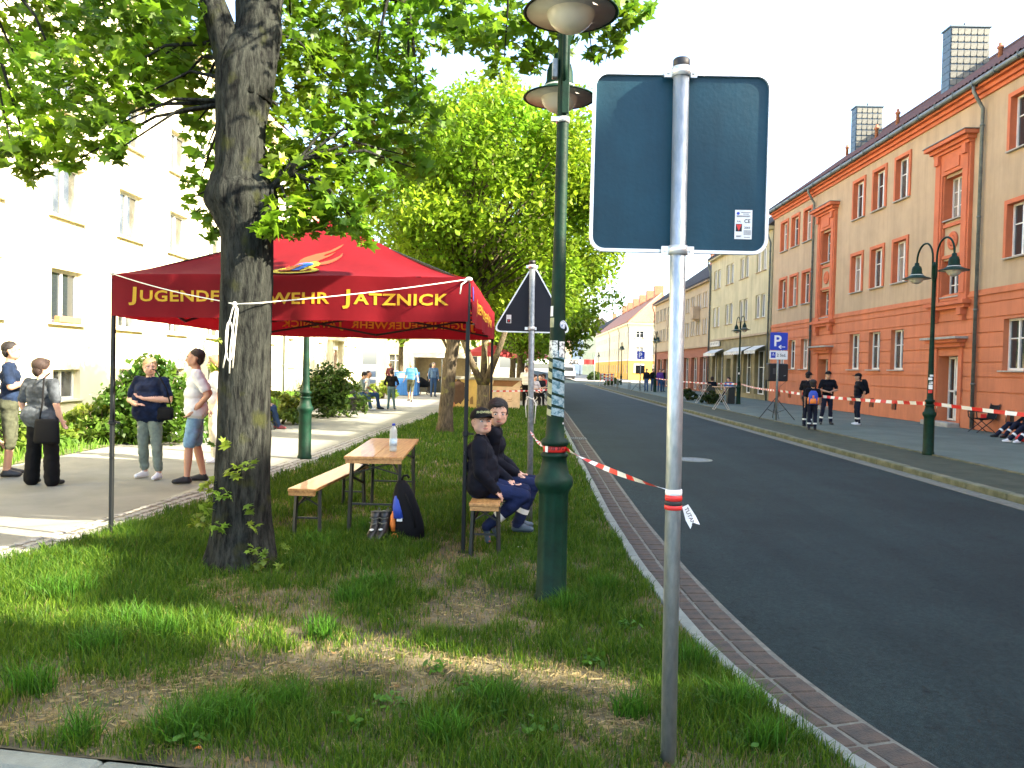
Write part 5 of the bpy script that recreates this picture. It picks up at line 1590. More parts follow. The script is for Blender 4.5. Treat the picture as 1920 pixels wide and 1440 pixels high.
# ------------------------------------------------------------------ triangular sign seen from behind
tp = G(993, 980); ty = tp.y; gz = verge_z(tp.x, tp.y)
t = thing('triangle_sign', 'triangular warning sign on steel post seen from behind', 'traffic sign', (tp.x, tp.y, gz))
tt = AT(998, 490, ty)
mb = MB(); mb.tube([(tp.x, ty, gz - .05), (tt.x, ty, tt.z)], .030, 18); mb.build('post', m_galvdull, t)
mb = MB(); mb.tube([(tt.x, ty, tt.z - .03), (tt.x, ty, tt.z + .008)], .032, 18); mb.build('post_cap', m_black, t)
def rtri(cx, zb, zt, hw, r):
    V = [Vector((cx - hw, zb)), Vector((cx + hw, zb)), Vector((cx, zt))]
    out = []
    for i in range(3):
        p, a, b = V[i], V[(i - 1) % 3], V[(i + 1) % 3]
        u, v = (a - p).normalized(), (b - p).normalized(); L_ = r * 1.5
        p0, p1 = p + u * L_, p + v * L_
        for k in range(6):
            q = k / 5; out.append(tuple((1 - q) ** 2 * p0 + 2 * q * (1 - q) * p + q * q * p1))
    return out
b0, b1, tz = AT(922, 622, ty), AT(1073, 625, ty), AT(998, 492, ty)
cx = (b0.x + b1.x) / 2; hw = (b1.x - b0.x) / 2
yt = ty + .04
mb = MB(); mb.plate(rtri(cx, b0.z + .012, tz.z - .025, hw - .022, .06), lambda u, v, w: (u, yt + w, v), .003); mb.build('panel', mat('sign_back_dark', (.011, .013, .02), .55, spec=.3, var=.1, vscale=4), t)
o1, o2 = rtri(cx, b0.z, tz.z, hw, .07), rtri(cx, b0.z + .013, tz.z - .026, hw - .0225, .06); n = len(o1)
mb = MB()
vs = [(u, yt - .01, v) for u, v in o1] + [(u, yt - .01, v) for u, v in o2] + [(u, yt + .01, v) for u, v in o1] + [(u, yt + .01, v) for u, v in o2]
fs = []
for i in range(n):
    j = (i + 1) % n; fs += [(i, j, n + j, n + i), (2 * n + i, 3 * n + i, 3 * n + j, 2 * n + j), (i, 2 * n + i, 2 * n + j, j), (n + i, n + j, 3 * n + j, 3 * n + i)]
mb.add(vs, fs); mb.build('rim', m_alu, t)
for zc in (AT(998, 500, ty).z, AT(997, 616, ty).z):
    mb = MB(); mb.lathe([(.037, zc - .018), (.037, zc + .018), (.031, zc + .018), (.031, zc - .018)], (tp.x + (tt.x - tp.x) * zc / tt.z, ty, 0), 18)
    for s in (-1, 1): mb.box((tt.x + s * .045, ty + .01, zc), (.03, .012, .03))
    mb.build('clamp', m_alu, t)
q = AT(954, 598, yt); mb = MB(); mb.box((q.x, yt - .001, q.z), (.05, .001, .085)); st = mb.build('maker_label', m_paper, t)
mb = MB(); mb.box((q.x, yt - .002, q.z - .02), (.036, .001, .035)); mb.build('print', m_ink, st)
mb = MB(); mb.add([(q.x - .012, yt - .003, q.z - .01), (q.x + .012, yt - .003, q.z - .01), (q.x, yt - .003, q.z - .032)], [(0, 1, 2)]); mb.build('red_triangle_print', m_red, st)
# cord knotted round the post
ck = AT(994, 746, ty)
m1 = MB()
m1.tube([(ck.x + .036 * math.cos(a), ty + .036 * math.sin(a), ck.z + .01 * math.sin(a * 2)) for a in np.linspace(0, 4 * PI, 30)], .006, 6)
m1.tube([(ck.x - .03, ty - .036, ck.z), (ck.x - .045, ty - .04, ck.z - .08), (ck.x - .035, ty - .04, ck.z - .2)], .005, 6)
m1.tube([(ck.x + .03, ty - .036, ck.z), (ck.x + .06, ty - .04, ck.z - .06), (ck.x + .05, ty - .04, ck.z - .26)], .006, 6)
m1.build('knotted_cord', m_rope, label='white cord knotted round the triangular sign post', cat='cord', loc=ck)

# ------------------------------------------------------------------ barrier tape
def ribbon(name, label, pts, w, seg, twist=0.0, parent=None, start=0):
    """tape of red and white fields; pts in world space"""
    P_ = [Vector(p) for p in pts]
    acc = [0]
    for a, b in zip(P_[:-1], P_[1:]): acc.append(acc[-1] + (b - a).length)
    n = max(4, int(acc[-1] / seg) * 4)
    mb = MB(); vs = []; fs = []; ms = []
    for i in range(n + 1):
        s_ = acc[-1] * i / n
        k = min(len(acc) - 2, max(0, int(np.searchsorted(acc, s_) - 1)))
        q = (s_ - acc[k]) / max(1e-6, acc[k + 1] - acc[k])
        p = P_[k].lerp(P_[k + 1], q)
        d = (P_[k + 1] - P_[k]).normalized()
        a = twist * s_ + .3 * math.sin(s_ * 2.1)
        side = d.cross(Vector((0, 0, 1))).normalized()
        up = side.cross(d)
        v = up * math.cos(a) + side * math.sin(a)
        vs += [p - v * w / 2, p + v * w / 2]
        if i: fs.append((2 * i - 2, 2 * i, 2 * i + 1, 2 * i - 1)); ms.append((int((s_ - 1e-4) / seg) + start) % 2)
    for f, m_ in zip(fs, ms):
        mb.f.append(f); mb.m.append(m_); mb.s.append(False)
    mb.v = [tuple(v) for v in vs]
    return mb.build(name, [m_red, m_tapew], parent, label=label, cat='barrier tape' if parent is None else None, loc=pts[0] if parent is None else None)
def sagline(a, b, sag, n=14):
    a, b = Vector(a), Vector(b)
    return [a.lerp(b, k / n) - Vector((0, 0, sag * 4 * (k / n) * (1 - k / n))) for k in range(n + 1)]
LX, LY = lamp.location.x, lamp.location.y
pa = AT(995, 808, ty - .03)
zl = lamp.location.z + 1.075
bt = thing('barrier_tape', 'red and white barrier tape tied between lamp and square sign post', 'barrier tape', (LX + .08, LY, zl))
pb = Vector((sp.x - .033, sy, AT(1250, 918, sy).z))
ribbon('strand', None, sagline((LX + .078, LY - .01, zl), pb, .02), .026, .16, 2.2, bt)
mb = MB(); mb.lathe([(.0785, zl - .022), (.080, zl), (.0785, zl + .022)], (LX, LY, 0), 28); wrap = mb.build('wrap', m_red, bt)
mb = MB()
put_text(mb, 'sus aru', .042, lambda u, v: (LX + .0815 * math.cos(A0 + u / .0815 + .1), LY + .0815 * math.sin(A0 + u / .0815 + .1), zl + .0 + v - .004), 0, .012); mb.build('lettering', m_ink, wrap)
mb = MB(); mb.grid(4, 1, lambda u, v: (LX + .082 * math.cos(A0 - .95 + .3 * u), LY + .082 * math.sin(A0 - .95 + .3 * u), zl - .022 + .044 * v)); mb.build('wrap_end', m_tapew, bt)
zc = AT(1260, 935, sy).z
for k, (dz, hgt, mm) in enumerate([(.026, .026, m_tapew), (.004, .024, m_red), (-.018, .022, m_ink), (-.034, .018, m_red)]):
    mb = MB(); mb.lathe([(.0332 + .0006 * k, zc + dz - hgt / 2), (.0345 + .0006 * k, zc + dz), (.0332 + .0006 * k, zc + dz + hgt / 2)], (sp.x + (ptop.x - sp.x) * .35, sy, 0), 20); mb.build('post_wrap', mm, bt)
e0 = Vector((sp.x + .036, sy - .012, zc - .025)); e1 = AT(1303, 988, sy - .02)
dv = (e1 - e0); nrm = Vector((-dv.z, 0, dv.x)).normalized() * .022
if nrm.z < 0: nrm = -nrm
mb = MB(); mb.add([e0 - nrm * .6, e0 + nrm * .6, e0.lerp(e1, .6) + nrm + Vector((0, .006, 0)), e1 + nrm, e1 - dv * .2, e1 - nrm * .9, e0.lerp(e1, .6) - nrm + Vector((0, .006, 0))], [(0, 1, 2, 6), (2, 3, 4), (2, 4, 6), (6, 4, 5)]); tl = mb.build('loose_end', m_tapew, bt)
mb = MB(); ux = dv.normalized(); put_text(mb, 'TUTAN', .022, lambda u, v: e0.lerp(e1, .48) + ux * u + nrm.normalized() * (v - .008) + Vector((0, -.003, 0)), 0, .01); mb.build('lettering', m_ink, tl)
ribbon('barrier_tape', 'red and white barrier tape from triangular sign post to lamp', sagline(pa, (LX - .074, LY + .02, zl + .005), .015), .026, .16, 3.0)
ptg = G(1455, 787)
tz1 = 1.04
ribbon('barrier_tape', 'long red and white barrier tape between parking sign and far lamp', sagline((ptg.x + .04, ptg.y - .03, 1.0), (pr_.x - .08, pr_.y + .05, tz1), .06, 24), .075, .30, .0)
ribbon('barrier_tape', 'red and white barrier tape running on from the far lamp', sagline((pr_.x + .08, pr_.y - .03, tz1), (10.6, 9.5, .95), .08, 20), .075, .24, .0)
ribbon('barrier_tape', 'red and white barrier tape between two lamps before the shops', sagline((PL2.x + .1, PL2.y - .1, 1.0), (ptg.x - .04, ptg.y + .03, 1.0), .05, 20), .07, .35, .0)
ribbon('barrier_tape', 'red and white barrier tape beyond the hedge towards the beige house', sagline((9.8, 57.9, 1.0), (PL2.x, PL2.y + .1, 1.0), .1, 20), .07, .4, .0)
a3 = AT(920, 733, g3.y - .1)
ribbon('barrier_tape', 'red and white barrier tape tied round the forked tree', sagline((a3.x, g3.y - .2, a3.z), (1.0, 30, .75), .02, 14), .05, .28, .0)

# ------------------------------------------------------------------ red pop-up canopy
FL, FR = AT(210, 1008, 6.96), AT(868, 1040, 6.66)
FL = Vector((FL.x, 6.94, 0)); FR = Vector((FR.x, 6.66, 0))
RR = Vector((AT(923, 640, 11.0).x, 11.0, 0)); RL = RR + (FL - FR) * 1.03 + Vector((-.05, .1, 0))
ZT, ZB, ZA = 2.34, 1.965, 3.16
canopy = thing('canopy_tent', 'red pop-up canopy of the youth fire brigade on black poles', 'canopy', ((FL.x + FR.x) / 2, 8.8, 0))
m_red_cloth = mat('red_canopy_cloth', (0.24, 0.007, 0.014), 0.75, var=0.10, vscale=2.2, bump=0.25, bscale=14, transl=0.42, spec=0.25)
m_yprint = mat('yellow_print', (0.72, 0.42, 0.02), 0.7, transl=0.25)
m_pole = mat('black_tube', (0.008, 0.010, 0.011), 0.5, spec=.3)
for c in (FL, FR, RR, RL):
    g_ = verge_z(c.x, c.y) if c.x > xl(c.y) else -.02
    mb = MB(); mb.bevbox((c.x, c.y, (ZT + g_) / 2 - .03), (.034, .034, ZT - g_ - .02), .005); mb.bevbox((c.x, c.y, 1.02), (.05, .05, .05), .008); mb.bevbox((c.x, c.y, g_ + .003), (.085, .085, .008), .002)
    mb.bar((c.x + .02, c.y, 1.02), (c.x + .07, c.y, 1.02), .015)
    mb.build('pole', m_pole, canopy)
def lerp2(a, b, t): return a + (b - a) * t
axu = ((FR - FL) + (RR - RL)).normalized(); ayv = ((RL - FL) + (RR - FR)).normalized()
A1 = (FL + FR) / 2 + ayv * 1.6; A2 = (RL + RR) / 2 - ayv * 1.6
EX = 1.22
def panel_pt(c0, c1, a0, a1, u, t_, lift=0.0):
    p = lerp2(lerp2(c0, c1, u), lerp2(a0, a1, u), t_)
    sagb = -.035 * math.sin(PI * u) * math.sin(PI * min(1, t_ * 1.2)) * (1 - t_)
    wr = (.006 * math.sin(u * 23 + t_ * 9) + .016 * vnoise(u * 9, t_ * 2.2, 1.0, c0.x)) * (1 - t_)
    return Vector((p.x, p.y, ZT + (ZA - ZT) * t_ ** EX + sagb + wr + lift))
for (c0, c1, a0, a1) in ((FL, FR, A1, A1), (RR, RL, A2, A2), (FR, RR, A1, A2), (RL, FL, A2, A1)):
    mb = MB(); mb.grid(48, 18, lambda u, v: panel_pt(c0, c1, a0, a1, u, v)); mb.build('roof_panel', m_red_cloth, canopy)
def val_pt(c0, c1, u, z_, outw=0.0):
    p = lerp2(c0, c1, u)
    n_ = Vector(((c1 - c0).y, -(c1 - c0).x, 0)).normalized()
    s_ = (ZT - z_) / (ZT - ZB)
    zz = z_ - .012 * math.sin(PI * u) * s_ - .004 * math.sin(u * 17)
    off_ = .022 + .014 * s_ * math.sin(u * 21 + 1) + .010 * s_ * math.sin(u * 47) + .020 * s_ * vnoise(u * 14, z_ * 3, 1.0, c0.y) + outw
    return Vector((p.x + n_.x * off_, p.y + n_.y * off_, zz))
sides = ((FL, FR, 'f'), (RR, RL, 'b'), (FR, RR, 'r'), (RL, FL, 'l'))
for c0, c1, tagn in sides:
    mb = MB(); mb.grid(60, 6, lambda u, v: val_pt(c0, c1, u, ZT + .004 + (ZB - ZT) * v)); va = mb.build('valance', m_red_cloth, canopy)
    L_ = (c1 - c0).length
    for outw, mir in (((.0035, False),) if tagn in 'fr' else ((.0035, False), (-.0035, False))):
        mb = MB()
        zt_ = ZB + .145
        # small capitals: tall initials, lower capitals between
        def word(txt, big, u0):
            vs, fs = text_geo(txt, .17 if big else .132, .022, 1.06)
            x0 = min(v[0] for v in vs)
            mb.add([val_pt(c0, c1, (u0 + (v[0] - x0) * 1.30) / L_, zt_ + v[1], outw) for v in vs], fs)
            return u0 + (max(v[0] for v in vs) - x0) * 1.30
        full = 2.86; s0_ = (L_ - full) / 2
        e = word('J', True, s0_); e = word('UGENDFEUERWEHR', False, e + .03); e = word('J', True, e + .11); e = word('ATZNICK', False, e + .03)
        sc_f = full / max(.1, e - s0_)
        # rescale so that the line fills the valance
        mb2 = MB()
        def remap(txt, big, u0):
            vs, fs = text_geo(txt, .17 if big else .132, .022, 1.06)
            x0 = min(v[0] for v in vs)
            mb2.add([val_pt(c0, c1, (u0 + (v[0] - x0) * 1.30 * sc_f) / L_, zt_ + v[1], outw) for v in vs], fs)
            return u0 + (max(v[0] for v in vs) - x0) * 1.30 * sc_f
        e = remap('J', True, s0_); e = remap('UGENDFEUERWEHR', False, e + .03 * sc_f); e = remap('J', True, e + .11 * sc_f); remap('ATZNICK', False, e + .03 * sc_f)
        mb2.build('lettering', m_yprint, va)
# corner patch
mb = MB(); mb.grid(3, 3, lambda u, v: val_pt(FR, RR, .012 + .02 * u, ZT - .06 - .12 * v, .004)); mb.build('corner_label', m_blueink, canopy)
# scissor frame under the roof
zf = ZT - .10; zl_ = ZB - .02
for c0, c1, tagn in sides:
    n = 2 if tagn in 'fb' else 3
    for k in range(n):
        p0, p1 = lerp2(c0, c1, k / n), lerp2(c0, c1, (k + 1) / n)
        inn = Vector((-(c1 - c0).y, (c1 - c0).x, 0)).normalized() * .03
        zA, zB = (ZT - .05, ZB + .04)
        for (q0, q1) in ((zA, zB), (zB, zA)):
            mb = MB(); mb.bar((p0.x + inn.x, p0.y + inn.y, q0), (p1.x + inn.x, p1.y + inn.y, q1), .014, .026); inn = inn * 1.5; mb.build('scissor_bar', m_pole, canopy)
mid0, mid1 = (FL + RL) / 2, (FR + RR) / 2
ctr = (A1 + A2) / 2
for c in (FL, FR, RR, RL, mid0, mid1):
    hub = A1 if c in (FL, FR) else (A2 if c in (RR, RL) else ctr)
    mb = MB(); mb.bar((c.x, c.y, zf - .08), (hub.x, hub.y, 2.25), .014, .024); mb.build('truss_bar', m_pole, canopy)
    mb = MB(); mb.bar((c.x, c.y, ZT - .04), (hub.x, hub.y, ZA - .10), .016, .024); mb.build('rafter', m_pole, canopy)
for hub in (A1, A2):
    mb = MB(); mb.tube([(hub.x, hub.y, 2.18), (hub.x, hub.y, ZA - .03)], .02, 10); mb.ell((hub.x, hub.y, 2.24), (.05, .05, .04)); mb.build('centre_post', m_pole, canopy)
# emblem on the front roof panel: flames over a badge
def em(u, v, lift=.004):
    W_ = 3.15
    return panel_pt(FL, FR, A1, A1, .5, .0) * 0 + emb(u, v, lift)
def emb(u, v, lift):
    # u metres across (0 = middle), v 0..1 up the panel
    t_ = .085 + v * .50
    den = max(.05, 1 - t_)
    uu = .5 + (u / 3.15) / den
    q = panel_pt(FL, FR, A1, A1, uu, t_)
    return Vector((q.x, q.y - lift * .6, q.z + lift))
def blob(mat_, pts, lift, name):
    mb = MB(); n = len(pts)
    cxx = sum(p[0] for p in pts) / n; cyy = sum(p[1] for p in pts) / n
    def inside(x, y):
        c = False; j = n - 1
        for i in range(n):
            (xi, yi), (xj, yj) = pts[i], pts[j]
            if (yi > y) != (yj > y) and x < (xj - xi) * (y - yi) / (yj - yi) + xi: c = not c
            j = i
        return c
    du, dv = .0046, .0085
    u0, u1 = min(p[0] for p in pts), max(p[0] for p in pts); v0, v1 = min(p[1] for p in pts), max(p[1] for p in pts)
    v = v0
    while v < v1:
        u = u0; run = None
        while u < u1 + du:
            ins = u <= u1 and inside(u + du / 2, v + dv / 2)
            if ins and run is None: run = u
            if run is not None and (not ins or u - run > .03):
                e_ = u
                mb.add([emb(run, v, lift), emb(e_, v, lift), emb(e_, v + dv, lift), emb(run, v + dv, lift)], [(0, 1, 2, 3)])
                run = u if ins else None
            u += du
        v += dv
    return mb.build(name, mat_, canopy)
e2 = lambda x, y: ((x - 700) / 1050 * .44 - .02, (1175 - y) / 870.0)
m_flame = mat('flame_red_print', (0.92, 0.07, 0.02), .7, transl=.2); m_dkprint = mat('dark_print', (.03, .005, .006), .7)
m_byel = mat('badge_yellow_print', (.75, .58, .03), .7, transl=.2); m_borg = mat('badge_orange_print', (.75, .25, .02), .7, transl=.2); m_bblu = mat('badge_blue_print', (.01, .10, .42), .7)
flame = [(430, 1000), (425, 930), (500, 860), (520, 920), (590, 900), (640, 800), (640, 720), (700, 650), (900, 540), (1200, 450), (1420, 320), (1390, 400), (1290, 480), (1110, 560), (1100, 600), (1200, 570), (1330, 500), (1260, 590), (1080, 700), (1040, 760), (1120, 780), (1350, 690), (1480, 610), (1515, 540), (1535, 620), (1470, 710), (1330, 810), (1200, 850), (900, 900), (600, 1000)]
def grow(pts, k):
    cx_ = sum(p[0] for p in pts) / len(pts); cy_ = sum(p[1] for p in pts) / len(pts)
    return [(p[0] + (p[0] - cx_) / max(1, math.hypot(p[0] - cx_, p[1] - cy_)) * k, p[1] + (p[1] - cy_) / max(1, math.hypot(p[0] - cx_, p[1] - cy_)) * k) for p in pts]
blob(m_dkprint, [e2(*p) for p in grow(flame, 14)], .004, 'flame_outline'); blob(m_flame, [e2(*p) for p in flame], .007, 'flame_emblem')
ov = [(740 + 530 * math.cos(a), 1070 + 110 * math.sin(a)) for a in np.linspace(0, 2 * PI, 30)[:-1]]
ovi = [(740 + 370 * math.cos(a), 1070 + 55 * math.sin(a)) for a in np.linspace(0, 2 * PI, 24)[:-1]]
blob(m_dkprint, [e2(*p) for p in grow(ov, 14)], .010, 'badge_outline'); blob(m_byel, [e2(*p) for p in ov], .013, 'badge_ring'); blob(m_red_cloth, [e2(*p) for p in ovi], .016, 'badge_field')
blob(m_byel, [e2(*p) for p in [(860, 1100), (1010, 960), (940, 950), (1050, 880), (930, 820), (1000, 800), (1100, 800), (1180, 860), (1180, 920), (1130, 950), (1060, 1010), (960, 1105)]], .018, 'badge_yellow_figure')
blob(m_bblu, [e2(*p) for p in [(660, 1090), (820, 910), (640, 930), (760, 860), (900, 835), (1000, 845), (1055, 890), (1030, 930), (950, 960), (930, 1000), (850, 1095)]], .021, 'badge_blue_figure')
blob(m_borg, [e2(*p) for p in [(440, 1110), (600, 960), (740, 920), (850, 910), (680, 1085), (660, 1105)]], .024, 'badge_orange_figure')

# guy rope from canopy corners round the maple
rp_ = thing('guy_rope', 'white cord tied from the canopy corners round the maple trunk', 'rope', (TB.x, TY - .22, 2.05))
kn = AT(440, 570, TY - .225); kr = AT(508, 566, TY - .03)
c1_ = Vector((FL.x, FL.y - .03, ZT)); c2_ = Vector((FR.x, FR.y - .03, ZT - .01))
mb = MB(); mb.tube(sagline(c1_, AT(418, 565, TY - .05), .02) + [AT(428, 568, TY - .17), kn], .0046, 6); mb.tube([kn, AT(475, 569, TY - .225), AT(500, 567, TY - .12), kr] + sagline(kr, c2_, .015)[1:], .0046, 6); mb.build('cord', m_rope, rp_)
mb = MB()
mb.ell(kn, (.018, .016, .018)); 
for dx, pts in ((0, [(436, 580), (428, 610), (424, 660), (418, 690)]), (0, [(442, 580), (436, 620), (432, 650), (430, 700)]), (0, [(446, 580), (440, 640), (436, 690)])):
    mb.tube([kn] + [AT(a, b, TY - .225) for a, b in pts], .0055, 6)
loop_ = [AT(430 + 7 * math.sin(2 * PI * k / 12), 640 + 38 * -math.cos(2 * PI * k / 12), TY - .225) for k in range(13)]
mb.tube(loop_, .005, 6); mb.build('loose_ends', m_rope, rp_)
mb = MB(); mb.ell(c1_, (.025, .02, .016)); mb.build('corner_knot', m_rope, rp_)
mb = MB(); mb.ell(c2_, (.03, .02, .018)); mb.tube([c2_, c2_ + Vector((-.06, -.03, -.05)), c2_ + Vector((-.07, -.03, -.13))], .006, 6); mb.build('corner_knot', m_rope, rp_)

# ------------------------------------------------------------------ beer table and benches
def folding_legs(t, x, y, z0, ztop, w, mname='leg_frame', splay=.0, s=1, brace=.42):
    """trestle: two tubes with cross-bar and two braces"""
    for sx in (-1, 1):
        mb = MB(); xx = x + sx * w / 2
        mb.bar((xx, y, ztop), (xx + sx * .015, y - s * .03, verge_z(xx, y) - .02), .028, .028); mb.build('leg', m_leg, t)
    mb = MB(); zc = z0 + (ztop - z0) * .42
    mb.bar((x - w / 2, y - s * .01, zc), (x + w / 2, y - s * .01, zc), .016)
    for sx in (-1, 1): mb.bar((x + sx * w / 2, y, ztop - .16), (x + sx * w * .10, y + s * brace, ztop - .012), .014, .02)
    mb.bar((x - w / 2, y, ztop - .15), (x + w / 2, y, ztop - .03), .012); mb.bar((x + w / 2, y - .012, ztop - .15), (x - w / 2, y - .012, ztop - .03), .012)
    mb.build('leg_brace', m_leg, t)
def beer_bench(label, x0, y0, x1, y1, w, ztop, cat='bench', name='beer_bench', planks=1):
    t = thing(name, label, cat, ((x0 + x1) / 2, (y0 + y1) / 2, verge_z((x0 + x1) / 2, (y0 + y1) / 2)))
    ang = math.atan2(y1 - y0, x1 - x0) - PI / 2
    L_ = math.hypot(x1 - x0, y1 - y0)
    for k in range(planks):
        pw = w / planks; off = (k + .5) * pw - w / 2
        mb = MB(); cx_, cy_ = (x0 + x1) / 2 + off * math.cos(ang), (y0 + y1) / 2 + off * math.sin(ang)
        mb.bevbox((cx_, cy_, ztop - .014), (pw - (.002 if planks > 1 else 0), L_, .028), .005, ang); mb.build('plank', m_wood, t)
    for f in (.012, .988):
        px_, py_ = x0 + (x1 - x0) * f, y0 + (y1 - y0) * f
        mb = MB(); mb.box((px_, py_, ztop - .0455), (w * .94, .035, .034), ang); mb.build('end_batten', m_wood, t)
    for f, s in ((.10, 1), (.90, -1)):
        folding_legs(t, x0 + (x1 - x0) * f, y0 + (y1 - y0) * f, 0, ztop - .028, w * .82, s=s, brace=.4)
    return t
b0, b1 = AT(565, 918, 6.86), AT(672, 871, 8.72)
beer_bench('light wooden folding bench standing left of the beer table', b0.x, 6.86, b1.x, 8.72, .25, .48)
tb0, tb1 = AT(700, 860, 6.98), AT(741, 827, 8.75)
beer_bench('wooden folding beer table with a water bottle on it', tb0.x, 6.98, tb1.x, 8.75, .53, .765, 'table', 'beer_table', 2)
bb0 = AT(908, 947, 6.36)
beer_bench('wooden folding bench carrying the two seated boys', bb0.x, 6.36, bb0.x + .05, 8.3, .25, .48)
# bottle
bp_ = AT(737, 848, 7.45); bz = .766
t = thing('water_bottle', 'clear plastic water bottle with blue cap on the beer table', 'bottle', (bp_.x, 7.45, bz))
m_pet = mat('clear_plastic', (.62, .68, .66), .12, transl=.45, spec=.8)
mb = MB(); mb.lathe([(.028, 0), (.036, .006), (.036, .03), (.033, .04), (.036, .05), (.036, .14), (.038, .16), (.034, .175), (.036, .19), (.03, .215), (.014, .235), (.014, .248)], n=20); mb.build('bottle_body', m_pet, t, world=False)
mb = MB(); mb.lathe([(.0372, .055), (.0372, .125)], n=20); mb.build('label_band', mat('bottle_label', (.45, .62, .72), .5, var=.3, vscale=40), t, world=False)
mb = MB(); mb.lathe([(.0155, .245), (.0155, .264), (.012, .267)], n=14); mb.build('cap', m_blueink, t, world=False)

def loft(mb, secs, n=18, m=0, pw=2.4, R3=None, o=(0, 0, 0), caps=True):
    """skin of super-elliptic sections (z, cx, cy, rx, ry)"""
    vs = []
    for (z, cx_, cy_, rx, ry) in secs:
        for k in range(n):
            a = 2 * PI * k / n; c, s = math.cos(a), math.sin(a)
            v = Vector((cx_ + rx * math.copysign(abs(c) ** (2 / pw), c), cy_ + ry * math.copysign(abs(s) ** (2 / pw), s), z))
            if R3 is not None: v = R3 @ v
            vs.append(v + Vector(o))
    fs = [(i * n + k, i * n + (k + 1) % n, (i + 1) * n + (k + 1) % n, (i + 1) * n + k) for i in range(len(secs) - 1) for k in range(n)]
    if caps: fs += [tuple(range(n - 1, -1, -1)), tuple((len(secs) - 1) * n + k for k in range(n))]
    mb.add(vs, fs, m, True)
m_bagblk = mat('black_nylon', (.006, .006, .007), .8, spec=.2, bump=.3, bscale=120)
m_bagblue = mat('blue_nylon', (.02, .06, .38), .6, bump=.2, bscale=90)
m_bagor = mat('orange_nylon', (.75, .20, .03), .6)
m_reflex = mat('reflective_silver', (.72, .74, .70), .35)
# backpack on the grass
q = G(758, 1016); gz = verge_z(q.x, q.y)
t = thing('backpack', 'black backpack with blue and orange panel standing on the grass', 'backpack', (q.x, q.y + .1, gz))
Rl = Matrix.Rotation(R(-6), 3, 'Y')
mb = MB(); loft(mb, [(-.005, .02, 0, .12, .08), (.02, .02, 0, .15, .105), (.14, .01, 0, .15, .11), (.28, -.012, 0, .125, .10), (.40, -.03, 0, .095, .08), (.49, -.045, 0, .06, .055), (.53, -.05, 0, .03, .03)], 22, R3=None)
mb.build('bag', m_bagblk, t, world=False)
mb = MB(); loft(mb, [(.20, -.055, -.06, .055, .07), (.30, -.07, -.04, .05, .065), (.40, -.075, -.02, .035, .05), (.49, -.065, -.005, .015, .03)], 14); mb.build('blue_panel', m_bagblue, t, world=False)
mb = MB(); loft(mb, [(.08, -.105, -.07, .02, .03), (.14, -.11, -.075, .028, .035), (.22, -.108, -.07, .025, .032), (.27, -.10, -.06, .01, .015)], 12); mb.build('orange_pocket', m_bagor, t, world=False)
mb = MB(); loft(mb, [(.01, -.08, -.08, .03, .03), (.04, -.09, -.085, .035, .035), (.06, -.085, -.08, .02, .02)], 10); mb.build('orange_buckle_flap', m_bagor, t, world=False)
mb = MB(); mb.box((-.045, -.115, .19), (.05, .012, .03)); mb.build('reflective_tab', m_reflex, t, world=False)
mb = MB(); mb.tube([(-.05, 0, .52), (-.035, 0, .57), (.0, 0, .575), (.02, .0, .55)], .011, 7); mb.tube([(.0, -.09, .42), (.07, -.115, .28), (.1, -.12, .12)], .006, 6); mb.build('strap', m_bagblk, t, world=False)
# boots
m_boot = mat('boot_leather', (.018, .018, .017), .42, bump=.25, bscale=60); m_bootrim = mat('boot_piping', (.11, .115, .09), .7)
for i, (px, lab) in enumerate([(700, 'black work boot with pale piping next to the other boot'), (717, 'black work boot with pale piping next to the backpack')]):
    q = G(px, 1016); t = thing('work_boot', lab, 'boot', (q.x, q.y + .03, verge_z(q.x, q.y)), rz=R(-8), group='pair of boots by the backpack')
    mb = MB(); loft(mb, [(.0, 0, -.02, .048, .135), (.03, 0, -.02, .05, .138), (.07, 0, -.015, .046, .12), (.10, 0, .02, .042, .085), (.14, 0, .05, .043, .06), (.20, 0, .06, .046, .058), (.245, 0, .06, .047, .06)], 16)
    mb.build('boot_upper', m_boot, t, world=False)
    mb = MB(); mb.tube([(.048 * math.cos(a), .06 + .061 * math.sin(a), .245 - .012 * math.sin(a)) for a in np.linspace(0, 2 * PI, 20)], .005, 6); mb.tube([(.044, .0, .2), (.0, -.02, .19), (-.044, .0, .2)], .005, 5); mb.tube([(.04, -.02, .16), (.0, -.045, .15), (-.04, -.02, .16)], .005, 5); mb.build('piping', m_bootrim, t, world=False)
    mb = MB(); loft(mb, [(-.012, 0, -.02, .05, .138), (.012, 0, -.02, .053, .142)], 16); mb.build('sole', m_black, t, world=False)
    mb = MB(); mb.ell((0, -.07, .105), (.02, .025, .01)); mb.build('painted_toe_shine', m_reflex, t, world=False)  # silver bump stands in for the highlight on the toe
    mb = MB(); mb.tube([(-.02, .118, .23), (0, .13, .27), (.02, .118, .23)], .005, 6); mb.build('pull_loop', m_bootrim, t, world=False)
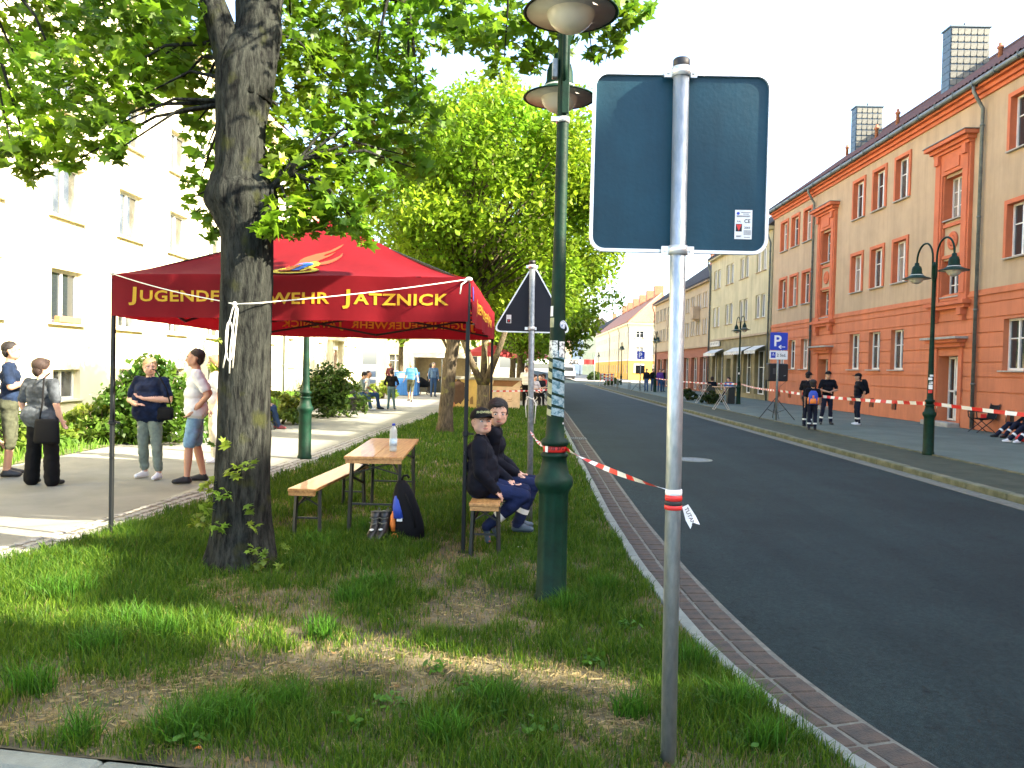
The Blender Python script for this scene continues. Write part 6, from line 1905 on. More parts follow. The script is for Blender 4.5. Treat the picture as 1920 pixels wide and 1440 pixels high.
# litter
for i, (px, py, s, lab, mm) in enumerate([(976, 1031, .03, 'crumpled white paper scrap near the lamp foot', m_paper), (963, 1016, .012, 'tiny white paper scrap beside the crumpled one', m_paper), (330, 1387, .012, 'small blue bottle top in the dirt', m_blueink), (372, 1405, .012, 'orange cigarette end on the ground', m_bagor), (1127, 1111, .014, 'white scrap in the grass by the kerb', m_paper), (620, 1055, .01, 'white scrap in the grass under the canopy', m_paper)]):
    q = G(px, py)
    mb = MB(); z0 = verge_z(q.x, q.y)
    n = 8
    mb.grid(n, n, lambda u, v: (q.x + s * (u - .5) * 2, q.y + s * (v - .5) * 1.4, z0 + .006 + s * .8 * abs(vnoise(u * 4 + i, v * 4, 1, i)) + s * .3 * (1 - abs(2 * u - 1))), 0, False)
    mb.build('litter_scrap', mm, label=lab, cat='litter', loc=(q.x, q.y, z0))
# ================================================================== people
SK = {'fair': (0.62, 0.36, 0.25), 'tan': (0.50, 0.27, 0.17)}
def skin(k): return mat('skin_' + k, SK[k], .5, var=.06, vscale=9, spec=.4)
def cloth(name, col, var=.12): return mat('cloth_' + name, col, .85, var=var, vscale=7, bump=.35, bscale=90, spec=.2)
m_hair = {'dark': mat('dark_hair', (.012, .008, .006), .7, var=.3, vscale=60, bump=.6, bscale=150), 'brown': mat('brown_hair', (.030, .014, .008), .7, var=.3, vscale=60, bump=.6, bscale=150),
          'blond': mat('blond_hair', (.30, .19, .08), .6, var=.25, vscale=60, bump=.6, bscale=150), 'grey': mat('grey_hair', (.22, .2, .18), .6, var=.25, vscale=60)}
m_eyew = mat('eye_white', (.75, .72, .68), .3); m_lip = mat('lip', (.42, .14, .11), .5); m_brow = mat('eyebrow', (.045, .028, .02), .8)

def capsule(mb, a, b, ra, rb, n=12):
    a, b = Vector(a), Vector(b)
    d, u, w = frame(a, b)
    if (b - a).length < 1e-6: d, u, w = Vector((0, 0, 1)), Vector((1, 0, 0)), Vector((0, 1, 0))
    rings = []
    for k in range(1, 5):
        t = -PI / 2 + PI / 2 * k / 4; rings.append((a + d * (ra * math.sin(t)), ra * math.cos(t)))
    for k in range(0, 4):
        t = PI / 2 * k / 4; rings.append((b + d * (rb * math.sin(t)), rb * math.cos(t)))
    vs = [a - d * ra]
    for c, r in rings:
        for k in range(n):
            an = 2 * PI * k / n; vs.append(c + u * (r * math.cos(an)) + w * (r * math.sin(an)))
    vs.append(b + d * rb)
    fs = []
    for k in range(n): fs.append((0, 1 + (k + 1) % n, 1 + k))
    for i in range(len(rings) - 1):
        for k in range(n):
            j = (k + 1) % n; fs.append((1 + i * n + k, 1 + i * n + j, 1 + (i + 1) * n + j, 1 + (i + 1) * n + k))
    L_ = len(vs) - 1; o = 1 + (len(rings) - 1) * n
    for k in range(n): fs.append((L_, o + k, o + (k + 1) % n))
    mb.add(vs, fs, 0, True)

def fuse(mb, voxel, it=5, fac=.5):
    """weld overlapping closed pieces into one continuous skin"""
    me = mb.mesh('body', m_black)
    ob = bpy.data.objects.new('body_source', me); COL.objects.link(ob)
    r = ob.modifiers.new('r', 'REMESH'); r.mode = 'VOXEL'; r.voxel_size = voxel; r.adaptivity = 0
    s = ob.modifiers.new('s', 'SMOOTH'); s.factor = fac; s.iterations = it
    dg = bpy.context.evaluated_depsgraph_get()
    out = bpy.data.meshes.new_from_object(ob.evaluated_get(dg))
    bpy.data.objects.remove(ob); bpy.data.meshes.remove(me)
    return out

def person(label, loc, rz, H=1.72, top=None, bot=None, shoe=None, sk='fair', hair='dark', J=None, hipz=None, sleeve=1.0, legcut=1.0, headyaw=0.0, headpitch=0.0, headtilt=0.0,
           build=1.0, headk=1.0, voxel=.016, face=True, haircut='short', cap=None, cap_back=False, wide=0.0, belly=0.0, group=None, strips=False, lean=(0, 0), logo=None, badge=None, hem=0.0, glasses=False, bulk=0.0):
    s = H / 1.75
    J = J or {}
    t = thing('person', label, 'person', loc, rz, group=group)
    top = top or cloth('dark', (.02, .025, .04)); bot = bot or top; shoe = shoe or m_black
    dz = (hipz / s - .93) if hipz is not None else 0.0
    lx, ly = lean          # shoulders displaced relative to hips
    def up(x, y, z):       # torso point, leaning with height above the hips
        k = max(0, (z - .93)) / .5
        return Vector((x + lx * k, y + ly * k, z + dz))
    P = {}
    for sd, sg in (('L', -1), ('R', 1)):
        P['hip' + sd] = Vector((sg * .085, 0, .92 + dz)); P['sh' + sd] = up(sg * .185 * build ** .5, 0, 1.425)
        P['knee' + sd] = Vector((sg * .10, .02, .50)); P['ank' + sd] = Vector((sg * .10, -.02, .085)); P['toe' + sd] = None
        P['elb' + sd] = up(sg * .255 * build ** .5, -.03, 1.14); P['wri' + sd] = up(sg * .25 * build ** .5, .06, .90)
    for k, v in J.items(): P[k] = Vector(v)
    prims = []
    def cp(a, b, ra, rb, zone): prims.append((Vector(a) * s, Vector(b) * s, ra * s, rb * s, zone))
    B = build
    # torso
    cp(P['shL'] * .72 + up(0, 0, 1.42) * .28, P['shR'] * .72 + up(0, 0, 1.42) * .28, .062, .062, 'top')
    cp(up(-.075 * B, .01, 1.30), up(.075 * B, .01, 1.30), .108 * B ** .6, .108 * B ** .6, 'top')
    cp(up(-.068 * B, .015 + belly * .3, 1.17), up(.068 * B, .015 + belly * .3, 1.17), .105 * B ** .6 + belly * .5, .105 * B ** .6 + belly * .5, 'top')
    cp(up(-.07 * B, .01 + belly * .3, 1.05), up(.07 * B, .01 + belly * .3, 1.05), .107 * B ** .6 + belly * .6, .107 * B ** .6 + belly * .6, 'top')
    if hem: cp(up(-.08 * B, 0, .97), up(.08 * B, 0, .97), .118 * B ** .6 + hem, .118 * B ** .6 + hem, 'top')
    cp(Vector((-.075 * B, -.01, .94 + dz)), Vector((.075 * B, -.01, .94 + dz)), .112 * B ** .6, .112 * B ** .6, 'bot')
    cp(up(0, -.01, 1.38), up(0, .005, 1.47), .075, .062, 'top')
    if bulk:
        cp(up(-.05, -.055, 1.32), up(.05, -.055, 1.32), .09 + bulk, .09 + bulk, 'top'); cp(up(-.05, -.045, 1.15), up(.05, -.045, 1.15), .095 + bulk, .095 + bulk, 'top'); cp(up(-.05, -.03, 1.02), up(.05, -.03, 1.02), .10 + bulk, .10 + bulk, 'top')
        for sd in 'LR': cp(P['sh' + sd], P['elb' + sd], .066 + bulk, .052 + bulk * .8, 'top'); cp(P['elb' + sd], P['elb' + sd].lerp(P['wri' + sd], .9), .052 + bulk * .8, .042 + bulk * .5, 'top')
        cp(up(-.02, .0, 1.475), up(.02, .0, 1.475), .066, .066, 'top')
    for sd, sg in (('L', -1), ('R', 1)):
        sh, el, wr = P['sh' + sd], P['elb' + sd], P['wri' + sd]
        aw = B ** .5
        k1 = min(1, sleeve * 2)
        e1 = sh.lerp(el, k1)
        cp(sh, e1, .064 * aw, (.064 - .014 * k1) * aw + (.006 if k1 < 1 else 0), 'top')
        if k1 < 1: cp(e1.lerp(sh, .15), el, .043 * aw, .040 * aw, 'skin')
        if sleeve > .5:
            k2 = (sleeve - .5) * 2; e2_ = el.lerp(wr, k2)
            cp(el, e2_, .048 * aw, .038 * aw, 'top')
            if k2 < 1: cp(e2_, wr, .033, .026, 'skin')
        else: cp(el, wr, .040 * aw, .027, 'skin')
        fd = (wr - el).normalized()
        hd = P.get('hand' + sd); hd = (hd - wr).normalized() if hd is not None else (fd + Vector((0, .25, -.1))).normalized()
        side = hd.cross(Vector((0, 0, 1))); side = side.normalized() if side.length > .2 else Vector((0, 1, 0))
        if abs(hd.z) > .75: side = Vector((0, 1, 0)) - hd * hd.y; side.normalize()
        nrm_ = hd.cross(side).normalized()
        pc = wr + hd * .045
        for q in (-.022, 0, .022): cp(wr + side * q * .6, pc + side * q + hd * .03, .017, .016, 'skin')
        for k, q in enumerate((-.030, -.010, .010, .029)):
            ln = (.062, .074, .07, .055)[k]
            f0 = pc + side * q + hd * .035; f1 = f0 + hd * ln * .55 + nrm_ * .008 * sg; f2 = f1 + (hd * .6 + nrm_ * .6 * sg).normalized() * ln * .5
            cp(f0, f1, .0105, .0098, 'skin'); cp(f1, f2, .0098, .0085, 'skin')
        th0 = wr + hd * .02 + side * .028; th1 = th0 + (hd * .7 + side * .7).normalized() * .045; th2 = th1 + hd * .032
        cp(th0, th1, .0135, .0115, 'skin'); cp(th1, th2, .0115, .0095, 'skin')
        hp, kn_, an = P['hip' + sd], P['knee' + sd], P['ank' + sd]
        lw = B ** .3
        if legcut >= .5:
            cp(hp, kn_, .096 * lw, .066 * lw + wide * .5, 'bot')
            kk = (legcut - .5) * 2; e3 = kn_.lerp(an, kk)
            cp(kn_, e3, .066 * lw + wide * .5, (.050 if kk == 1 else .056) * lw + wide, 'bot')
            if kk < 1: cp(e3, an, .047, .038, 'skin')
        else:
            e3 = hp.lerp(kn_, legcut * 2)
            cp(hp, e3, .092 * lw, .078 * lw, 'bot'); cp(e3.lerp(hp, .2), kn_, .066, .052, 'skin'); cp(kn_, kn_.lerp(an, .35), .052, .056, 'skin'); cp(kn_.lerp(an, .35), an, .056, .036, 'skin')
        toe = P['toe' + sd]
        if toe is None: toe = an + Vector((sg * .03, .15, -.045))
        heel = an + Vector((0, -.03, -.045)) if P['toe' + sd] is None else an + (an - toe).normalized() * .02 + Vector((0, 0, -.035))
        cp(an + Vector((0, 0, -.01)), heel, .042, .038, 'shoe'); cp(heel, toe, .038, .036, 'shoe'); cp(an + (toe - an) * .35 + Vector((0, 0, .0)), toe, .034, .030, 'shoe')
    # head: turned on the neck
    nb = up(0, .01, 1.515); hk = headk * 1.06
    Rh = Matrix.Rotation(headyaw, 3, 'Z') @ Matrix.Rotation(headpitch, 3, 'X') @ Matrix.Rotation(headtilt, 3, 'Y')
    def hp3(x, y, z): return nb + Vector((0, .012, .0)) + Rh @ (Vector((x, y, z)) * hk)
    cp(up(0, -.005, 1.44), nb + Vector((0, .005, .02)), .060, .056 - bulk * .3, 'skin')
    cp(hp3(0, -.022, .135), hp3(0, .018, .13), .080 * hk, .078 * hk, 'skin'); cp(hp3(0, .02, .115), hp3(0, .035, .085), .070 * hk, .062 * hk, 'skin')
    cp(hp3(-.018, .05, .045), hp3(.018, .05, .045), .038 * hk, .038 * hk, 'skin'); cp(hp3(-.035, .02, .055), hp3(.035, .02, .055), .042 * hk, .042 * hk, 'skin')
    cp(hp3(0, .098, .115), hp3(0, .112, .082), .008 * hk, .014 * hk, 'skin')
    for sg in (-1, 1): cp(hp3(sg * .080, -.005, .115), hp3(sg * .078, -.002, .08), .016 * hk, .011 * hk, 'skin'); cp(hp3(sg * .042, .072, .085), hp3(sg * .045, .06, .07), .018 * hk, .018 * hk, 'skin')
    mb = MB()
    for a, b, ra, rb, z in prims: capsule(mb, a, b, ra, rb, 12)
    me = fuse(mb, voxel, 4 if voxel < .02 else 2)
    n = len(me.polygons)
    co = np.zeros(len(me.vertices) * 3, dtype=np.float32); me.vertices.foreach_get('co', co); co = co.reshape(-1, 3)
    ls = np.zeros(n, dtype=np.int32); me.polygons.foreach_get('loop_start', ls)
    lv = np.zeros(len(me.loops), dtype=np.int32); me.loops.foreach_get('vertex_index', lv)
    cen = (co[lv[ls]] + co[lv[ls + 1]] + co[lv[ls + 2]]) / 3
    zones = ['skin', 'top', 'bot', 'shoe']
    best = np.full(n, 9.0); zi = np.zeros(n, dtype=np.int32)
    for a, b, ra, rb, z in prims:
        a_, b_ = np.array(a), np.array(b); d = b_ - a_; L2 = max(1e-9, float(d @ d))
        tt_ = np.clip(((cen - a_) @ d) / L2, 0, 1)
        dist = np.linalg.norm(cen - (a_ + tt_[:, None] * d), axis=1) - (ra + (rb - ra) * tt_)
        k = dist < best; best[k] = dist[k]; zi[k] = zones.index(z)
    me.materials.clear()
    for m_ in (skin(sk), top, bot, shoe): me.materials.append(m_)
    me.polygons.foreach_set('material_index', zi); me.polygons.foreach_set('use_smooth', np.full(n, True))
    # folds in the cloth
    if voxel < .02:
        vz = np.zeros(len(co), dtype=np.int32); vz[lv] = np.repeat(zi, np.diff(np.append(ls, len(lv))))
        nr = np.zeros(len(co) * 3, dtype=np.float32); me.vertices.foreach_get('normal', nr); nr = nr.reshape(-1, 3)
        ph = hash(label) % 97
        am = np.array([noise.noise(Vector((float(p[0]) * 9 + ph, float(p[1]) * 9, float(p[2]) * 13))) + .6 * noise.noise(Vector((float(p[0]) * 21 - ph, float(p[1]) * 21, float(p[2]) * 30))) for p in co]) * .011 * s
        am = np.where((vz == 1) | (vz == 2), am + .004, 0)
        co2 = co + nr * am[:, None]
        me.vertices.foreach_set('co', co2.astype(np.float32).ravel())
    me.name = 'body'
    bo = bpy.data.objects.new('body', me); COL.objects.link(bo); bo.parent = t; WM[bo.name] = wm(t)
    hS = lambda x, y, z: hp3(x, y, z) * s
    RhS = Rh
    # hair
    if hair:
        mb = MB(); lo_ = voxel >= .02
        nu, nv = (20, 12) if not lo_ else (10, 7)
        if haircut in ('short', 'crop'):
            th = .010 if haircut == 'short' else .003
            mb.ell(hS(0, -.024, .152), tuple(v * s * hk for v in (.083 + th, .094 + th * .8, .080 + th)), RhS, nu, nv)
            if haircut == 'short':
                mb.ell(hS(0.012, .038, .186), tuple(v * s * hk for v in (.06, .052, .028)), RhS, nu, nv)
                for sg_ in (-1, 1): mb.ell(hS(sg_ * .07, .008, .135), tuple(v * s * hk for v in (.017, .03, .045)), RhS, 10, 7)
            mb.ell(hS(0, -.05, .10), tuple(v * s * hk for v in (.073, .055, .07)), RhS, nu, nv)
        elif haircut == 'bob':
            mb.ell(hS(0, -.022, .15), tuple(v * s * hk for v in (.105, .112, .10)), RhS, nu, nv); mb.ell(hS(0, -.055, .08), tuple(v * s * hk for v in (.088, .065, .085)), RhS, nu, nv)
            mb.ell(hS(0, .03, .195), tuple(v * s * hk for v in (.075, .06, .04)), RhS, nu, nv)
        elif haircut == 'tail':
            mb.ell(hS(0, -.016, .145), tuple(v * s * hk for v in (.088, .1, .09)), RhS, nu, nv)
            capsule(mb, hS(0, -.11, .12), hS(.0, -.13, .02), .03 * s, .028 * s, 8); capsule(mb, hS(0, -.13, .02), hS(0, -.105, -.10), .028 * s, .012 * s, 8)
        for i, v in enumerate(mb.v):
            vv = Vector(v); d = noise.noise(vv * 38) * .006 + noise.noise(vv * 90) * .004
            c = hS(0, -.02, .12); mb.v[i] = tuple(vv + (vv - c).normalized() * d * s)
        if voxel < .0136:
            # loose strands over the hair mass
            base_v = [Vector(v) for v in mb.v]; hc = hS(0, -.02, .11)
            dn = RhS @ Vector((0, -.35, -1)).normalized()
            for _ in range(1300):
                v = base_v[random.randrange(len(base_v))] + Vector((random.uniform(-1, 1), random.uniform(-1, 1), random.uniform(-1, 1))) * .012 * s
                nn_ = (v - hc).normalized(); tg = (dn - nn_ * dn.dot(nn_)); tg = tg.normalized() if tg.length > .05 else RhS @ Vector((0, 1, 0))
                tg = (tg + nn_ * random.uniform(.05, .35) + Vector((random.uniform(-.4, .4), random.uniform(-.4, .4), 0))).normalized()
                sd_ = tg.cross(nn_).normalized() * .0026 * s; ln = random.uniform(.014, .034) * s
                mb.add([v - sd_, v + sd_, v + tg * ln], [(0, 1, 2)], 0, False)
        mb.build('hair', m_hair[hair], t, world=False)
    if cap is not None:
        mb = MB()
        yw = PI if cap_back else 0
        mb.ell(hS(0, -.012, .15), tuple(v * s * hk for v in (.096, .11, .088)), RhS, 20, 12, cut=-.012 * s)
        brim = []
        for (uu, vv) in [(a, b) for b in (0, 1) for a in range(9)]:
            ang = R(-58 + 116 * uu / 8); rr = .105 if vv == 0 else .185
            zz = .158 - .014 * abs(math.sin(ang)) - (.006 if vv else 0)
            yy = math.cos(ang) * rr * (1.0 if vv == 0 else 1.05) - .01
            brim.append(hS(math.sin(ang) * (.095 if vv == 0 else .09), yy, zz))
        fs = [(i, i + 1, 10 + i, 9 + i) for i in range(8)]
        mb.add(brim, fs, 0, True); mb.add([b_ + RhS @ Vector((0, 0, -.006 * s)) for b_ in brim], [f[::-1] for f in fs], 0, True)
        mb.ell(hS(0, -.012, .24), (.01 * s, .01 * s, .006 * s), RhS, 8, 5)
        co_ = mb.build('cap', cap, t, world=False)
        if badge:
            mb = MB(); put_text(mb, badge, .021 * s * hk, lambda u, v: hS(0, -.012, .15) + RhS @ (Vector((math.sin(u / (.1 * s)) * .1015, math.cos(u / (.1 * s)) * .1155 * (1 - max(0, (v / s)) * .8), .030 + v / s)) * s * hk), 0, .01); mb.build('lettering', cloth('pale_yellow_thread', (.55, .55, .25)), co_, world=False)
    if face:
        for sg in (-1, 1):
            mb = MB(); mb.ell(hS(sg * .032, .0865, .112), tuple(v * s * hk for v in (.0135, .007, .0075)), RhS, 10, 7); ey = mb.build('eye', m_eyew, t, world=False)
            mb = MB(); mb.ell(hS(sg * .032, .0915, .112), tuple(v * s * hk for v in (.0065, .004, .0065)), RhS, 8, 6); mb.build('iris', m_ink, ey, world=False)
            mb = MB(); mb.tube([hS(sg * .016, .096, .128), hS(sg * .032, .096, .133), hS(sg * .052, .084, .127)], .004 * s, 6); mb.build('eyebrow', m_brow, t, world=False)
        mb = MB(); mb.tube([hS(-.024, .082, .051), hS(-.01, .0885, .049), hS(.01, .0885, .049), hS(.024, .082, .051)], [.003 * s * hk, .006 * s * hk, .006 * s * hk, .003 * s * hk], 6); mb.build('mouth', m_lip, t, world=False)
        if glasses:
            mb = MB()
            for sg in (-1, 1): mb.tube([hS(sg * .034 + .02 * math.cos(a), .102, .112 + .016 * math.sin(a)) for a in np.linspace(0, 2 * PI, 14)], .0022 * s, 5); mb.tube([hS(sg * .054, .1, .115), hS(sg * .082, .0, .115)], .0022 * s, 5)
            mb.tube([hS(-.014, .103, .114), hS(.014, .103, .114)], .0022 * s, 5); mb.build('glasses', m_ink, t, world=False)
    if strips:
        for sd in 'LR':
            kn_, an = P['knee' + sd] * s, P['ank' + sd] * s
            for f0, f1 in ((.58, .70),):
                mb = MB(); r0 = (.066 - .016 * f0) * build ** .3 + wide; mb.tube([kn_.lerp(an, f0), kn_.lerp(an, f1)], [(r0 + .008) * s, (r0 + .006) * s], 16, caps=False); mb.build('reflective_strip', m_reflex, t, world=False)
    return t, P, s, hS, up

def worn_backpack(label, loc, rz, z, sc=1.0, blue=False):
    t = thing('worn_backpack', label, 'backpack', (loc[0], loc[1], z), rz)
    mb = MB(); loft(mb, [(0, 0, 0, .11 * sc, .06 * sc), (.04 * sc, 0, 0, .14 * sc, .085 * sc), (.2 * sc, 0, 0, .145 * sc, .09 * sc), (.34 * sc, 0, .01, .125 * sc, .075 * sc), (.42 * sc, 0, .02, .07 * sc, .045 * sc)], 16); mb.build('bag', m_bagblue if blue else m_bagblk, t, world=False)
    mb = MB(); loft(mb, [(.03 * sc, 0, -.085 * sc, .09 * sc, .03 * sc), (.1 * sc, 0, -.09 * sc, .095 * sc, .035 * sc), (.19 * sc, 0, -.085 * sc, .07 * sc, .02 * sc)], 12); mb.build('front_pocket', m_bagor if blue else m_bagblk, t, world=False)
    if blue:
        for s in (-1, 1):
            mb = MB(); loft(mb, [(.02 * sc, s * .13 * sc, -.02, .03 * sc, .04 * sc), (.14 * sc, s * .14 * sc, -.02, .035 * sc, .045 * sc), (.22 * sc, s * .13 * sc, -.02, .02 * sc, .03 * sc)], 10); mb.build('side_pocket', m_bagor, t, world=False)
        mb = MB(); mb.box((0, -.095 * sc, .24 * sc), (.05 * sc, .01, .08 * sc)); mb.build('print_patch', m_bagor, t, world=False)
    else:
        mb = MB(); mb.box((.03 * sc, -.086 * sc, .26 * sc), (.05 * sc, .008, .03 * sc)); mb.build('logo_patch', m_red, t, world=False)
    for s in (-1, 1):
        mb = MB(); mb.tube([(s * .09 * sc, .05 * sc, .05 * sc), (s * .12 * sc, .12 * sc, .1 * sc), (s * .11 * sc, .2 * sc, .25 * sc), (s * .09 * sc, .15 * sc, .40 * sc), (s * .07 * sc, .05 * sc, .41 * sc)], .014 * sc, 6); mb.build('strap', m_bagblk, t, world=False)
    return t

navy = cloth('navy_fleece', (.0042, .005, .010), .4); navyT = cloth('navy_trousers', (.008, .015, .052), .3); darkuni = cloth('dark_uniform', (.005, .006, .010)); darkuniT = cloth('dark_uniform_trousers', (.010, .013, .028))
# ---- the two boys on the bench, facing the road, heads turned to the camera
SEAT = .48
bx = bb0.x
sneaker = mat('grey_orange_sneaker', (.035, .06, .085), .6, col2=(.45, .09, .03), vscale=16, lo=.30, hi=.36)
F_ = person('boy in black cap and dark fleece sitting on the bench looking over his shoulder', (bx - .05, 6.74, verge_z(bx, 6.74)), -PI / 2, 1.32, navy, navyT, sneaker, 'fair', 'brown', hipz=SEAT + .085,
       J={'kneeL': (-.10, .50, .69), 'kneeR': (.13, .49, .665), 'ankL': (-.06, .14, .33), 'ankR': (.12, .08, .31), 'toeL': (-.05, .20, .18), 'toeR': (.12, .10, .15), 'elbL': (-.24, .09, .96), 'wriL': (-.12, .32, .81), 'elbR': (.27, .0, .94), 'wriR': (.225, .18, .73), 'handR': (.225, .26, .64)},
       headyaw=R(-66), headpitch=R(7), headk=1.26, voxel=.0095, haircut='crop', cap=cloth('black_cap', (.008, .008, .008)), badge='FEUERWEHR', strips=True, build=1.5, belly=.06, hem=.014, lean=(0, -.02), bulk=.022)
B_ = person('bareheaded dark-haired boy sitting behind the boy in the cap', (bx - .01, 7.22, verge_z(bx, 7.22)), -PI / 2, 1.45, navy, navyT, sneaker, 'fair', 'dark', hipz=SEAT + .085,
       J={'kneeL': (-.10, .50, .63), 'kneeR': (.12, .50, .63), 'ankL': (-.10, .34, .18), 'ankR': (.10, .34, .18), 'elbL': (-.25, .08, .91), 'wriL': (-.10, .30, .76), 'elbR': (.26, .05, .90), 'wriR': (.12, .31, .75)},
       headyaw=R(-80), headpitch=R(-6), headk=1.2, voxel=.0105, haircut='short', strips=True, build=1.4, hem=.014, lean=(.05, .06), bulk=.018)
mb = MB()
tF = F_[0]
sF = F_[2]
put_text(mb, 'FEUERWEHR', .045, lambda u, v: F_[4](0, 0, 1.30) * sF + Vector((u, -.172 * sF, v)), 0, .01); mb.build('back_print', m_tapew, tF, world=False)

# ---- people on the path
denim = cloth('denim_shorts', (.19, .33, .46), .25); whiteT = cloth('white_tee', (.74, .74, .72), .05); greyblouse = cloth('grey_blouse', (.065, .075, .085), .5); blackp = cloth('black_trousers', (.005, .005, .0055)); bluetop = cloth('blue_top', (.006, .013, .04), .5); khaki = cloth('grey_green_jeans', (.19, .23, .19), .25); bluetee = cloth('dark_blue_tee', (.008, .018, .045), .4); camo = cloth('olive_shorts', (.06, .065, .04), .4)
wshoe = mat('white_shoe', (.75, .75, .75), .6); kshoe = mat('black_shoe', (.015, .015, .016), .5)
ZP = -.03
p = G(280, 897, ZP)
person('woman in dark blue top and grey-green jeans with folded arms on the path', (p.x, p.y, ZP), PI - R(12), 1.62, bluetop, khaki, wshoe, 'fair', 'blond', sleeve=.36, legcut=.9, build=1.35, belly=.05, haircut='tail', voxel=.013, headyaw=R(42), headpitch=R(-5), hem=.02,
       J={'elbL': (-.33, .02, 1.16), 'wriL': (-.06, .24, 1.18), 'elbR': (.33, .02, 1.14), 'wriR': (.03, .25, 1.09), 'handL': (.06, .26, 1.22), 'handR': (-.06, .27, 1.10), 'ankL': (-.17, .02, .085), 'kneeL': (-.15, .05, .5), 'ankR': (.12, -.06, .085)})
hb = thing('handbag', 'black shoulder bag on the hip of the woman in dark blue', 'handbag', (p.x + .26, p.y - .12, .78))
mb = MB(); loft(mb, [(0, 0, 0, .10, .045), (.03, 0, 0, .115, .055), (.14, 0, 0, .11, .05), (.17, 0, 0, .09, .03)], 14); mb.build('bag', m_bagblk, hb, world=False)
mb = MB(); mb.tube([(.08, 0, .16), (.02, -.02, .42), (-.13, -.02, .66), (-.24, .06, .68)], .009, 6); mb.build('strap', m_bagblk, hb, world=False)
p = G(366, 905, ZP)
person('man in white tee and denim shorts standing by the maple', (p.x, p.y, ZP), PI / 2 + R(22), 1.76, whiteT, denim, kshoe, 'tan', 'brown', sleeve=.34, legcut=.46, haircut='crop', voxel=.013, belly=.03, hem=.025, build=1.08,
       J={'elbL': (-.27, -.14, 1.16), 'wriL': (-.20, .03, .95), 'elbR': (.27, -.16, 1.17), 'wriR': (.19, .0, .96), 'ankR': (.11, -.10, .085), 'ankL': (-.09, .10, .085), 'kneeL': (-.1, .08, .5), 'kneeR': (.1, -.01, .5)})
p = G(75, 910, ZP)
person('woman in grey blouse and wide black trousers seen from behind', (p.x, p.y, ZP), R(-14), 1.58, greyblouse, blackp, kshoe, 'fair', 'brown', sleeve=.40, wide=.045, build=1.28, haircut='bob', voxel=.013, headyaw=R(-42), hem=.035, face=False,
       J={'elbL': (-.30, -.03, 1.14), 'wriL': (-.30, .04, .92), 'elbR': (.30, -.04, 1.14), 'wriR': (.33, .02, .92), 'ankL': (-.15, 0, .085), 'ankR': (.17, .03, .085), 'kneeL': (-.13, .02, .5), 'kneeR': (.15, .04, .5)})
hb = thing('handbag', 'black bag hanging at the hip of the woman in grey blouse', 'handbag', (p.x + .20, p.y - .20, .52))
mb = MB(); loft(mb, [(0, 0, 0, .15, .04), (.03, 0, 0, .165, .055), (.27, 0, 0, .15, .045), (.30, 0, 0, .14, .03)], 14); mb.build('bag', m_bagblk, hb, world=False)
mb = MB(); mb.tube([(-.10, .02, .29), (-.09, .055, .5), (-.085, .07, .80), (-.06, .15, .86)], .011, 6); mb.build('strap', m_bagblk, hb, world=False)
p = G(16, 893, ZP)
person('man in dark blue tee holding a phone at the edge of the path', (p.x, p.y, ZP), R(-62), 1.8, bluetee, camo, kshoe, 'tan', 'dark', sleeve=.36, haircut='crop', voxel=.013, legcut=.62, build=1.12, headyaw=R(-12),
       J={'elbR': (.27, .04, 1.17), 'wriR': (.22, .25, 1.26), 'elbL': (-.27, .02, 1.14), 'wriL': (-.14, .2, 1.02)})
p = G(-75, 900, ZP)
person('person in dark clothes crouching at the edge of the path', (p.x, p.y - .1, ZP), R(-55), 1.7, cloth('dark_green_jacket', (.02, .035, .03)), blackp, kshoe, 'tan', 'dark', hipz=.45, haircut='short', voxel=.016, lean=(0, .16),
       J={'kneeL': (-.12, .40, .58), 'kneeR': (.12, .40, .55), 'ankL': (-.11, .22, .085), 'ankR': (.12, .18, .085), 'elbL': (-.2, .32, .7), 'wriL': (-.08, .45, .55), 'elbR': (.2, .3, .7), 'wriR': (.1, .46, .52)})
p = G(402, 868, ZP)
person('person in white shirt and cream trousers behind the man in white tee', (p.x, p.y, ZP), PI - R(60), 1.68, whiteT, cloth('cream_trousers', (.66, .61, .48)), wshoe, 'fair', 'blond', sleeve=.38, voxel=.018, haircut='bob')
# seated person with walking frame, half hidden by the trunk
p = G(520, 805, ZP)
person('seated person in dark blue jeans beside a walking frame', (p.x - .55, p.y, ZP), R(-75), 1.7, cloth('black_jacket', (.012, .012, .015)), cloth('dark_jeans', (.02, .04, .09)), mat('red_shoe', (.2, .03, .03), .6), 'fair', 'grey', hipz=.52, voxel=.018,
       J={'kneeL': (-.12, .45, .52), 'kneeR': (.12, .45, .52), 'ankL': (-.12, .50, .085), 'ankR': (.12, .58, .085), 'wriL': (-.15, .3, .66), 'wriR': (.15, .3, .66), 'elbL': (-.24, .06, .82), 'elbR': (.24, .06, .82)})
t = thing('walking_frame', 'wheeled walking frame by the seated person', 'walking frame', (p.x - .5, p.y - .12, ZP))
mb = MB()
for sx in (-.02, .42):
    mb.tube([(sx + .1 * math.cos(a), 0, .1 + .1 * math.sin(a)) for a in np.linspace(0, 2 * PI, 22)], .014, 6)
mb.build('wheel', m_black, t, world=False)
mb = MB()
for sx in (-.02, .42): mb.tube([(sx, 0, .1), (.2, 0, .55)], .013, 6)
mb.tube([(.2, 0, .55), (.05, 0, .9)], .013, 6); mb.box((.2, .12, .54), (.3, .3, .03)); mb.build('frame', m_galvdull, t, world=False)
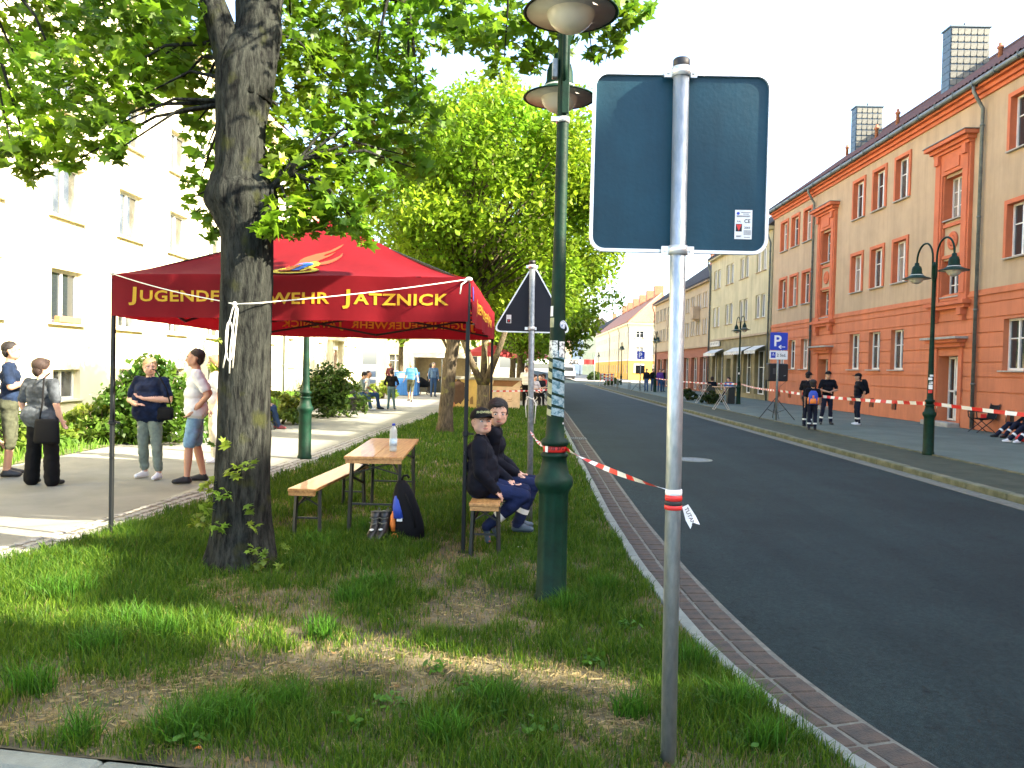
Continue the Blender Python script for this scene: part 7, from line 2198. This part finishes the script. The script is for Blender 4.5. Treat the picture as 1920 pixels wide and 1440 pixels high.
# seat under that person
t = thing('park_bench', 'dark park bench half hidden behind the maple trunk', 'bench', (p.x - .6, p.y + .02, ZP))
mb = MB(); mb.box((0, 0, .43), (.42, 1.3, .035)); mb.build('seat', m_leg, t, world=False)
for s in (-.5, .5): mb = MB(); mb.box((-.0, s, .205), (.36, .05, .41)); mb.build('leg', m_leg, t, world=False)
mb = MB(); mb.box((-.24, 0, .70), (.035, 1.3, .28)); mb.build('backrest', m_leg, t, world=False)

# ---- park bench with two people, and strollers on the square
p = G(685, 768, ZP)
t = thing('park_bench', 'dark park bench with two people in front of the dark shrub', 'bench', (p.x - .25, p.y, ZP), rz=0)
mb = MB(); mb.box((0, 0, .42), (.42, 1.7, .04)); mb.build('seat', m_leg, t, world=False)
mb = MB(); mb.box((-.24, 0, .70), (.035, 1.7, .3)); mb.build('backrest', m_leg, t, world=False)
for s in (-.7, .7): mb = MB(); mb.box((-.02, s, .2), (.4, .06, .4)); mb.build('leg', m_leg, t, world=False)
sitJ = {'kneeL': (-.12, .44, .52), 'kneeR': (.12, .44, .52), 'ankL': (-.12, .48, .085), 'ankR': (.12, .52, .085), 'elbL': (-.24, .10, .78), 'wriL': (-.1, .3, .66), 'elbR': (.24, .12, .78), 'wriR': (.1, .32, .64)}
jeans = cloth('blue_jeans', (.03, .07, .16))
person('person in grey-green jacket bent forward on the park bench', (p.x - .25, p.y - .35, ZP), R(-80), 1.7, cloth('sage_jacket', (.22, .27, .22)), jeans, wshoe, 'fair', 'dark', hipz=.53, J=dict(sitJ, wriR=(.06, .28, .95), elbR=(.2, .25, .75)), lean=(0, .16), headpitch=R(-25), voxel=.02, face=False)
person('man in white shirt and blue jeans sitting on the park bench', (p.x - .12, p.y + .4, ZP), R(-80), 1.76, whiteT, jeans, kshoe, 'tan', 'brown', hipz=.53, J=sitJ, lean=(0, .10), voxel=.02, sleeve=.36, headyaw=R(-30), face=False, haircut='crop')
p = G(733, 768, ZP)
person('boy in black tee and green-blue trousers standing on the square', (p.x, p.y, ZP), R(8), 1.42, cloth('black_tee', (.01, .01, .011)), cloth('teal_trousers', (.10, .17, .18)), kshoe, 'fair', 'brown', sleeve=.7, voxel=.02, face=False, J={'ankL': (-.13, 0, .085), 'ankR': (.15, 0, .085), 'elbL': (-.3, 0, 1.15), 'elbR': (.3, 0, 1.15), 'wriL': (-.2, .12, 1.0), 'wriR': (.2, .12, 1.0)})
p = G(718, 742, -.026)
person('person with dark red jacket standing behind the boy in black', (p.x, p.y + 2.0, -.026), R(-30), 1.66, cloth('dark_red_jacket', (.09, .02, .03)), blackp, kshoe, 'fair', 'blond', voxel=.026, face=False)
p = G(770, 754, -.026)
person('man in blue tee and khaki shorts walking past the container', (p.x, p.y, -.026), PI - R(10), 1.74, cloth('sky_blue_tee', (.08, .28, .55)), camo, kshoe, 'tan', 'grey', sleeve=.36, legcut=.5, voxel=.024, face=False, J={'ankL': (-.1, .2, .085), 'kneeL': (-.1, .15, .5), 'ankR': (.12, -.18, .12), 'kneeR': (.1, .02, .49), 'wriL': (-.35, .1, .95), 'wriR': (.33, -.05, .95)}, haircut='crop')
mb = MB(); mb.box((p.x, p.y - .14, 1.15), (.2, .01, .26)); 
p = G(812, 744, -.026)
person('person in denim shirt and jeans standing at the stall', (p.x, p.y, -.026), PI + R(25), 1.74, cloth('denim_shirt', (.10, .17, .28)), jeans, kshoe, 'fair', 'grey', voxel=.024, face=False)
p = G(801, 740, -.026)
person('woman in black dress leaning at the stall counter', (p.x - .1, p.y + 1.6, -.026), R(-60), 1.68, blackp, blackp, kshoe, 'fair', 'dark', sleeve=.36, voxel=.026, face=False, lean=(0, .1), haircut='bob')
p = G(828, 738, -.026)
person('person in dark jacket at the right end of the stall', (p.x, p.y + 1.2, -.026), PI / 2, 1.72, darkuni, jeans, kshoe, 'fair', 'dark', voxel=.026, face=False)

# ---- fire-brigade youths across the road
ZR = -.012
capm = cloth('black_cap', (.008, .008, .008))
def across(label, px, py, H, rz, dy=0.0, **k):
    q = G(px, py, ZR)
    return q, person(label, (q.x, q.y + dy, ZR if q.x > 8.55 else -.018), rz, H, darkuni, darkuniT, k.pop('shoe', kshoe), 'tan', 'dark', voxel=.018, cap=k.pop('cap', capm), strips=True, sleeve=k.pop('sleeve', .38), **k)
q, _ = across('youth in cap standing left of the small child with backpack', 1513, 800, 1.66, R(-50), haircut='crop', headyaw=R(-10))
q, _ = across('small child in dark uniform carrying a blue and orange backpack', 1522, 806, 1.42, R(-18), cap=None, haircut='bob', headk=1.1)
worn_backpack('blue and orange backpack on the small child by the barrier tape', (q.x - .05, q.y - .17), R(-18), .72, .95, True)
q, _ = across('capped youth with clasped hands facing the road', 1550, 796, 1.70, PI + R(-4), haircut='crop', J={'wriL': (-.04, .24, 1.10), 'wriR': (.05, .24, 1.08), 'elbL': (-.29, .02, 1.15), 'elbR': (.29, .02, 1.15), 'ankL': (-.12, 0, .085), 'ankR': (.22, .06, .085), 'kneeR': (.16, .06, .5)})
q, _ = across('capped youth in white shoes with black backpack in profile', 1607, 797, 1.66, R(82), haircut='crop', shoe=wshoe, J={'elbL': (-.25, -.14, 1.12), 'elbR': (.25, -.14, 1.12), 'wriL': (-.18, -.1, .95), 'wriR': (.18, -.08, .97)})
worn_backpack('black backpack on the capped youth in white shoes', (q.x + .20, q.y), R(82), .98, 1.15)

# ---- camping chair and resting youths at the wall
q = G(1848, 812, ZR)
t = thing('camping_chair', 'black folding camping chair with red patch against the orange wall', 'chair', (q.x, q.y + .2, ZR))
mb = MB(); mb.grid(6, 6, lambda u, v: ((u - .5) * .52, (v - .5) * .45, .42 - .06 * math.sin(PI * u) * math.sin(PI * v))); mb.grid(6, 6, lambda u, v: (.26 + .12 * v, (u - .5) * .5, .42 + .42 * v - .03 * math.sin(PI * u))); mb.build('seat', m_bagblk, t, world=False)
mb = MB()
for y_ in (-.22, .22):
    mb.bar((-.28, y_, 0), (.28, y_, .46), .02); mb.bar((.28, y_, 0), (-.28, y_, .46), .02); mb.bar((-.3, y_, .62), (.3, y_, .6), .03)
    mb.bar((-.28, y_, .46), (-.3, y_, .62), .02); mb.bar((.26, y_, .4), (.38, y_, .86), .02)
mb.build('frame', m_black, t, world=False)
mb = MB(); mb.box((-.1, -.235, .50), (.16, .02, .11)); mb.build('red_patch', m_red, t, world=False)
for (px, py, lab, wh) in [(1880, 822, 'resting youth in dark uniform lying back against the wall', kshoe), (1905, 832, 'second resting youth with white shoes at the wall', wshoe)]:
    q = G(px, py, ZR)
    person(lab, (q.x + .75, q.y + .25, ZR), PI / 2 + R(8), 1.68, darkuni, darkuniT, wh, 'tan', 'dark', hipz=.24, voxel=.018, cap=capm, strips=True, lean=(0, -.25), face=False,
           J={'kneeL': (-.12, .38, .42), 'kneeR': (.12, .42, .40), 'ankL': (-.12, .72, .09), 'ankR': (.12, .78, .09), 'elbL': (-.28, -.15, .55), 'wriL': (-.2, .1, .40), 'elbR': (.28, -.15, .55), 'wriR': (.2, .12, .42)})
q = G(1916, 828, ZR)
mb = MB(); mb.ell((q.x, q.y, ZR + .09), (.16, .13, .11), nu=12, nv=8); mb.tube([(q.x - .08, q.y - .05, ZR + .18), (q.x, q.y - .05, ZR + .25), (q.x + .08, q.y - .05, ZR + .18)], .012, 6)
mb.build('red_pouch', m_red, label='small red bag on the pavement beside the resting youths', cat='bag', loc=(q.x, q.y, ZR))

# ---- cafe guests far down the right pavement
q = G(1345, 752, ZR)
for (dx, dy, lab, c, rz) in [(-.25, .3, 'guest in black sitting at the bistro tables before the shops', darkuni, R(-20)), (.55, -.3, 'guest in blue print shirt sitting at the bistro tables', cloth('blue_print_shirt', (.05, .12, .35), .5), R(140))]:
    x_, y_ = q.x + dx, q.y + dy
    person(lab, (x_, y_, ZR), rz, 1.7, c, blackp, kshoe, 'fair', 'brown', hipz=.52, J=sitJ, voxel=.026, face=False, lean=(0, .08), sleeve=.4, haircut='bob')
    t = thing('cafe_chair', 'cafe chair under the ' + lab.split(' sitting')[0], 'chair', (x_, y_, ZR), rz)
    mb = MB(); mb.box((0, .08, .42), (.42, .42, .03)); mb.build('seat', m_leg, t, world=False)
    mb = MB(); mb.box((0, -.14, .68), (.4, .03, .3)); mb.build('backrest', m_leg, t, world=False)
    for a in (-.18, .18):
        for b in (-.1, .26): mb = MB(); mb.bar((a, b, .41), (a, b, 0), .025); mb.build('leg', m_leg, t, world=False)
farp = [(1212, 734, 'onlooker with dark top near the far loudspeaker', darkuni), (1224, 735, 'onlooker in black between far loudspeaker and lamp', blackp), (1237, 735, 'onlooker with violet bag strap before the beige house', cloth('violet_top', (.10, .04, .22))), (1243, 733, 'onlooker in dark coat at the beige house wall', darkuni)]
for px, py, lab, c in farp:
    q = G(px, py, ZR)
    yy = 56.0 + (px % 5); xx = (px - 980) / FPX * yy
    person(lab, (xx, yy, ZR), PI + random.uniform(-.6, .6), 1.7, c, jeans, kshoe, 'fair', 'brown', voxel=.032, face=False)
# ---- guests at the cafe on the square
cafe = [(988, 30.5, 0, 'cafe guest in white top standing beyond the painted wall', whiteT), (1003, 33, 1, 'cafe guest in striped shirt sitting at the near cafe table', cloth('striped_shirt', (.45, .42, .40), .4)), (1014, 35, 1, 'cafe guest in navy dress sitting at the cafe', navy), (1020, 38, 1, 'cafe guest in red top sitting at the cafe', cloth('red_top', (.45, .05, .05))), (995, 37, 1, 'cafe guest in pale shirt sitting behind the others', whiteT)]
for px, yy, sit, lab, c in cafe:
    xx = (px - 980) / FPX * yy
    person(lab, (xx, yy, -.03 if yy < 31.8 else -.026), PI + random.uniform(-.9, .9), 1.68, c, blackp, kshoe, 'fair', 'brown', hipz=.52 if sit else None, J=sitJ if sit else None, voxel=.028, face=False, sleeve=.38, haircut='bob')
    if sit:
        t = thing('cafe_chair', 'cafe chair carrying the ' + ' '.join(lab.split(' ')[:5]), 'chair', (xx, yy, -.026))
        mb = MB(); mb.box((0, 0, .42), (.44, .44, .03)); mb.build('seat', m_leg, t, world=False)
        for a in (-.18, .18):
            for b in (-.18, .18): mb = MB(); mb.bar((a, b, .41), (a, b, 0), .025); mb.build('leg', m_leg, t, world=False)
# ================================================================== things farther away
# parking signs
def text_on(mb, body, size, O, m=0, bold=0.0, rz=0.0):
    return put_text(mb, body, size, lambda u, v: (O[0] + u * math.cos(rz), O[1] + u * math.sin(rz), O[2] + v), m, bold)
def parking_sign(label, x, y, extra=True):
    z0 = -.018
    t = thing('parking_sign', label, 'parking sign', (x, y, z0), group='parking signs')
    mb = MB(); mb.tube([(x, y, z0 - .03), (x, y, 3.0)], .035, 14); mb.build('post', m_galvdull, t)
    mb = MB(); mb.plate(rrect(x - .3, x + .3, 2.38, 2.98, .04), lambda u, v, w: (u, y - .045 - w, v), .006); pn = mb.build('panel', m_blueink, t)
    mb = MB()
    mb.plate(rrect(x - .285, x + .285, 2.395, 2.965, .03), lambda u, v, w: (u, y - .0512 - w * .0, v), .0)
    mb = MB(); text_on(mb, 'P', .52, (x - .05, y - .0525, 2.52), 0, .02)
    mb.add([(x + .0, y - .0525, 2.49), (x + .2, y - .0525, 2.475), (x + .2, y - .0525, 2.505)], [(0, 1, 2)])
    mb.add([(x + q[0], y - .053, 2.49 + q[1]) for q in ((-.02, 0), (.07, .07), (.095, .05), (.045, .012), (.22, .012), (.22, -.012), (.045, -.012), (.095, -.05), (.07, -.07))], [tuple(range(9))])
    mb.build('lettering', m_tapew, pn)
    if extra:
        mb = MB(); mb.plate(rrect(x - .31, x + .31, 2.06, 2.36, .03), lambda u, v, w: (u, y - .045 - w, v), .006); p2 = mb.build('time_plate', m_tapew, t)
        mb = MB(); text_on(mb, '2 Std.', .14, (x + .1, y - .0525, 2.16), 0, .012); mb.build('lettering', m_ink, p2)
        mb = MB(); mb.add([(x + a, y - .0525, b) for a, b in ((-.26, 2.11), (-.10, 2.11), (-.10, 2.31), (-.26, 2.31))], [(0, 1, 2, 3)]); ds = mb.build('disc_symbol', m_blueink, p2)
        mb = MB(); mb.box((x - .18, y - .054, 2.21), (.1, .001, .018)); mb.box((x - .18, y - .054, 2.26), (.02, .001, .05)); mb.build('disc_mark', m_tapew, ds)
    mb = MB()
    for zc in (2.45, 2.9): mb.lathe([(.042, zc - .02), (.042, zc + .02)], (x, y, 0), 14)
    mb.build('clamp', m_alu, t)
parking_sign('blue parking sign with two-hour plate before the orange house', ptg.x, ptg.y)
parking_sign('blue parking sign before the beige house far down the road', 8.85, 59.0, False)
def speaker(label, lab2, x, y, z0=-.012, w=.68, hh=.62, zc=1.62):
    t = thing('tripod_stand', lab2, 'stand', (x, y, z0), group='loudspeaker stands')
    mb = MB(); mb.tube([(x, y, z0 + .14), (x, y, zc - hh / 2 - .004)], .02, 10); mb.build('pole', m_black, t)
    for k in range(3):
        a = R(200 + 120 * k)
        mb = MB(); mb.tube([(x, y, z0 + .75), (x + .68 * math.cos(a), y + .68 * math.sin(a), z0 + .012)], .014, 8); mb.tube([(x, y, z0 + .2), (x + .36 * math.cos(a), y + .36 * math.sin(a), z0 + .36)], .009, 6); mb.build('leg', m_black, t)
    s = thing('loudspeaker', label, 'loudspeaker', (x, y, zc - hh / 2), group='loudspeakers on tripods')
    mb = MB(); mb.bevbox((x, y, zc), (w, .38, hh), .03); mb.build('cabinet', m_black, s)
    mb = MB(); mb.bevbox((x - .14, y - .192, zc + .04), (.1, .01, .2), .003); mb.build('rear_panel', mat('grey_plastic', (.06, .06, .065), .6), s)
    mb = MB(); mb.tube([(x + .18, y - .205, zc - .12), (x + .25, y - .21, zc - .10)], .014, 6); mb.build('plug', m_galvdull, s)
    mb = MB(); mb.tube([(x + .2, y - .2, zc - .12), (x + .28, y - .2, zc - .3), (x + .1, y - .05, zc - .5), (x + .02, y - .03, .4), (x + .1, y - .1, z0 + .01)], .007, 6); mb.build('cable', m_black, s)
q = AT(1457, 700, ptg.y + .5)
speaker('black loudspeaker behind the nearer parking sign', 'tripod stand of the loudspeaker behind the nearer parking sign', q.x, ptg.y + .55)
speaker('black loudspeaker behind the far parking sign', 'tripod stand of the loudspeaker behind the far parking sign', 8.9, 59.6)

# bistro tables with crossed legs
m_bistro = mat('bistro_wood', (.42, .26, .14), .6, var=.15)
m_bistroleg = mat('pale_steel', (.5, .45, .38), .5, metal=.3)
def bistro(label, x, y, z0, h_=.98, r=.4):
    t = thing('bistro_table', label, 'table', (x, y, z0), group='folding bistro tables')
    mb = MB(); mb.lathe([(r, h_ - .025), (r, h_), (r - .02, h_ + .003)], n=20); mb.build('table_top', m_bistro, t, world=False)
    for a in (0, 1):
        mb = MB()
        for yy in (-.18, .18):
            mb.bar(((-.33 if a else .33), yy, 0), ((.26 if a else -.26), yy, h_ - .03), .022)
        mb.bar(((-.33 if a else .33), -.18, .02), ((-.33 if a else .33), .18, .02), .02); mb.build('leg_frame', m_bistroleg, t, world=False)
q = G(1352, 768, -.018); bistro('folding bistro table with crossed legs beside the far kerb', q.x, q.y, -.018)
q = G(1325, 760, -.018); bistro('second folding bistro table beside the guests before the shops', q.x + .3, q.y + 2.2, -.018)
bistro('bistro table at the square cafe', .28, 30.9 + 1.0, -.026, .76); bistro('bistro table between the square cafe guests', .75, 34.0, -.026, .76)
# litter bin beside the lamp
t = thing('litter_bin', 'dark litter bin beside the lamp before the pale yellow house', 'bin', (PL2.x - .38, PL2.y + .05, -.012))
mb = MB(); mb.bevbox((0, 0, .42), (.36, .36, .84), .03); mb.build('bin_body', m_leg, t, world=False)
mb = MB(); mb.bevbox((0, 0, .87), (.4, .4, .05), .015); mb.build('lid', m_galvdull, t, world=False)
# bike rack and planter down the road
t = thing('bike_rack', 'bent steel tube barrier before the yellow corner house', 'rack', (8.3, 64, -.02))
mb = MB(); mb.tube([(-.5, 0, 0), (-.5, 0, .7), (-.45, 0, .78), (.45, 0, .78), (.5, 0, .7), (.5, 0, 0)], .025, 8); mb.build('hoop', m_galvdull, t, world=False)
mb = MB(); mb.tube([(-.5, .8, 0), (-.5, .8, .7), (-.45, .8, .78), (.45, .8, .78), (.5, .8, .7), (.5, .8, 0)], .025, 8); mb.build('hoop', m_galvdull, t, world=False)
# tangle of barrier tape round a small bed
t = thing('tape_fence', 'low fence of red and white tape round the bed at the side street', 'barrier', (7.9, 74, -.02))
for k in range(5):
    mb = MB(); mb.bar((7.3 + k * .35, 74 + .2 * k, -.02), (7.3 + k * .35, 74 + .2 * k, 1.2), .05); mb.build('stake', m_bistroleg, t)
for k, zz in enumerate((.55, .8, 1.05)): ribbon('tape_strand', None, [(7.3, 74, zz), (7.65, 74.2, zz + .05), (8.0, 74.4, zz - .05), (8.35, 74.6, zz + .04), (8.7, 74.8, zz)], .16, .22, 0, t)

# blue container and stall on the square
q = G(760, 742, -.026)
t = thing('blue_container', 'blue ribbed recycling container on the square', 'container', (q.x, q.y + .5, -.026))
m_cont = mat('blue_container_paint', (.05, .22, .55), .5, var=.1, vscale=4)
mb = MB(); mb.bevbox((0, 0, .62), (1.22, .8, 1.22), .02); mb.build('container_body', m_cont, t, world=False)
for k in range(11):
    mb = MB(); mb.bb(-.56 + k * .11, -.51 + k * .11, -.44, -.4, .04, .82); mb.build('rib', m_cont, t, world=False)
mb = MB(); mb.bb(-.5, .5, -.43, -.4, .9, 1.18); mb.build('flap', mat('pale_blue_paint', (.25, .45, .62), .5), t, world=False)
t = thing('market_stall', 'white-roofed stall with beige back wall on the square', 'stall', (-4.9, 45.6, -.026))
m_stall = mat('beige_board', (.42, .34, .2), .85, var=.1)
mb = MB(); mb.bb(-1.5, 1.9, -.1, 1.6, 2.05, 2.32); mb.build('roof', m_tapew, t, world=False)
mb = MB(); mb.bb(-1.4, 1.8, 1.45, 1.5, 0, 2.05); mb.build('back_wall', m_stall, t, world=False)
for xx in (-1.4, .2, 1.8): mb = MB(); mb.bb(xx - .03, xx + .03, -.03, .03, 0, 2.05); mb.build('post', m_galvdull, t, world=False)
mb = MB(); mb.bb(-1.45, -1.40, .0, 1.5, 0, 2.05); mb.build('side_panel', m_stall, t, world=False)
mb = MB(); mb.bb(-.6, 1.6, .5, 1.0, 0, .95); mb.build('counter', m_leg, t, world=False)
q = G(809, 742, -.026)
t = thing('pram', 'dark pram in front of the stall', 'pram', (q.x - .5, q.y + .6, -.026))
mb = MB()
for xx in (-.28, .28):
    mb.tube([(xx + .13 * math.cos(a), 0, .13 + .13 * math.sin(a)) for a in np.linspace(0, 2 * PI, 18)], .02, 6)
mb.build('wheel', m_black, t, world=False)
mb = MB(); mb.tube([(-.28, 0, .13), (.1, 0, .55), (.45, 0, 1.0)], .015, 6); mb.tube([(.28, 0, .13), (-.05, 0, .55)], .015, 6); mb.build('frame', m_galvdull, t, world=False)
mb = MB(); loft(mb, [(.42, 0, 0, .28, .16), (.5, 0, 0, .34, .2), (.68, -.02, 0, .36, .2), (.86, -.16, 0, .2, .19), (.95, -.18, 0, .08, .1)], 14); mb.build('body_shell', m_bagblk, t, world=False)

# wall with painted mural
MY = 29.0
wx0, wx1 = AT(843, 740, MY).x, AT(975, 740, MY).x; wzt = AT(910, 708, MY).z + .02
t = thing('mural_wall', 'low wall with a painted face in a brown hat and painted trees', 'wall', ((wx0 + wx1) / 2, MY, -.03))
m_mural = mat('mural_yellow', (.62, .42, .13), .9, var=.15, vscale=2)
mb = MB(); mb.bb(wx0, wx1, MY, MY + .3, -.05, wzt - .1); mb.build('wall', m_mural, t)
mb = MB(); mb.bb(wx0 - .05, wx1 + .05, MY - .05, MY + .35, wzt - .1, wzt); mb.build('coping', m_step, t)
def mural(name, col, pts, d):
    mb = MB(); mb.add([(wx0 + (wx1 - wx0) * (x - 110) / 1500, MY - d, wzt - .1 - (wzt - .1) * (y - 600) / 700) for x, y in pts], [tuple(range(len(pts)))])
    return mb.build(name, mat('mural_' + name, col, .9, var=.12, vscale=5), t)
mural('painted_face_panel', (.66, .50, .30), [(1020, 600), (1610, 600), (1610, 1300), (1000, 1300)], .003)
mural('painted_hat', (.26, .12, .05), [(1050, 605), (1600, 605), (1440, 750), (1020, 745)], .006)
mural('painted_face', (.72, .52, .34), [(1100, 770), (1440, 755), (1600, 720), (1600, 1150), (1500, 1270), (1380, 1290), (1250, 1240), (1160, 1100), (1110, 900)], .009)
mural('painted_shadow', (.50, .30, .16), [(1340, 1040), (1420, 1050), (1450, 1000), (1440, 1060), (1400, 1075), (1350, 1060)], .012)
mural('painted_mouth', (.42, .22, .12), [(1320, 1090), (1400, 1100), (1480, 1070), (1400, 1115)], .012)
mural('painted_brow', (.42, .26, .14), [(1150, 850), (1300, 825), (1310, 838), (1170, 865)], .012)
mural('painted_brow_pair', (.42, .26, .14), [(1420, 830), (1520, 815), (1525, 828), (1430, 845)], .012)
mural('painted_terracotta_field', (.52, .20, .08), [(115, 600), (230, 600), (235, 1300), (115, 1300)], .003)
random.seed(5)
mural('painted_tree', (.09, .05, .03), [(290 + (150 + 28 * (k % 2)) * math.cos(2 * PI * k / 26), 900 + (260 + 30 * (k % 3)) * math.sin(2 * PI * k / 26)) for k in range(26)], .007)
mural('painted_door', (.24, .14, .05), [(550, 1185), (550, 1060), (575, 1010), (610, 1000), (620, 1190)], .006)
mural('painted_bush', (.14, .09, .03), [(470, 1110), (480, 1070), (520, 1065), (530, 1110), (505, 1120), (505, 1180), (490, 1180), (490, 1120)], .006)

# red parasol-like roofs of the cafe
for (x, y, lab, c) in [(-1.6, 36.5, 'red cafe parasol behind the painted wall', mat('parasol_red', (.28, .02, .02), .8)), (.2, 41.0, 'pink cafe parasol on the square', mat('pink_cloth', (.55, .16, .16), .8, transl=.3))]:
    t = thing('parasol', lab, 'parasol', (x, y, -.026))
    mb = MB(); mb.tube([(0, 0, 0), (0, 0, 2.7)], .025, 8); mb.build('pole', m_galvdull, t, world=False)
    mb = MB(); mb.lathe([(.2, 0), (.22, .06), (.05, .09)], n=14); mb.build('foot', m_conc, t, world=False)
    mb = MB(); n = 8
    vs = [(0, 0, 2.75)] + [(1.1 * math.cos(2 * PI * k / n), 1.1 * math.sin(2 * PI * k / n), 2.25) for k in range(n)] + [(1.1 * math.cos(2 * PI * k / n), 1.1 * math.sin(2 * PI * k / n), 2.08) for k in range(n)]
    mb.add(vs, [(0, 1 + k, 1 + (k + 1) % n) for k in range(n)] + [(1 + k, 9 + k, 9 + (k + 1) % n, 1 + (k + 1) % n) for k in range(n)]); mb.build('canopy', c, t, world=False)

# finish banner over the road and the van behind it
BY = 105.0
t = thing('finish_banner', 'white finish banner with red field stretched over the far road', 'banner', (4.5, BY, ROAD_Z))
for xx in (1.1, 9.6):
    mb = MB(); mb.tube([(xx, BY, -.1 if xx < 6 else -.02), (xx, BY, 3.2)], .05, 10); mb.build('mast', m_galvdull, t)
mb = MB(); mb.grid(20, 2, lambda u, v: (1.1 + 7.0 * u, BY - .02 + .05 * math.sin(u * 9), 2.15 + .62 * v - .06 * math.sin(PI * u))); mb.build('white_cloth', m_tapew, t)
mb = MB(); mb.grid(10, 2, lambda u, v: (8.12 + 1.45 * u, BY - .02 + .05 * math.sin(u * 9), 2.15 + .66 * v)); mb.build('red_cloth', m_red, t)
mb = MB(); text_on(mb, 'ZIEL', .74, (6.85, BY - .14, 2.17), 0, .045); mb.build('lettering', m_ink, t)
t = thing('parked_van', 'white van parked across the far road behind the banner', 'van', (6.6, 116, ROAD_Z))
m_van = mat('white_car_paint', (.72, .73, .74), .3, coat=.5)
mb = MB(); mb.v = []; 
prof = [(-1.0, .35), (1.0, .35), (1.02, .95), (.98, 1.25), (.86, 1.95), (.7, 2.05), (-.7, 2.05), (-.86, 1.95), (-.98, 1.25), (-1.02, .95)]
n = len(prof)
for (yy, k) in ((-2.3, .96), (-2.2, 1), (2.2, 1), (2.35, .9)): mb.v += [(x * k, yy, .35 + (z - .35) * (k if k < 1 else 1)) for x, z in prof]
for i in range(3):
    for k in range(n): mb.f.append((i * n + k, i * n + (k + 1) % n, (i + 1) * n + (k + 1) % n, (i + 1) * n + k)); mb.m.append(0); mb.s.append(False)
for f in (tuple(range(n - 1, -1, -1)), tuple(3 * n + k for k in range(n))): mb.f.append(f); mb.m.append(0); mb.s.append(False)
mb.build('body', m_van, t, world=False)
mb = MB(); mb.add([(-.8, -2.33, 1.28), (.8, -2.33, 1.28), (.7, -2.31, 1.85), (-.7, -2.31, 1.85)], [(0, 1, 2, 3)]); mb.build('rear_window', m_glass, t, world=False)
mb = MB(); mb.bb(-1.0, 1.0, -2.42, -2.25, .3, .6); mb.build('bumper', m_black, t, world=False)
for s in (-1, 1):
    mb = MB(); mb.box((s * .9, -2.3, 1.0), (.12, .06, .4)); mb.build('tail_light', m_red, t, world=False)
    for yy in (-1.45, 1.45):
        mb = MB(); mb.tube([(s * .78, yy, .33), (s * 1.0, yy, .33)], .33, 18); w_ = mb.build('wheel', m_black, t, world=False)
        mb = MB(); mb.tube([(s * .99, yy, .33), (s * 1.01, yy, .33)], .2, 14); mb.build('rim', m_galvdull, w_, world=False)
